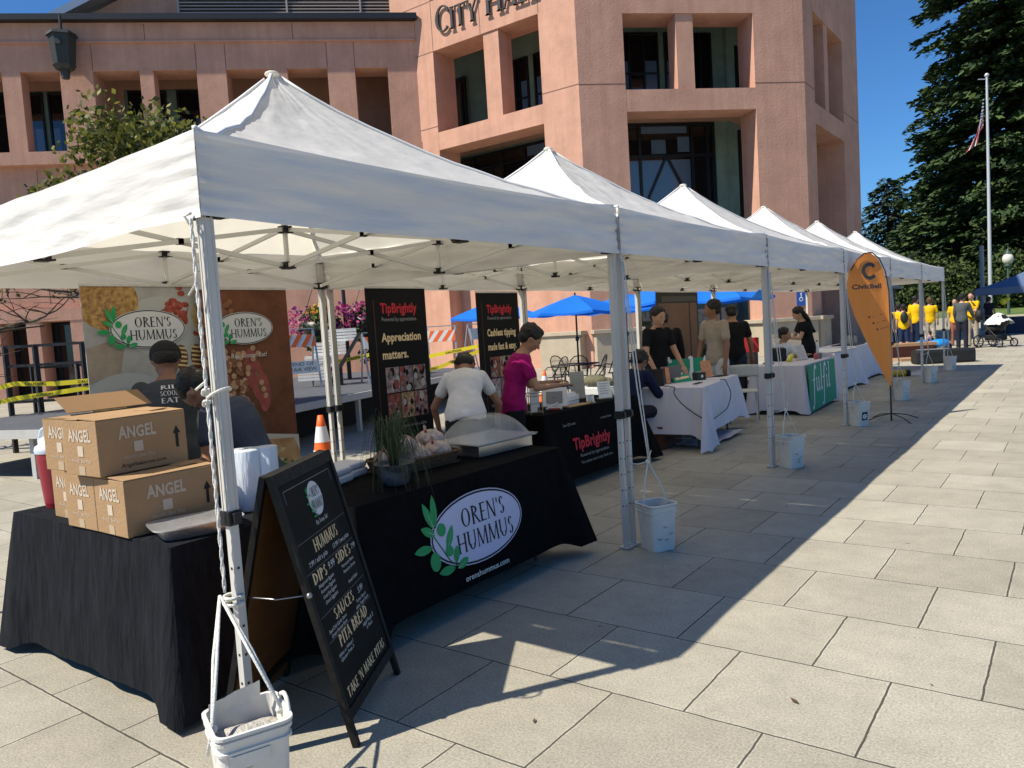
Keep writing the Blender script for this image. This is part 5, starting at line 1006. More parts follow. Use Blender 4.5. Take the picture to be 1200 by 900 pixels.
tape("caution tape between the brown banner and the front barricade", [(-13.2, 9.2, 1.02), (-12.75, 9.8, 1.06), (-12.03, 10.37, 1.12), (-11.54, 10.74, 1.22), (-11.3, 10.95, 1.15)]); tape("caution tape sagging between the orange-striped barricades", [(-11.5, 10.7, 1.2), (-11.05, 11.3, 1.05), (-10.75, 11.6, 1.1), (-9.81, 12.04, 1.25), (-9.3, 12.5, 1.3)]); tape("low caution tape right of the first black banner", [(-11.5, 10.75, .95), (-10.9, 11.35, .80), (-10.6, 11.7, .86), (-9.9, 12.2, 1.15)])
def barricade(label, loc, rz, pat, H=1.0, low=None, z0=.66):
    t = thing("barricade", label, "barricade", (loc[0], loc[1], z0), rz, "folding A-frame barricades"); wd = .60; b = MB().m(mat("galvanised", (.42, .43, .44), .4, metal=.5))
    for y in (-1, 1):
        for x in (-1, 1): b.bar((x*.26, y*wd/2, 0), (0, y*wd/2, H), .035, .018)
    b.bar((0, -wd/2, H), (0, wd/2, H), .02); b.build("frame", t)
    def brd(z, hh, pat, nm):
        s = MB().m(bwhite); xo = .26*(1-z/H)+.02; v = Vector((-.26, 0, H)).normalized(); c = Vector((xo, 0, z)); F = FR(c, (0, 1, 0), v); s.prism([(-wd/2, -hh/2), (wd/2, -hh/2), (wd/2, hh/2), (-wd/2, hh/2)], F, -.012, .0); s.m(borange)
        if pat == 'stripe':
            for k in range(-3, 4):
                x = k*.2; q = [(x, -hh/2), (x+.1, -hh/2), (x+.1+hh*.7, hh/2), (x+hh*.7, hh/2)]; q = [(max(-wd/2, min(wd/2, a)), c_) for a, c_ in q]
                if q[1][0]-q[0][0] > .001 or q[2][0]-q[3][0] > .001: s.flat(q, F, .002)
        elif pat == 'logo': s.flat([(-wd/2+.03, hh/2), (-wd/2+.22, hh/2), (-wd/2+.125, -hh/2+.02)], F, .002); s.m(mat("sign blue", None)); s.flat(ellipse(.12, 0, .09, hh*.4, 18), F, .002); s.m(bwhite); text(s, "S", F, .12, -.05, .1, bwhite, .004)
        elif pat == 'text': text(s, "END OF", F, 0, .03, .07, inkb, .002, w=.42); text(s, "FAIR VIEW", F, 0, -.075, .07, inkb, .002, w=.50)
        s.build(nm, t)
    brd(H*.80, .24, pat, "board")
    if low: brd(H*.36, .24, low, "board")
barricade("barricade with bold orange stripe and END OF lettering behind the brown banner", (-12.15, 9.45), R_(-20), 'stripe', 1.15, 'text'); barricade("barricade with orange triangle and blue emblem, left of the first black banner", (-11.35, 10.75), R_(-25), 'logo', 1.0, None); barricade("barricade with blue emblem, just right of the first black banner", (-11.65, 11.75), R_(-40), 'logo', 1.15, None)
barricade("orange and white striped barricade between the two black banners", (-11.05, 12.35), R_(-50), 'stripe', 1.05, None); barricade("plain white backed barricade touching the second black banner", (-10.35, 12.75), R_(-5), 'none', 1.05, None); barricade("low white board barricade above the bending woman's left side", (-11.3, 11.5), R_(-45), 'none', .45, None)
# white slatted step unit on the stage
t = thing("step_unit", "white slatted step unit with black diagonal stringer on the stage", "steps", (-12.05, 9.95, .66), R_(37))
b = MB().m(bwhite)
for x0, x1, z0, z1, yy in ((.02, .62, .86, 1.10, .30), (-.24, .42, .60, .85, .15), (-.38, .28, .38, .59, 0), (-.50, .12, .12, .37, -.15)):
    n_ = 4
    for j in range(n_): b.box(((x0+x1)/2, yy, z0+(j+.5)*(z1-z0)/n_), (x1-x0, .025, (z1-z0)/n_-.012))
    b.box(((x0+x1)/2, yy+.08, z1+.005), (x1-x0, .16, .012))
b.build("riser_slats", t); b = MB(); b.bar((.10, -.18, .0), (.78, -.18, 1.0), .05, .16, hint=(0, 1, 0)); b.bar((.35, -.16, .0), (.35, -.16, .4), .06); b.build("stringer", t, black_m)
# cones
def cone(label, loc, s, z0=0):
    t = thing("traffic_cone", label, "traffic cone", (*loc, z0), 0, "orange traffic cones"); t.scale = (s, s, s); b = MB().m(borange)
    b.box((0, 0, .015), (.36, .36, .03)); pr = [(.14, .03), (.108, .24), (.105, .25), (.083, .38), (.080, .39), (.072, .44), (.070, .45), (.045, .60), (.043, .61), (.026, .70), (.0, .703)]
    b.lathe(pr, n=22, cap=False); b.build("cone_body", t); b = MB().m(mat("reflective white", (.72, .72, .74), .4)); b.lathe([(.1065, .252), (.0848, .378)], n=22, cap=False); b.lathe([(.0715, .452), (.0465, .598)], n=22, cap=False); b.build("collar", t)
cone("large orange traffic cone with two white bands behind the menu board", (-6.38, 5.16), 1.12); cone("small orange traffic cone seen beyond the magenta woman's hands", (-8.5, 12.45), 1.0)
# hanging flower baskets on a lamp post
def leafcloud(mb, c, r, n, s, mats, rnd, hollow=.3, flat=1.):
    for i in range(n):
        while True:
            v = Vector((rnd.uniform(-1, 1), rnd.uniform(-1, 1), rnd.uniform(-1, 1)))
            if hollow < v.length < 1: break
        p = Vector(c)+Vector((v.x*r[0], v.y*r[1], v.z*r[2])); a = Vector((rnd.gauss(0, 1), rnd.gauss(0, 1), rnd.gauss(0, 1)*flat)).normalized(); b_ = a.cross(Vector((rnd.gauss(0, 1), rnd.gauss(0, 1), rnd.gauss(0, 1)))).normalized(); k = s*rnd.uniform(.6, 1.3)
        mb.m(rnd.choice(mats)); mb.add([p-a*k*.5, p+b_*k*.32, p+a*k*.5, p-b_*k*.32], [(0, 1, 2, 3)])
pinks = [mat("petal magenta", (.42, .02, .16), .6, trans=.3), mat("petal pink", (.60, .10, .24), .6, trans=.3), mat("petal purple", (.20, .03, .20), .6, trans=.3)]; yels = [mat("petal yellow", (.62, .42, .02), .6, trans=.3), mat("petal orange", (.6, .2, .02), .6, trans=.3)]; lg1 = mat("basket leaf", (.03, .06, .015), .7, trans=.3); lg2 = mat("basket leaf light", (.08, .13, .025), .7, trans=.3)
for lab, c, mm, sd in (("hanging flower basket with purple, yellow and pink blooms left of the rear leg", (-13.45, 11.1, 2.0), None, 1), ("hanging flower basket with bright pink blooms left of the first black banner", (-12.80, 11.85, 2.05), pinks, 2)):
    rnd = random.Random(sd); t = thing("flower_basket", lab, "flower basket", c, 0, "hanging flower baskets"); t.scale = (1.4,)*3 if sd == 1 else (1.15,)*3; b = MB(); R1_ = (.42, .42, .30)
    leafcloud(b, (0, 0, -.15), (.36, .36, .40), 500, .10, [lg1, lg1, lg2], rnd, 0); leafcloud(b, (0, 0, -.65), (.22, .22, .30), 200, .08, [lg1, pinks[2]], rnd, 0); b.build("foliage", t); b = MB()
    if mm: leafcloud(b, (0, 0, 0), (.40, .40, .30), 330, .085, pinks, rnd, .5)
    else: leafcloud(b, (-.25, -.2, 0), (.26, .26, .26), 170, .075, [pinks[2], pinks[1]], rnd, .4); leafcloud(b, (.02, .0, .12), (.24, .24, .16), 130, .075, yels, rnd, .4); leafcloud(b, (.28, .2, .0), (.22, .22, .26), 150, .075, pinks, rnd, .4)
    b.build("blooms", t); b = MB(); b.lathe([(.10, -.42), (.26, -.2), (.30, -.02), (.28, -.02)], n=14, cap=False); b.build("basket", t, black_m)
    b = MB(); [b.bar((.28*math.cos(a), .28*math.sin(a), 0), (0, 0, .75), .008) for a in (0, 2.1, 4.2)]; b.build("hanger", t, black_m)
t = thing("lamp_post", "dark post carrying the two hanging flower baskets", "post", (-13.1, 11.5, 0)); b = MB(); b.cyl((0, 0, 0), (0, 0, 3.4), .05, .04); b.bar((-.37, -.41, 3.02), (.32, .37, 2.92), .03); b.build("post", t, black_m)

# ---------------- cafe furniture, umbrellas ----------------
ub = mat("umbrella blue", (.01, .19, .78), .65, .05, 3, trans=.35)
def umbrella(label, loc, r, zr, za, rz=0):
    t = thing("patio_umbrella", label, "umbrella", loc, rz, "blue patio umbrellas"); b = MB().m(ub); n = 6; vs = []
    for j in range(5):
        q = j/4
        for i in range(n*6):
            a = 2*PI*i/(n*6); k = (i % 6)/6; rr = r*q*(math.cos(PI/n)/math.cos((a % (2*PI/n))-PI/n)); z = za-(za-zr)*(q**1.12)-.05*math.sin(PI*k)*q*q
            vs.append((rr*math.cos(a), rr*math.sin(a), z))
    N = n*6; b.add(vs, [(j*N+i, (j+1)*N+i, (j+1)*N+(i+1) % N, j*N+(i+1) % N) for j in range(4) for i in range(N)], False)
    rim = vs[-N:]; b.add(rim+[(x*1.005, y*1.005, z-.05) for x, y, z in rim], [(i, N+i, N+(i+1) % N, (i+1) % N) for i in range(N)]); b.build("canopy", t)
    b = MB(); b.cyl((0, 0, 0), (0, 0, za+.05), .022, .02, 8); b.ell((0, 0, 1.25), (.045, .045, .07), None, 8, 6); b.bar((0, 0, 1.25), (.1, .03, 1.3), .015); b.build("pole", t, black_m)
    b = MB(); [b.bar((0, 0, za-.45), (r*.55*math.cos(PI/3*i), r*.55*math.sin(PI/3*i), za-(za-zr)*.5), .012) for i in range(6)]; b.build("ribs", t, black_m); b = MB(); b.lathe([(.24, 0), (.24, .03), (.05, .06), (.0, .3)], n=18, cap=False); b.build("base", t, black_m)
umbrella("blue patio umbrella whose whole canopy shows beside the magenta woman", (-8.99, 14.55, 0), 1.12, 1.86, 2.22, .35); umbrella("blue patio umbrella half hidden by the second black banner", (-11.7, 15.1, 0), 1.20, 1.90, 2.28, .1); umbrella("blue patio umbrella partly behind the third rear leg", (-9.1, 17.1, 0), 1.15, 1.86, 2.27, .6)
umbrella("nearest blue patio umbrella, over the beige shirt man's head", (-6.35, 16.3, 0), 1.15, 1.93, 2.40, .2); umbrella("blue patio umbrella peeking right of the dark backdrop panel", (-7.5, 15.6, 0), 1.0, 1.95, 2.35, .9)
wire = mat("black wire", (.015, .015, .016), .5)
def cafe_chair():
    t = thing("cafe_chair", "x", "chair", (0, 0, 0), 0, "black wire cafe chairs"); b = MB().m(wire)
    b.lathe([(.0, .435), (.20, .435), (.205, .445), (.0, .45)], n=16, cap=False); b.build("seat", t); b = MB()
    b.tube([(-.21, -.02, .44), (-.215, -.16, .62), (-.19, -.22, .78), (-.10, -.25, .86), (0, -.255, .875), (.10, -.25, .86), (.19, -.22, .78), (.215, -.16, .62), (.21, -.02, .44)], .013, 6); b.tube([(-.20, -.18, .66), (0, -.235, .66), (.20, -.18, .66)], .007, 5)
    for k in range(-5, 6): b.bar((k*.033, -.20+.0012*k*k*.6, .45), (k*.033, -.245+.001*k*k, .85-.0022*k*k), .004)
    for z in (.55, .76): b.tube([(-.20, -.17, z), (0, -.235, z), (.20, -.17, z)], .004, 4)
    b.build("backrest", t, wire)
    for x in (-1, 1):
        b = MB(); b.tube([(x*.21, -.18, .64), (x*.25, .06, .66), (x*.24, .14, .60), (x*.22, .17, .0)], .012, 6); b.build("leg", t, wire); b = MB(); b.tube([(x*.18, -.12, .44), (x*.20, -.22, 0)], .012, 6); b.build("leg", t, wire)
    return t
ch0 = cafe_chair(); spots = [(-9.25, 14.0, 150, "wire cafe chair left of the umbrella table"), (-8.85, 14.25, 200, "wire cafe chair nearest the camera side of the umbrella table, seen from behind"), (-8.45, 14.35, 130, "wire cafe chair right in front of the umbrella pole"), (-8.35, 15.1, 60, "wire cafe chair turned sideways behind the umbrella pole"), (-7.95, 14.9, 190, "wire cafe chair with a rounded back behind the grey menu card"), (-7.55, 15.2, -60, "wire cafe chair leaning away, right of the grey menu card"), (-7.35, 15.6, 150, "wire cafe chair half behind the canopy leg"), (-9.5, 14.7, -100, "wire cafe chair behind the magenta woman's arm"), (-7.1, 14.9, 30, "wire cafe chair behind the man with glasses"), (-8.5, 16.6, 20, "far wire cafe chair by the stone plinth")]
for i, (x, y, a, lb) in enumerate(spots):
    if i == 0: ch0.location = (x, y, 0); ch0.rotation_euler = (0, 0, R_(a)); ch0['label'] = lb
    else: copy_tree(ch0, (x, y, 0), R_(a), lb)
for lab, x, y in (("round black cafe table under the whole blue umbrella", -8.99, 14.55), ("round black cafe table behind the grey menu card", -7.75, 15.35)):
    t = thing("cafe_table", lab, "table", (x, y, 0), 0, "round cafe tables"); b = MB(); b.lathe([(.0, .68), (.46, .68), (.47, .70), (.0, .705)], n=24, cap=False); b.build("tabletop", t, wire); b = MB(); b.cyl((0, 0, .05), (0, 0, .68), .03); [b.tube([(0, 0, .12), (.2*math.cos(a), .2*math.sin(a), .08), (.3*math.cos(a), .3*math.sin(a), 0)], .012, 5) for a in (0, 2.09, 4.19)]; b.build("pedestal", t, wire)
b = MB(); b.ell((-7.68, 13.0, .44), (.28, .18, .12)); b.ell((-7.5, 13.1, .40), (.2, .15, .10)); tag(b.build("crumpled_bag", None, mat("olive bag", (.12, .11, .06), .8, .4, 12), remesh=.02), "olive crumpled bag on the pale box by the cafe chairs", "bag")
b = MB(); b.bb((-8.0, 12.75, 0), (-7.3, 13.35, .33)); tag(b.build("storage_box", None, mat("pale box", (.5, .5, .48), .6), bevel=.02), "pale storage box under the olive bag", "box")
b = MB().m(mat("reader red", (.28, .015, .02), .5)); b.box((-5.35, 14.95, .95), (.5, .35, .28), rz=.4); b.m(bwhite); b.box((-5.19, 14.86, .98), (.02, .24, .12), rz=.45); b.m(blk); b.bb((-5.55, 14.8, 0), (-5.15, 15.1, .80)); tag(b.build("red_cooler", None), "red cooler with white label on a dark stand behind the black shirt man", "cooler")
# ---------------- far end: bench, cases, toy car, roll ----------------
wood = mat("pine wood", (.38, .23, .12), .7, .2, 4, stretch=(1, 8, 8)); t = thing("wooden_bench", "pine wood bench with brown side panel right of the flag", "bench", (-3.95, 24.1, 0), R_(38)); b = MB(); b.bb((-.75, -.2, .38), (.75, .25, .46)); b.build("seat", t, wood); b = MB(); b.bb((-.68, -.12, 0), (.68, -.06, .38)); b.bb((-.68, .15, 0), (.68, .2, .38)); b.build("side_panel", t, mat("brown panel", (.14, .05, .03), .6)); b = MB(); b.bb((-.6, -.75, 0), (.9, -.15, .07)); b.build("ground_board", t, wood)
t = thing("equipment_case", "long black equipment case on the slabs behind the last two buckets", "case", (-2.85, 22.35, 0), R_(30)); b = MB(); b.bb((-.72, -.22, 0), (.72, .22, .36)); b.build("case_body", t, bagm, bevel=.06); b = MB(); b.tube([(.74, -.08, .2), (.78, 0, .22), (.74, .08, .2)], .012, 6); b.bb((-.6, -.2, .362), (.1, .15, .372)); b.build("handle", t, gry)
b = MB().m(mat("mat yellow", (.42, .29, .02), .6)); b.cyl((-3.45, 18.2, .07), (-3.08, 18.42, .07), .07, .07, 14); b.m(blk); b.cyl((-3.08, 18.42, .07), (-3.0, 18.47, .07), .072, .072, 14); tag(b.build("rolled_mat"), "yellow roll with black end lying between two buckets", "roll")
b = MB(); b.grid(lambda u_, v_: (-3.1+.35*u_, 18.5+.9*v_, .008+.09*u_*v_), 4, 6); tag(b.build("grey_board", None, mat("pale board", (.42, .43, .45), .6)), "pale grey board lying flat beside the yellow roll", "board")
t = thing("toy_car", "blue ride-on toy car on the sunlit slabs behind the black case", "toy car", (-3.85, 27.9, 0), R_(-140)); bl = mat("toy blue", (.01, .22, .62), .3, spec=.6); b = MB(); b.loft([((0, y, z), Vector((1, 0, 0)), Vector((0, 0, 1)), w_, h_) for y, z, w_, h_ in ((-.62, .22, .18, .08), (-.5, .24, .27, .13), (-.2, .22, .28, .10), (.0, .2, .28, .09), (.25, .26, .28, .13), (.5, .28, .26, .13), (.62, .25, .16, .08))], 16); b.build("car_body", t, bl)
for x in (-.27, .27):
    for y in (-.38, .40): w_ = MB().m(blk); w_.cyl((x-.04, y, .13), (x+.04, y, .13), .13, .13, 16); w_.m(alu_leg); w_.cyl((x-.045, y, .13), (x+.045, y, .13), .085, .085, 12); w_.build("wheel", t)
b = MB(); b.tube([(-.2, .12, .34), (-.15, .05, .48), (.15, .05, .48), (.2, .12, .34)], .01, 5); b.ell((0, -.1, .36), (.12, .1, .12)); b.build("seat", t, blk)
# stroller
t = thing("stroller", "black baby stroller with a white cloth over its hood", "stroller", (-2.25, 29.3, 0), R_(-130)); b = MB()
for x in (-.26, .26): b.tube([(x, -.5, 1.02), (x, -.35, .95), (x, .25, .40), (x, .45, .22)], .018, 6); b.tube([(x, -.35, .22), (x, .0, .62)], .016, 6); b.tube([(x, -.35, .2), (x, .45, .2)], .014, 6)
b.tube([(-.26, -.5, 1.02), (.26, -.5, 1.02)], .02, 6); b.build("frame", t, blk); b = MB(); b.ell((0, .0, .62), (.25, .34, .16)); b.bb((-.22, -.2, .22), (.22, .28, .40)); b.build("seat", t, bagm, remesh=.03); b = MB(); b.ell((0, .22, .84), (.25, .26, .22)); b.build("hood", t, bagm)
b = MB(); b.grid(lambda u_, v_: (-.29+.58*u_, -.12+.62*v_, .74+.36*math.sin(PI*u_)**.5*math.sin(PI*(.15+.75*v_))+.03*noise(u_*6, v_*6)), 14, 12); b.build("draped_cloth", t, mat("muslin", (.62, .62, .58), .8, .1, 20))
for x in (-.29, .29):
    for y, r in ((-.35, .19), (.45, .13)): w_ = MB().m(blk); w_.tube([(x, y+r*math.cos(a), r+.01+r*math.sin(a)) for a in [PI/8*k for k in range(16)]], .022, 6, closed=True); w_.m(gry); [w_.bar((x, y-r*math.cos(a), r+.01-r*math.sin(a)), (x, y+r*math.cos(a), r+.01+r*math.sin(a)), .014) for a in (0, PI/3, 2*PI/3)]; w_.build("wheel", t)
# blue-grey canopy far right
t = thing("far_canopy", "blue grey pop-up canopy at the far right by the lawn", "canopy", (-1.75, 40.6, 0)); tb_ = mat("slate blue canvas", (.10, .15, .26), .8, .08, 3, trans=.15); b = MB()
q_ = 1.9; P4 = [(-q_, -q_), (q_, -q_), (q_, q_), (-q_, q_)]
for i in range(4):
    a, c = P4[i], P4[(i+1) % 4]; b.grid(lambda s, k, a=a, c=c: ((a[0]+(c[0]-a[0])*s)*(1-k), (a[1]+(c[1]-a[1])*s)*(1-k), 2.02+.75*(k-.3*k*(1-k))), 10, 8); b.grid(lambda s, k, a=a, c=c: ((a[0]+(c[0]-a[0])*s)*1.01, (a[1]+(c[1]-a[1])*s)*1.01, 2.02-.28*k+.01*math.sin(s*20)), 16, 2)
b.build("canopy_top", t, tb_)
for x, y in P4: b = MB(); b.bar((x*.98, y*.98, 0), (x*.98, y*.98, 2.0), .05); b.build("leg", t, alu_leg)
for lab, x, y, w_, h_, m_ in (("red and white bunting sheet hanging under the far blue canopy", -1.6, 39.4, .9, .5, mat("bunting red", (.5, .04, .04), .7, .6, 9, var2=(.6, .6, .6))),): b = MB(); b.grid(lambda u_, v_: (x+w_*u_*.8, y+w_*.6*u_+.04*math.sin(u_*9), 1.35+h_*v_), 8, 4); tag(b.build("bunting", None, m_), lab, "bunting")
b = MB(); b.bb((-3.0, 40.0, 0), (-.4, 40.8, .72)); tag(b.build("display_table", None, mat("dark navy cloth", (.03, .045, .09), .8, .2, 4)), "dark blue clothed table beneath the far blue canopy", "table")
b = MB(); b.ell((-2.65, 38.9, 1.42), (.13, .13, .15)); b.ell((-2.5, 39.0, 1.52), (.10, .10, .10)); b.cyl((-2.6, 38.95, 1.30), (-2.6, 38.95, 0), .008, None, 6); tag(b.build("balloon_bunch", None, mat("balloon yellow", (.65, .60, .03), .4)), "yellow balloons on a stick beside the far blue canopy", "balloons")
# flagpole and lamp
t = thing("flagpole", "tall pale flagpole with silver ball in front of the dark redwood", "flagpole", (-4.78, 59.7, 0)); b = MB(); b.cyl((0, 0, 0), (0, 0, 15.9), .13, .07, 12); b.ell((0, 0, 16.0), .14, None, 10, 8); b.bar((-.0, 0, 15.75), (-.45, -.3, 15.78), .05); b.build("pole", t, mat("pole pale", (.55, .55, .54), .35, metal=.3))
t = thing("national_flag", "drooping flag with red and white stripes and starry blue corner on the pole", "flag", (-4.9, 59.6, 0)); fr_ = mat("flag red", (.50, .02, .03), .7, trans=.2); fw_ = mat("flag white", (.62, .60, .58), .7, trans=.2); fb_ = mat("flag blue", (.04, .06, .24), .7)
b = MB()
def fg(u_, v_):   # u 0..1 along fly (hanging down), v across the hoist
    x = -.12-1.0*u_*(.35+.65*(1-v_))-.25*(1-v_)*u_; z = 14.6-1.9*(1-v_)-(1.05+.9*v_)*u_*1.5; w_ = .14*math.sin(v_*13+u_*4)*u_
    return (x*.8+w_*.3, x*.58-w_, z)
nv = 26; nu = 12
for j in range(nv):
    for i in range(nu):
        b.m(fb_ if (j >= 12 and i < 5) else (fr_ if (j//2) % 2 == 0 else fw_)); b.add([fg(i/nu, j/nv), fg((i+1)/nu, j/nv), fg((i+1)/nu, (j+1)/nv), fg(i/nu, (j+1)/nv)], [(0, 1, 2, 3)], True)
b.m(fw_)
for j in range(13, 26, 3):
    for i in range(4): p = Vector(fg((i+.5)/nu, (j+.5)/nv))+Vector((.03, -.04, 0)); b.add([p+Vector((.045*math.cos(a), .03*math.cos(a), .045*math.sin(a))) for a in [1.26*k for k in range(5)]], [(0, 1, 2, 3, 4)])
b.build("cloth", t)
t = thing("street_lamp", "green post street lamp with a pale globe by the far canopy", "street lamp", (-3.42, 54.0, 0)); b = MB(); b.cyl((0, 0, 0), (0, 0, 3.4), .09, .06); b.lathe([(.14, 3.4), (.2, 3.5), (.12, 3.55)], n=12, cap=False); b.build("post", t, mat("lamp green", (.05, .09, .07), .5)); b = MB(); b.ell((0, 0, 3.85), (.30, .30, .34)); b.build("globe", t, mat("globe", (.6, .58, .5), .3)); b = MB(); b.lathe([(.2, 4.12), (.1, 4.28), (.02, 4.45), (0, 4.5)], n=10, cap=False); b.build("finial", t, mat("lamp green", None))
t = thing("sign_post", "plain grey metal post beside the far blue canopy", "post", (-3.9, 44.5, 0)); b = MB(); b.cyl((0, 0, 0), (0, 0, 4.2), .10, .09); b.build("post", t, mat("grey pole", (.28, .29, .30), .5))
t = thing("kiosk", "small dark flat-roofed shelter behind the yellow shirts", "kiosk", (-9.3, 44.0, 0)); b = MB(); b.bb((-1.4, -1, 0), (1.4, 1, 2.4)); b.build("wall", t, mat("kiosk brown", (.10, .075, .05), .8)); b = MB(); b.bb((-1.7, -1.3, 2.4), (1.7, 1.3, 2.55)); b.build("roof", t, mat("kiosk roof", (.3, .28, .24), .7))

# ---------------- trees ----------------
def conifer(label, loc, H, R0, m_, seed, n=16000, s=.42, low=1.0, droop=.25, shape=.75):
    rnd = random.Random(seed); t = thing("conifer_tree", label, "tree", loc, 0, "conifers beyond the lawn"); b = MB(); b.cyl((0, 0, 0), (0, 0, H*.95), H*.02+.1, .05, 10); tips = []
    for i in range(int(H*24)):
        z = low+(H-low)*(rnd.random()**1.1); f_ = (1-(z-low)/(H-low+.01)); L = R0*(f_**shape)*rnd.uniform(.55, 1.12)+.35; a = rnd.random()*6.283; d = Vector((math.cos(a), math.sin(a), rnd.uniform(-.22, .12))); tips.append((Vector((0, 0, z)), d, L))
        if L > 1.2 and i % 4 == 0: b.cyl((0, 0, z), Vector((0, 0, z))+d*L*.8, .05, .012, 5, False)
    b.build("trunk", t, mat("bark brown", (.09, .055, .035), .9)); c = MB().m(m_[0]); tot = sum(L for _, _, L in tips)
    vs, fs = [], []
    for P, d, L in tips:
        k = int(n*L/tot); side = Vector((-d.y, d.x, 0))
        for _ in range(k):
            q = rnd.random()**.6; w_ = (.16+.34*(1-q))*L*.55; p = P+d*L*q+side*rnd.gauss(0, .45)*w_+Vector((0, 0, -droop*L*q*q-abs(rnd.gauss(0, .16))*(.6+L*.12)+.15)); u_ = (d+side*rnd.gauss(0, .8)+Vector((0, 0, rnd.gauss(-.25, .4)))).normalized(); v_ = u_.cross(Vector((rnd.gauss(0, .5), rnd.gauss(0, .5), 1))).normalized(); kk = s*rnd.uniform(.5, 1.25)
            o = len(vs); vs += [p-u_*kk*.5, p+v_*kk*.26, p+u_*kk*.6, p-v_*kk*.26]; fs.append((o, o+1, o+2, o+3))
    c.add(vs, fs); c.mi = [0]*len(fs); c.mats = list(m_)
    for i in range(len(fs)): c.mi[i] = rnd.choice((0, 0, 1) if len(m_) > 1 else (0,))
    c.build("crown", t); return t
rw = [mat("redwood needles", (.026, .048, .018), .8, .3, 2, spec=.2), mat("redwood tips", (.060, .095, .026), .75, .2, 3, spec=.25)]; bw = [mat("blue conifer", (.028, .05, .030), .85, spec=.2), mat("blue conifer tips", (.05, .075, .045), .8)]
conifer("huge dark redwood filling the right edge behind the flagpole", (-3.6, 74, 0), 42, 9.8, rw, 3, 135000, .66, .4, .18, .42)
conifer("dark redwood standing left of and behind the huge one", (-10.6, 79, 0), 15.5, 4.6, rw, 5, 22000, .42, .3, .2, .6); conifer("pointed bluish conifer by the city hall corner", (-15.2, 84, 0), 14.0, 5.6, bw, 8, 22000, .45, .3, .2, .45)
conifer("small rounded conifer touching the city hall tower edge", (-18.5, 83, 0), 9.0, 4.0, bw, 9, 7000, .5, .3, .25, .5)
def bush(label, loc, r, n, s, mats, seed, name="bush", cat="bush", trunk=True, group="hedge bushes behind the lawn"):
    rnd = random.Random(seed); t = thing(name, label, cat, loc, 0, group); b = MB(); 
    for k in range(14):
        c = (rnd.gauss(0, .38)*r[0], rnd.gauss(0, .38)*r[1], r[2]*rnd.uniform(.25, .85)); leafcloud(b, c, (r[0]*.42, r[1]*.42, r[2]*.30), n//14, s, mats, rnd, .4)
    b.build("crown", t); b = MB(); b.cyl((0, 0, 0), (0, 0, r[2]*.7), .12, .05, 8); [b.cyl((0, 0, r[2]*.2), (rnd.gauss(0, .3)*r[0], rnd.gauss(0, .3)*r[1], r[2]*.7), .06, .02, 6) for _ in range(5)]; b.build("stems", t, mat("bark brown", None))
hm = [mat("hedge leaf", (.025, .042, .014), .8, spec=.2), mat("hedge leaf light", (.06, .085, .022), .75, spec=.2)]
for i, (x, y, a, h, lb) in enumerate(((-13, 66, 4.2, 5.0, "dark hedge bush nearest the tower, behind the last canopy"), (-8.5, 64, 4.0, 4.6, "hedge bush behind the yellow shirted group"), (-4.2, 63, 4.0, 4.2, "hedge bush behind the grey hooded man"), (.6, 63, 4.2, 4.4, "hedge bush behind the far blue canopy"), (-18, 70, 4.5, 4.2, "low hedge bush hidden mostly by the feather flag"))): bush(lb, (x, y, .5), (a, 2.5, h), 4200, .30, hm, 20+i)
# small broadleaf tree left, behind the nearest canopy
def broadleaf(label, loc, seed, zmin=2.5, dens=1., H=2.2):
    rnd = random.Random(seed); t = thing("broadleaf_tree", label, "tree", loc); bk = mat("bark grey", (.07, .055, .04), .9, .2, 20); tr = MB().m(bk); tips = []
    def grow(p, d, L, r, lv):
        pts = [p]; q = p
        for i in range(4): d = (d+Vector((rnd.gauss(0, .16), rnd.gauss(0, .16), rnd.gauss(0, .10)))).normalized(); q = q+d*L/4; pts.append(q)
        tr.tube(pts, [r*(1-.12*i) for i in range(5)], 6)
        if lv >= 2: tips.append((pts[2], lv)); tips.append((q, lv))
        if lv < 4:
            for _ in range(3 if lv else 5): grow(pts[rnd.choice((2, 3, 4))], (d*.6+Vector((rnd.gauss(0, .75), rnd.gauss(0, .75), rnd.uniform(-.25, .6)))).normalized(), L*rnd.uniform(.55, .78), r*.5, lv+1)
    grow(Vector((0, 0, 0)), Vector((0, 0, 1)), H, .11, 0); tr.build("trunk", t); b = MB(); ms = [mat("leaf olive", (.12, .13, .025), .6, trans=.3), mat("leaf olive light", (.22, .21, .04), .6, trans=.3), mat("leaf olive dark", (.05, .065, .014), .7, trans=.2)]
    for p, lv in tips:
        if p.z < zmin: continue
        leafcloud(b, p, (.36, .36, .28), int((60 if lv >= 3 else 24)*dens), .085, ms, rnd, 0)
    b.build("crown", t); return t
broadleaf("small olive green broadleaf tree behind the nearest canopy's left side", (-11.0, 6.2, 0), 31, 2.9, 1.9, 2.28)
broadleaf("sparse broadleaf tree with drooping twigs at the far left edge", (-15.6, 4.4, 0), 12, 2.7, .35, 2.2)
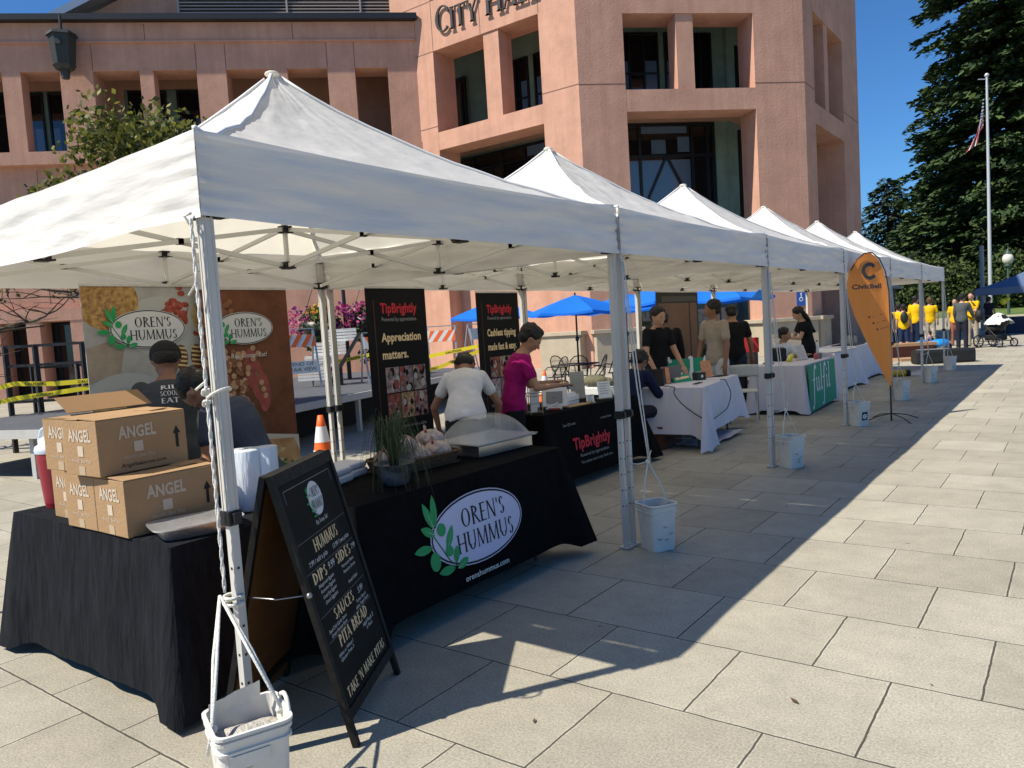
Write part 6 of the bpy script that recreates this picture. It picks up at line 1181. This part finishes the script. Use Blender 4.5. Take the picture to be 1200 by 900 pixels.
# ---------------- people ----------------
V = Vector
def person(label, pos, head_dir, H=1.75, lean=0, side=0, neck=0, hyaw=0, hz=None, arms=None, legs=None, skin=(.30, .15, .09), shirt=(.1, .1, .1), pants=(.03, .03, .04), shorts=False, hair='short', hairc=(.01, .008, .007), shoe=(.02, .02, .02), vox=.012, sleeve=.55, fem=False, collar=False, long_sleeve=False, seated=False, group=None, cap_band=False, bulk=1.0):
    """pos: ground point under the pelvis; head_dir: heading of the chest in degrees (0 = +Y, 90 = -X)"""
    t = thing("person", label, "person", (pos[0], pos[1], 0), R_(head_dir), group)
    sk = mat("skin %.2f" % skin[0], skin, .55, .08, 9, spec=.3); k = H*bulk; sh_m = shirt if not isinstance(shirt, tuple) else mat("shirt %.2f %.2f %.2f" % shirt, shirt, .85, .12, 7, .5, 14, spec=.1); pt_m = pants if not isinstance(pants, tuple) else mat("trousers %.2f %.2f %.2f" % pants, pants, .85, .12, 7, .4, 14, spec=.1)
    hm_ = mat("hair %.3f" % hairc[0], hairc, .6, .3, 40, .5, 60)
    hz = hz if hz is not None else .525*H; P = V((0, 0, hz)); le, si = R_(lean), R_(side)
    s = V((math.sin(si), math.sin(le)*math.cos(si), math.cos(le)*math.cos(si))).normalized(); X = V((1, 0, 0)); X = (X-s*X.dot(s)).normalized(); Fw = s.cross(X)*1.0
    if Fw.y < 0 and abs(lean) < 80: Fw = -Fw
    sec = []
    prof = [(-.045, .070, .058), (-.02, .088, .066), (.03, .094, .068), (.08, .083, .058), (.14, .080, .056), (.20, .093, .064), (.255, .104, .062), (.285, .096, .052), (.305, .055, .040), (.325, .036, .034)]
    if fem: prof = [(a, b*(.93 if a > .1 else 1.06), c*(.96 if a < .18 or a > .24 else 1.12)) for a, b, c in prof]
    bend = lambda q: P+s*(q*H)+Fw*(-.012*H*math.sin(max(0, q)/.32*PI))
    def torso(mb, grow, lo=-.06, hi=.4):
        mb.loft([(bend(a), X, Fw, b*k+grow, c*k+grow) for a, b, c in prof if lo <= a <= hi], 24)
    NB = P+s*.305*H; shl = [P+s*.278*H+X*(sx*(.098 if not fem else .088)*k) for sx in (-1, 1)]
    nk = R_(neck); hd = (s*math.cos(nk)+Fw*math.sin(nk)).normalized(); hc = NB+(s*.35+hd*.65).normalized()*.098*H
    hy = R_(hyaw); hX0 = X; hF0 = hX0.cross(hd)*-1.0; 
    if hF0.dot(Fw) < 0 and abs(neck) < 85: hF0 = -hF0
    hF = (hF0*math.cos(hy)-hX0*math.sin(hy)).normalized(); hX = hF.cross(hd).normalized()
    ax = (hX, hF, hd); B = MB().m(sk); torso(B, 0)
    B.cap(NB-s*.02*H, hc-hd*.02*H, .033*k, .031*k, 12)
    hr = H*.0605 if H > 1 else H*.07
    # head: skull, face, jaw, nose, ears, brow
    B.ell(hc+hd*.10*hr-hF*.12*hr, (.98*hr*.86, 1.08*hr, 1.0*hr), ax, 20, 14); B.ell(hc-hd*.35*hr+hF*.18*hr, (.70*hr, .80*hr, .86*hr), ax, 18, 12); B.ell(hc-hd*.86*hr+hF*.50*hr, (.40*hr, .38*hr, .30*hr), ax, 12, 8)
    B.cap(hc+hd*.02*hr+hF*.94*hr, hc-hd*.28*hr+hF*1.12*hr, .085*hr, .13*hr, 8); B.ell(hc+hd*.16*hr+hF*.80*hr, (.52*hr, .20*hr, .12*hr), ax, 12, 8); B.ell(hc-hd*.55*hr+hF*.92*hr, (.26*hr, .10*hr, .075*hr), ax, 10, 6)
    for e in (-1, 1): B.ell(hc+hX*(e*.84*hr)-hF*.05*hr-hd*.08*hr, (.09*hr, .17*hr, .26*hr), ax, 8, 6); B.ell(hc+hX*(e*.45*hr)+hF*.62*hr-hd*.22*hr, (.24*hr, .2*hr, .2*hr), ax, 8, 6)
    loc = lambda v: (X*v[0]+V((0, 1, 0))*v[1]+V((0, 0, 1))*v[2]).normalized() if False else V(v).normalized()
    arms = arms or [((-.18, .05, -1), (-.05, .22, -1)), ((.18, .05, -1), (.05, .22, -1))]
    Sh = MB().m(sh_m); torso(Sh, .013, -.05, .31)
    for i, (ud, fd) in enumerate(arms):
        S0 = shl[i]; ud, fd = loc(ud), loc(fd); E_ = S0+ud*.172*H; W_2 = E_+fd*.145*H; r = (.030 if not fem else .026)*k
        B.ell(S0, r*1.1, None, 10, 8); B.cap(S0, E_, r, r*.78, 12); B.cap(E_, W_2, r*.80, r*.52, 12)
        # hand: palm, four fingers, thumb
        sd = fd.cross(V((0, 0, 1))); sd = sd.normalized() if sd.length > .1 else V((1, 0, 0)); sd = sd if sd.dot(X)*(1 if i else -1) < 0 else -sd; pn = fd.cross(sd).normalized(); pn = pn if pn.z < 0 else -pn
        pc = W_2+fd*.030*H; B.ell(pc, (.024*H, .012*H, .034*H), (sd, pn, fd), 10, 8)
        for q, ln in ((-1.5, .020), (-.5, .024), (.5, .023), (1.5, .019)):
            a = pc+fd*.024*H+sd*(q*.0115*H); m_ = a+fd*(ln*H)+pn*.004*H; e_ = m_+(fd*.75+pn*.65).normalized()*ln*H*.9; B.cap(a, m_, .0052*H, .0048*H, 6); B.cap(m_, e_, .0048*H, .0042*H, 6)
        a = pc+sd*.018*H-fd*.012*H; B.cap(a, a+(sd*.7+fd*.7)*.026*H, .0062*H, .005*H, 6); a2 = a+(sd*.7+fd*.7)*.026*H; B.cap(a2, a2+(sd*.25+fd*.95)*.02*H, .005*H, .0045*H, 6)
        Sh.ell(S0, r+.010, None, 12, 8)
        if long_sleeve: Sh.cap(S0, E_, r+.016, r*.86+.014, 12); Sh.cap(E_, W_2, r*.86+.014, r*.6+.011, 12)
        else: Sh.cap(S0, S0+ud*(.172*H*sleeve), r+.011, r*.9+.015, 12)
    legs = legs or [((-.05, .0, -1), (.0, -.02, -1)), ((.05, .02, -1), (.0, -.02, -1))]
    Pt = MB().m(pt_m); Pt.loft([(bend(a), X, Fw, b*k+.010, c*k+.010) for a, b, c in prof[:4]], 20); So = []
    for i, (td, cd_) in enumerate(legs):
        H0 = P+X*((-1 if i == 0 else 1)*.048*k)-V((0, 0, .02*H)); td, cd_ = loc(td), loc(cd_); K_ = H0+td*.245*H; A_ = K_+cd_*(.235*H)
        B.cap(H0, K_, .052*k, .034*k, 14); B.cap(K_, A_, .034*k, .021*k, 12); ft = A_+V((0, .075*H*.8, -.018*H)); B.cap(A_+V((0, -.015*H, -.014*H)), ft, .021*k, .017*k, 8)
        Pt.cap(H0, K_, .052*k+.012, .036*k+.013, 14)
        if not shorts: Pt.cap(K_, A_+cd_*.01, .036*k+.013, .030*k+.010, 12)
        sb = MB(); sb.cap(A_+V((0, -.02*H, -.016*H)), A_+V((0, .075*H, -.022*H)), .026*k, .022*k, 10); So.append(sb)
    body = B.build("body", t, remesh=vox)
    # eyes and brows
    for e in (-1, 1):
        ey = MB().m(mat("eye white", (.5, .48, .45), .3)); c = hc+hX*(e*.33*hr)+hF*.86*hr-hd*.02*hr; ey.ell(c, (.13*hr, .06*hr, .065*hr), ax, 8, 6); ey.m(mat("iris", (.01, .007, .005), .2)); ey.ell(c+hF*.045*hr, (.05*hr, .03*hr, .05*hr), ax, 8, 6); ey.m(hm_); ey.box(c+hd*.20*hr+hF*.05*hr, (.28*hr, .05*hr, .05*hr), rot=Matrix((hX, hF, hd)).transposed()); ey.build("eye", body)
    ml = MB(); ml.ell(hc-hd*.56*hr+hF*.99*hr, (.21*hr, .06*hr, .035*hr), ax, 8, 6); ml.build("mouth", body, mat("lips", (.22, .07, .055), .5))
    shirt_o = Sh.build("shirt", t, remesh=vox); Pt.build("shorts" if shorts else "trousers", t, remesh=vox*1.2)
    for sb in So: sb.build("shoe", t, mat("shoe %.2f" % shoe[0], shoe, .6))
    Hh = MB(); rn = random.Random(int(abs(pos[0]*100)))
    if hair in ('short', 'mop', 'bun', 'long', 'pony'):
        g = .04 if hair == 'short' else .10
        Hh.ell(hc+hd*.33*hr-hF*.27*hr, ((.88+g)*hr, (.98+g)*hr, (.82+g)*hr), ax, 20, 14); Hh.ell(hc-hd*.25*hr-hF*.50*hr, ((.76+g)*hr, .66*hr, .66*hr), ax, 14, 10)
        for _ in range(70 if hair != 'short' else 46):
            a = rn.random()*6.28; e = rn.uniform(-.15, 1.5); v = (hX*math.cos(a)+hF*math.sin(a))*math.cos(e)+hd*math.sin(e)
            if v.dot(hF) > .40 and v.dot(hd) < (.55 if hair == 'mop' else .75): continue
            o_ = hc+hd*.30*hr-hF*.25*hr; b0 = o_+V((0, 0, 0))+(hX*v.dot(hX)*(.90+g)+hF*v.dot(hF)*(1.02+g)+hd*v.dot(hd)*(.84+g))*hr
            Hh.cap(b0, b0+(v*.25+(hX*rn.gauss(0, .5)+hF*rn.gauss(.2, .5)-hd*.2))*hr*(.16 if hair == 'short' else .30), .10*hr, .03*hr, 6)
        if hair == 'bun': Hh.ell(hc+hd*.95*hr-hF*.55*hr, .40*hr, None, 12, 8); Hh.ell(hc+hd*.95*hr+hF*.25*hr, (.55*hr, .5*hr, .35*hr), ax, 12, 8)
        if hair == 'long': Hh.loft([(hc+hd*(.4-q*1.0)*hr-hF*(.62+.20*math.sin(q))*hr, hX, hF, (.80+.26*math.sin(q*.8))*hr, (.50-.05*q)*hr) for q in (0, .7, 1.5, 2.4, 3.3, 4.2, 5.0)], 16)
        if hair == 'pony': Hh.cap(hc-hF*1.1*hr, hc-hF*1.2*hr-hd*1.2*hr, .25*hr, .12*hr, 8)
        Hh.build("hair", body, hm_, remesh=min(vox, .009))
    elif hair == 'cap':
        Hh.ell(hc+hd*.30*hr-hF*.14*hr, (.98*hr, 1.14*hr, .90*hr), ax, 20, 12); Hh.ell(hc+hd*.10*hr-hF*.16*hr, (.97*hr, 1.12*hr, .42*hr), ax, 20, 10); Hh.loft([(hc+hd*.22*hr+hF*(.7+.35*q)*hr, hX, hd, (.72-.12*q*q)*hr, .05*hr) for q in (0, .5, 1, 1.5, 2)], 14); Hh.build("cap", t, mat("cap black", (.008, .008, .009), .8))
        h2 = MB(); h2.ell(hc-hd*.05*hr-hF*.50*hr, (.87*hr, .72*hr, .72*hr), ax, 14, 8); h2.build("hair", body, hm_, remesh=.012)
    if collar:
        c = MB(); c.loft([(NB-s*.012*H, X, Fw, .052*k, .046*k), (NB+s*.012*H, X, Fw, .043*k, .041*k)], 18); c.build("collar", shirt_o, sh_m)
    return t, shirt_o, dict(hc=hc, hX=hX, hF=hF, hd=hd, hr=hr, P=P, s=s, X=X, F=Fw, H=H, ax=ax)
def glasses(t, g):
    m_ = MB(); hc, hr = g['hc'], g['hr']
    for e in (-1, 1): c = hc+g['hX']*(e*.36*hr)+g['hF']*1.05*hr; m_.tube([c+g['hX']*(.27*hr*math.cos(a))+g['hd']*(.20*hr*math.sin(a)) for a in [PI/6*k for k in range(12)]], .0025, 5, closed=True); m_.bar(c+g['hX']*e*.27*hr, hc+g['hX']*(e*.86*hr)+g['hF']*.05*hr, .004)
    m_.bar(hc+g['hX']*(-.1*hr)+g['hF']*1.06*hr, hc+g['hX']*(.1*hr)+g['hF']*1.06*hr, .004); m_.build("glasses", t, blk)
def back_print(sh, g, lines, m_, z=.24, sgn=-1, h=.03, w=(.11,)):
    """lettering on the back of a shirt, wrapped on its surface"""
    p = MB(); P, s, X, F_, H = g['P'], g['s'], g['X'], g['F'], g['H']; o = P+s*z*H+F_*(sgn*.14*H/1.75)
    F = FR(o, X*(1 if sgn < 0 else -1), s)
    if F(0, 0, 1).dot(F_)-F(0, 0, 0).dot(F_) < 0 and sgn > 0: pass
    for i, l_ in enumerate(lines): serif(p, l_, F, 0, -i*h*1.45, h, m_, 0, w=w[i % len(w)], thick=1.1) if all(c in GL for c in l_) else text(p, l_, F, 0, -i*h*1.45, h, m_, 0, w=w[i % len(w)], bold=.02)
    o_ = p.build("print", sh); md = o_.modifiers.new("wrap", 'SHRINKWRAP'); md.target = sh; md.wrap_method = 'PROJECT'; md.use_project_x = md.use_project_y = md.use_project_z = False; md.use_negative_direction = True; md.use_positive_direction = True; md.wrap_method = 'NEAREST_SURFACEPOINT'; md.wrap_mode = 'ABOVE_SURFACE'; md.offset = .003
    return o_
grey_tee = mat("charcoal tee", (.058, .058, .060), .85, .15, 6, .5, 12, spec=.1)
# man with cap, back to us
p1 = person("person in black cap and charcoal tee, back turned, RIP SCOOP EAT on it", (-4.74, 2.635), 62, H=1.70, lean=16, hz=.85, neck=18, legs=[((-.06, .45, -1), (0, -.45, -1)), ((.06, .45, -1), (0, -.45, -1))], skin=(.22, .11, .07), shirt=grey_tee, hair='cap', vox=.009, arms=[((-.30, .35, -1), (.1, .9, -.3)), ((.35, .45, -.9), (-.2, .9, -.3))])
back_print(p1[1], p1[2], ["RIP", "SCOOP", "EAT"], inkw, z=.262, h=.034, w=(.11, .115, .11))
p2 = person("person with black hair stooping over the cartons, charcoal tee with small green logo", (-3.78, 2.615), 118, H=1.70, lean=24, side=0, neck=58, hyaw=-14, hz=.77, legs=[((-.06, .5, -1), (0, -.5, -1)), ((.06, .5, -1), (0, -.5, -1))], skin=(.30, .15, .085), shirt=mat("slate tee", (.060, .065, .085), .85, .15, 6, .5, 12, spec=.1), hair='short', vox=.008, arms=[((-.42, -.10, -1), (.15, 1, -.10)), ((.20, .30, -1), (-.25, .9, -.25))])
lg_ = MB().m(leafg); F = FR((0, 0, 0), (1, 0, 0), (0, 0, 1)); lg_.flat([(.05+.014*math.cos(a), .012*math.sin(a)) for a in [PI/6*k for k in range(12)]], FR(p2[2]['P']+p2[2]['s']*.225*1.72+p2[2]['F']*.13, -p2[2]['X'], p2[2]['s'])); o_ = lg_.build("print", p2[1]); md = o_.modifiers.new("wrap", 'SHRINKWRAP'); md.target = p2[1]; md.wrap_mode = 'ABOVE_SURFACE'; md.offset = .003
# woman in white bending away
person("person in white tee bending forward with back to us between the two black banners", (-4.02, 4.72), 38, H=1.62, lean=46, neck=40, hz=.86, fem=True, skin=(.27, .135, .08), shirt=(.60, .58, .58), pants=(.02, .02, .022), hair='short', vox=.009, sleeve=.5, arms=[((-.55, .0, -1), (.1, .5, -.9)), ((.55, .1, -1), (-.1, .5, -.9))])
p4 = person("person in magenta floral top with hair tied up, reaching over the card printer", (-4.07, 5.44), -46, H=1.62, lean=13, neck=30, fem=True, skin=(.34, .18, .11), shirt=mat("magenta top", (.27, .008, .11), .8, .2, 14, .4, 12, spec=.1), pants=(.01, .01, .012), hair='bun', vox=.009, sleeve=.55, arms=[((-.25, .35, -1), (-.15, .95, .05)), ((.28, .35, -1), (-.45, 1.0, .02))])
fp = MB(); fp.m(mat("floral pink", (.45, .10, .22), .8)); g = p4[2]; rnd = random.Random(5)
for c in range(9):
    o = g['P']+g['s']*(.06+.24*rnd.random())*1.66+g['X']*(-.16)+g['F']*rnd.uniform(-.10, .10); F = FR(o, g['F'], g['s'])
    for k in range(6): a = k*1.047; fp.flat([(.026*math.cos(a)+.012*math.cos(b), .026*math.sin(a)+.012*math.sin(b)) for b in [PI/4*j for j in range(8)]], F, .0003*k)
o_ = fp.build("floral_print", p4[1]); md = o_.modifiers.new("wrap", 'SHRINKWRAP'); md.target = p4[1]; md.wrap_mode = 'ABOVE_SURFACE'; md.offset = .003
sit = [((-.18, 1, -.05), (0, -.05, -1)), ((.18, 1, -.05), (0, .1, -1))]
p5 = person("person with glasses in navy hooded jacket crouched over the laptop", (-4.33, 7.98), -8, H=1.66, lean=30, neck=20, hz=.52, skin=(.22, .11, .07), shirt=(.012, .018, .05), long_sleeve=True, legs=sit, hair='mop', vox=.011, arms=[((-.2, .5, -.8), (.2, .9, .1)), ((.25, .45, -.8), (-.1, .95, .15))]); glasses(p5[0], p5[2])
p6 = person("smiling person in black shirt standing beside the dark backdrop panel", (-4.64, 9.50), -115, H=1.74, lean=6, neck=12, hyaw=0, skin=(.40, .22, .14), shirt=(.010, .010, .012), pants=(.02, .02, .03), hair='mop', vox=.011, arms=[((-.22, .3, -1), (.1, .7, -.8)), ((.3, .25, -1), (-.1, .6, -.9))], collar=True)
sm_ = MB(); g = p6[2]; sm_.ell(g['hc']-g['hd']*.55*g['hr']+g['hF']*1.0*g['hr'], (.24*g['hr'], .06*g['hr'], .06*g['hr']), g['ax'], 10, 6); sm_.build("smile", p6[0], mat("teeth", (.6, .58, .54), .4))
person("person in beige polo shirt standing at the far end of the cable table", (-4.22, 10.62), 160, H=1.80, lean=3, neck=10, hyaw=-35, skin=(.24, .12, .07), shirt=(.33, .265, .20), pants=(.55, .53, .50), hair='mop', vox=.011, sleeve=.62, collar=True, arms=[((-.22, .1, -1), (-.05, .25, -1)), ((.25, .05, -1), (.0, .35, -1))])
person("person all in black, back turned, behind the beige shirt man's shoulder", (-4.50, 12.05), 25, H=1.74, lean=8, neck=25, skin=(.28, .14, .08), shirt=(.008, .008, .010), pants=(.02, .025, .04), hair='short', vox=.013, bulk=1.1, arms=[((-.25, .1, -1), (0, .5, -1)), ((.30, .15, -1), (.1, .5, -1))])
person("dark silhouetted person in black hoodie in front of the brown backdrop", (-4.95, 10.45), 30, H=1.70, lean=12, neck=28, skin=(.14, .07, .045), shirt=(.006, .006, .007), pants=(.01, .01, .01), hair='short', long_sleeve=True, vox=.013, bulk=1.15)
person("seated person in white shirt behind the green bannered table", (-4.28, 13.58), -115, H=1.72, lean=12, neck=12, hyaw=35, hz=.50, skin=(.34, .18, .11), shirt=(.60, .60, .61), pants=(.02, .02, .03), legs=sit, hair='short', vox=.012, collar=True, arms=[((-.15, .5, -.9), (.25, .9, .3)), ((.25, .3, -1), (-.1, .9, -.3))])
person("standing person with long black hair and black top beyond the seated man", (-4.02, 14.55), 125, H=1.66, lean=12, neck=22, fem=True, skin=(.42, .25, .17), shirt=(.008, .008, .009), pants=(.012, .012, .014), hair='long', vox=.012, sleeve=.45, arms=[((-.1, .4, -.9), (.1, 1, .1)), ((.2, .35, -.9), (-.1, 1, .15))])
# far group
YE = (.68, .40, .008); VX = .02
person("person in yellow tee with black crossbody bag strap, nearest the orange flag", (-4.80, 27.8), 10, H=1.60, skin=(.45, .26, .18), shirt=YE, pants=(.015, .02, .05), vox=VX); 
pb = person("taller person in yellow tee among the group, seen from behind, dark trousers", (-4.50, 29.0), -20, H=1.84, lean=4, skin=(.42, .24, .16), shirt=YE, pants=(.015, .02, .05), vox=VX)
pc = person("shorter person in yellow tee with black backpack and shorts", (-4.55, 27.2), 15, H=1.58, skin=(.45, .27, .19), shirt=YE, pants=(.02, .03, .07), shorts=True, vox=VX); b = MB(); b.ell((0, -.17, 1.14), (.12, .09, .20)); b.build("backpack", pc[0], bagm, remesh=.03)
person("person in white cap and dark top half behind the feather flag's edge", (-5.15, 27.5), 0, H=1.62, skin=(.42, .25, .18), shirt=(.03, .03, .04), pants=(.03, .03, .05), vox=VX)
pd = person("person in yellow tee and camouflage trousers seen from behind, between the last two legs", (-4.25, 30.4), 5, H=1.76, skin=(.42, .22, .15), shirt=YE, pants=mat("camouflage", (.30, .25, .18), .9, .3, 9, var2=(.52, .47, .38)), hairc=(.10, .05, .02), vox=VX)
pe = person("person in grey hooded jacket and black cap, back turned, beside the stroller handle", (-3.10, 28.7), -10, H=1.80, lean=5, skin=(.42, .24, .17), shirt=(.075, .085, .085), long_sleeve=True, pants=(.018, .02, .025), hair='cap', shoe=(.12, .11, .08), vox=VX, arms=[((-.2, .2, -1), (0, .4, -1)), ((.25, .4, -1), (-.05, .8, -.5))])
pf = person("person in yellow tee and sunglasses with a black shoulder bag, facing the stroller", (-2.95, 30.2), 165, H=1.84, lean=4, neck=10, skin=(.46, .26, .17), shirt=YE, pants=mat("camouflage", None) if False else (.36, .31, .24), vox=VX, arms=[((.1, .3, -1), (.5, .8, .1)), ((.35, .2, -1), (-.5, .6, .1))]); b = MB(); b.ell((-.25, .1, 1.02), (.14, .13, .22)); b.tube([(-.25, .05, 1.2), (-.1, .17, 1.45), (.08, .05, 1.58), (.0, -.15, 1.4), (-.22, 0, 1.2)], .02, 5); b.build("shoulder_bag", pf[0], bagm)
person("person in yellow tee and brown shorts mostly hidden behind the grey hooded man", (-3.55, 31.0), 170, H=1.66, skin=(.42, .22, .14), shirt=YE, pants=(.28, .12, .08), vox=VX)
person("person in dark blue jacket under the far blue canopy", (-1.55, 37.6), 20, H=1.70, skin=(.4, .22, .15), shirt=(.015, .04, .13), long_sleeve=True, pants=(.012, .018, .05), vox=VX)
person("person in black standing at the display table beneath the far blue canopy", (-3.15, 38.6), -30, H=1.68, skin=(.4, .22, .15), shirt=(.02, .02, .025), pants=(.02, .02, .03), vox=VX)
pg = person("small child in pale patterned clothes sitting in the blue toy car", (-3.92, 27.85), 70, H=.85, hz=.25, skin=(.48, .28, .2), shirt=(.45, .28, .26), pants=(.4, .3, .3), legs=sit, hair='short', vox=.014)
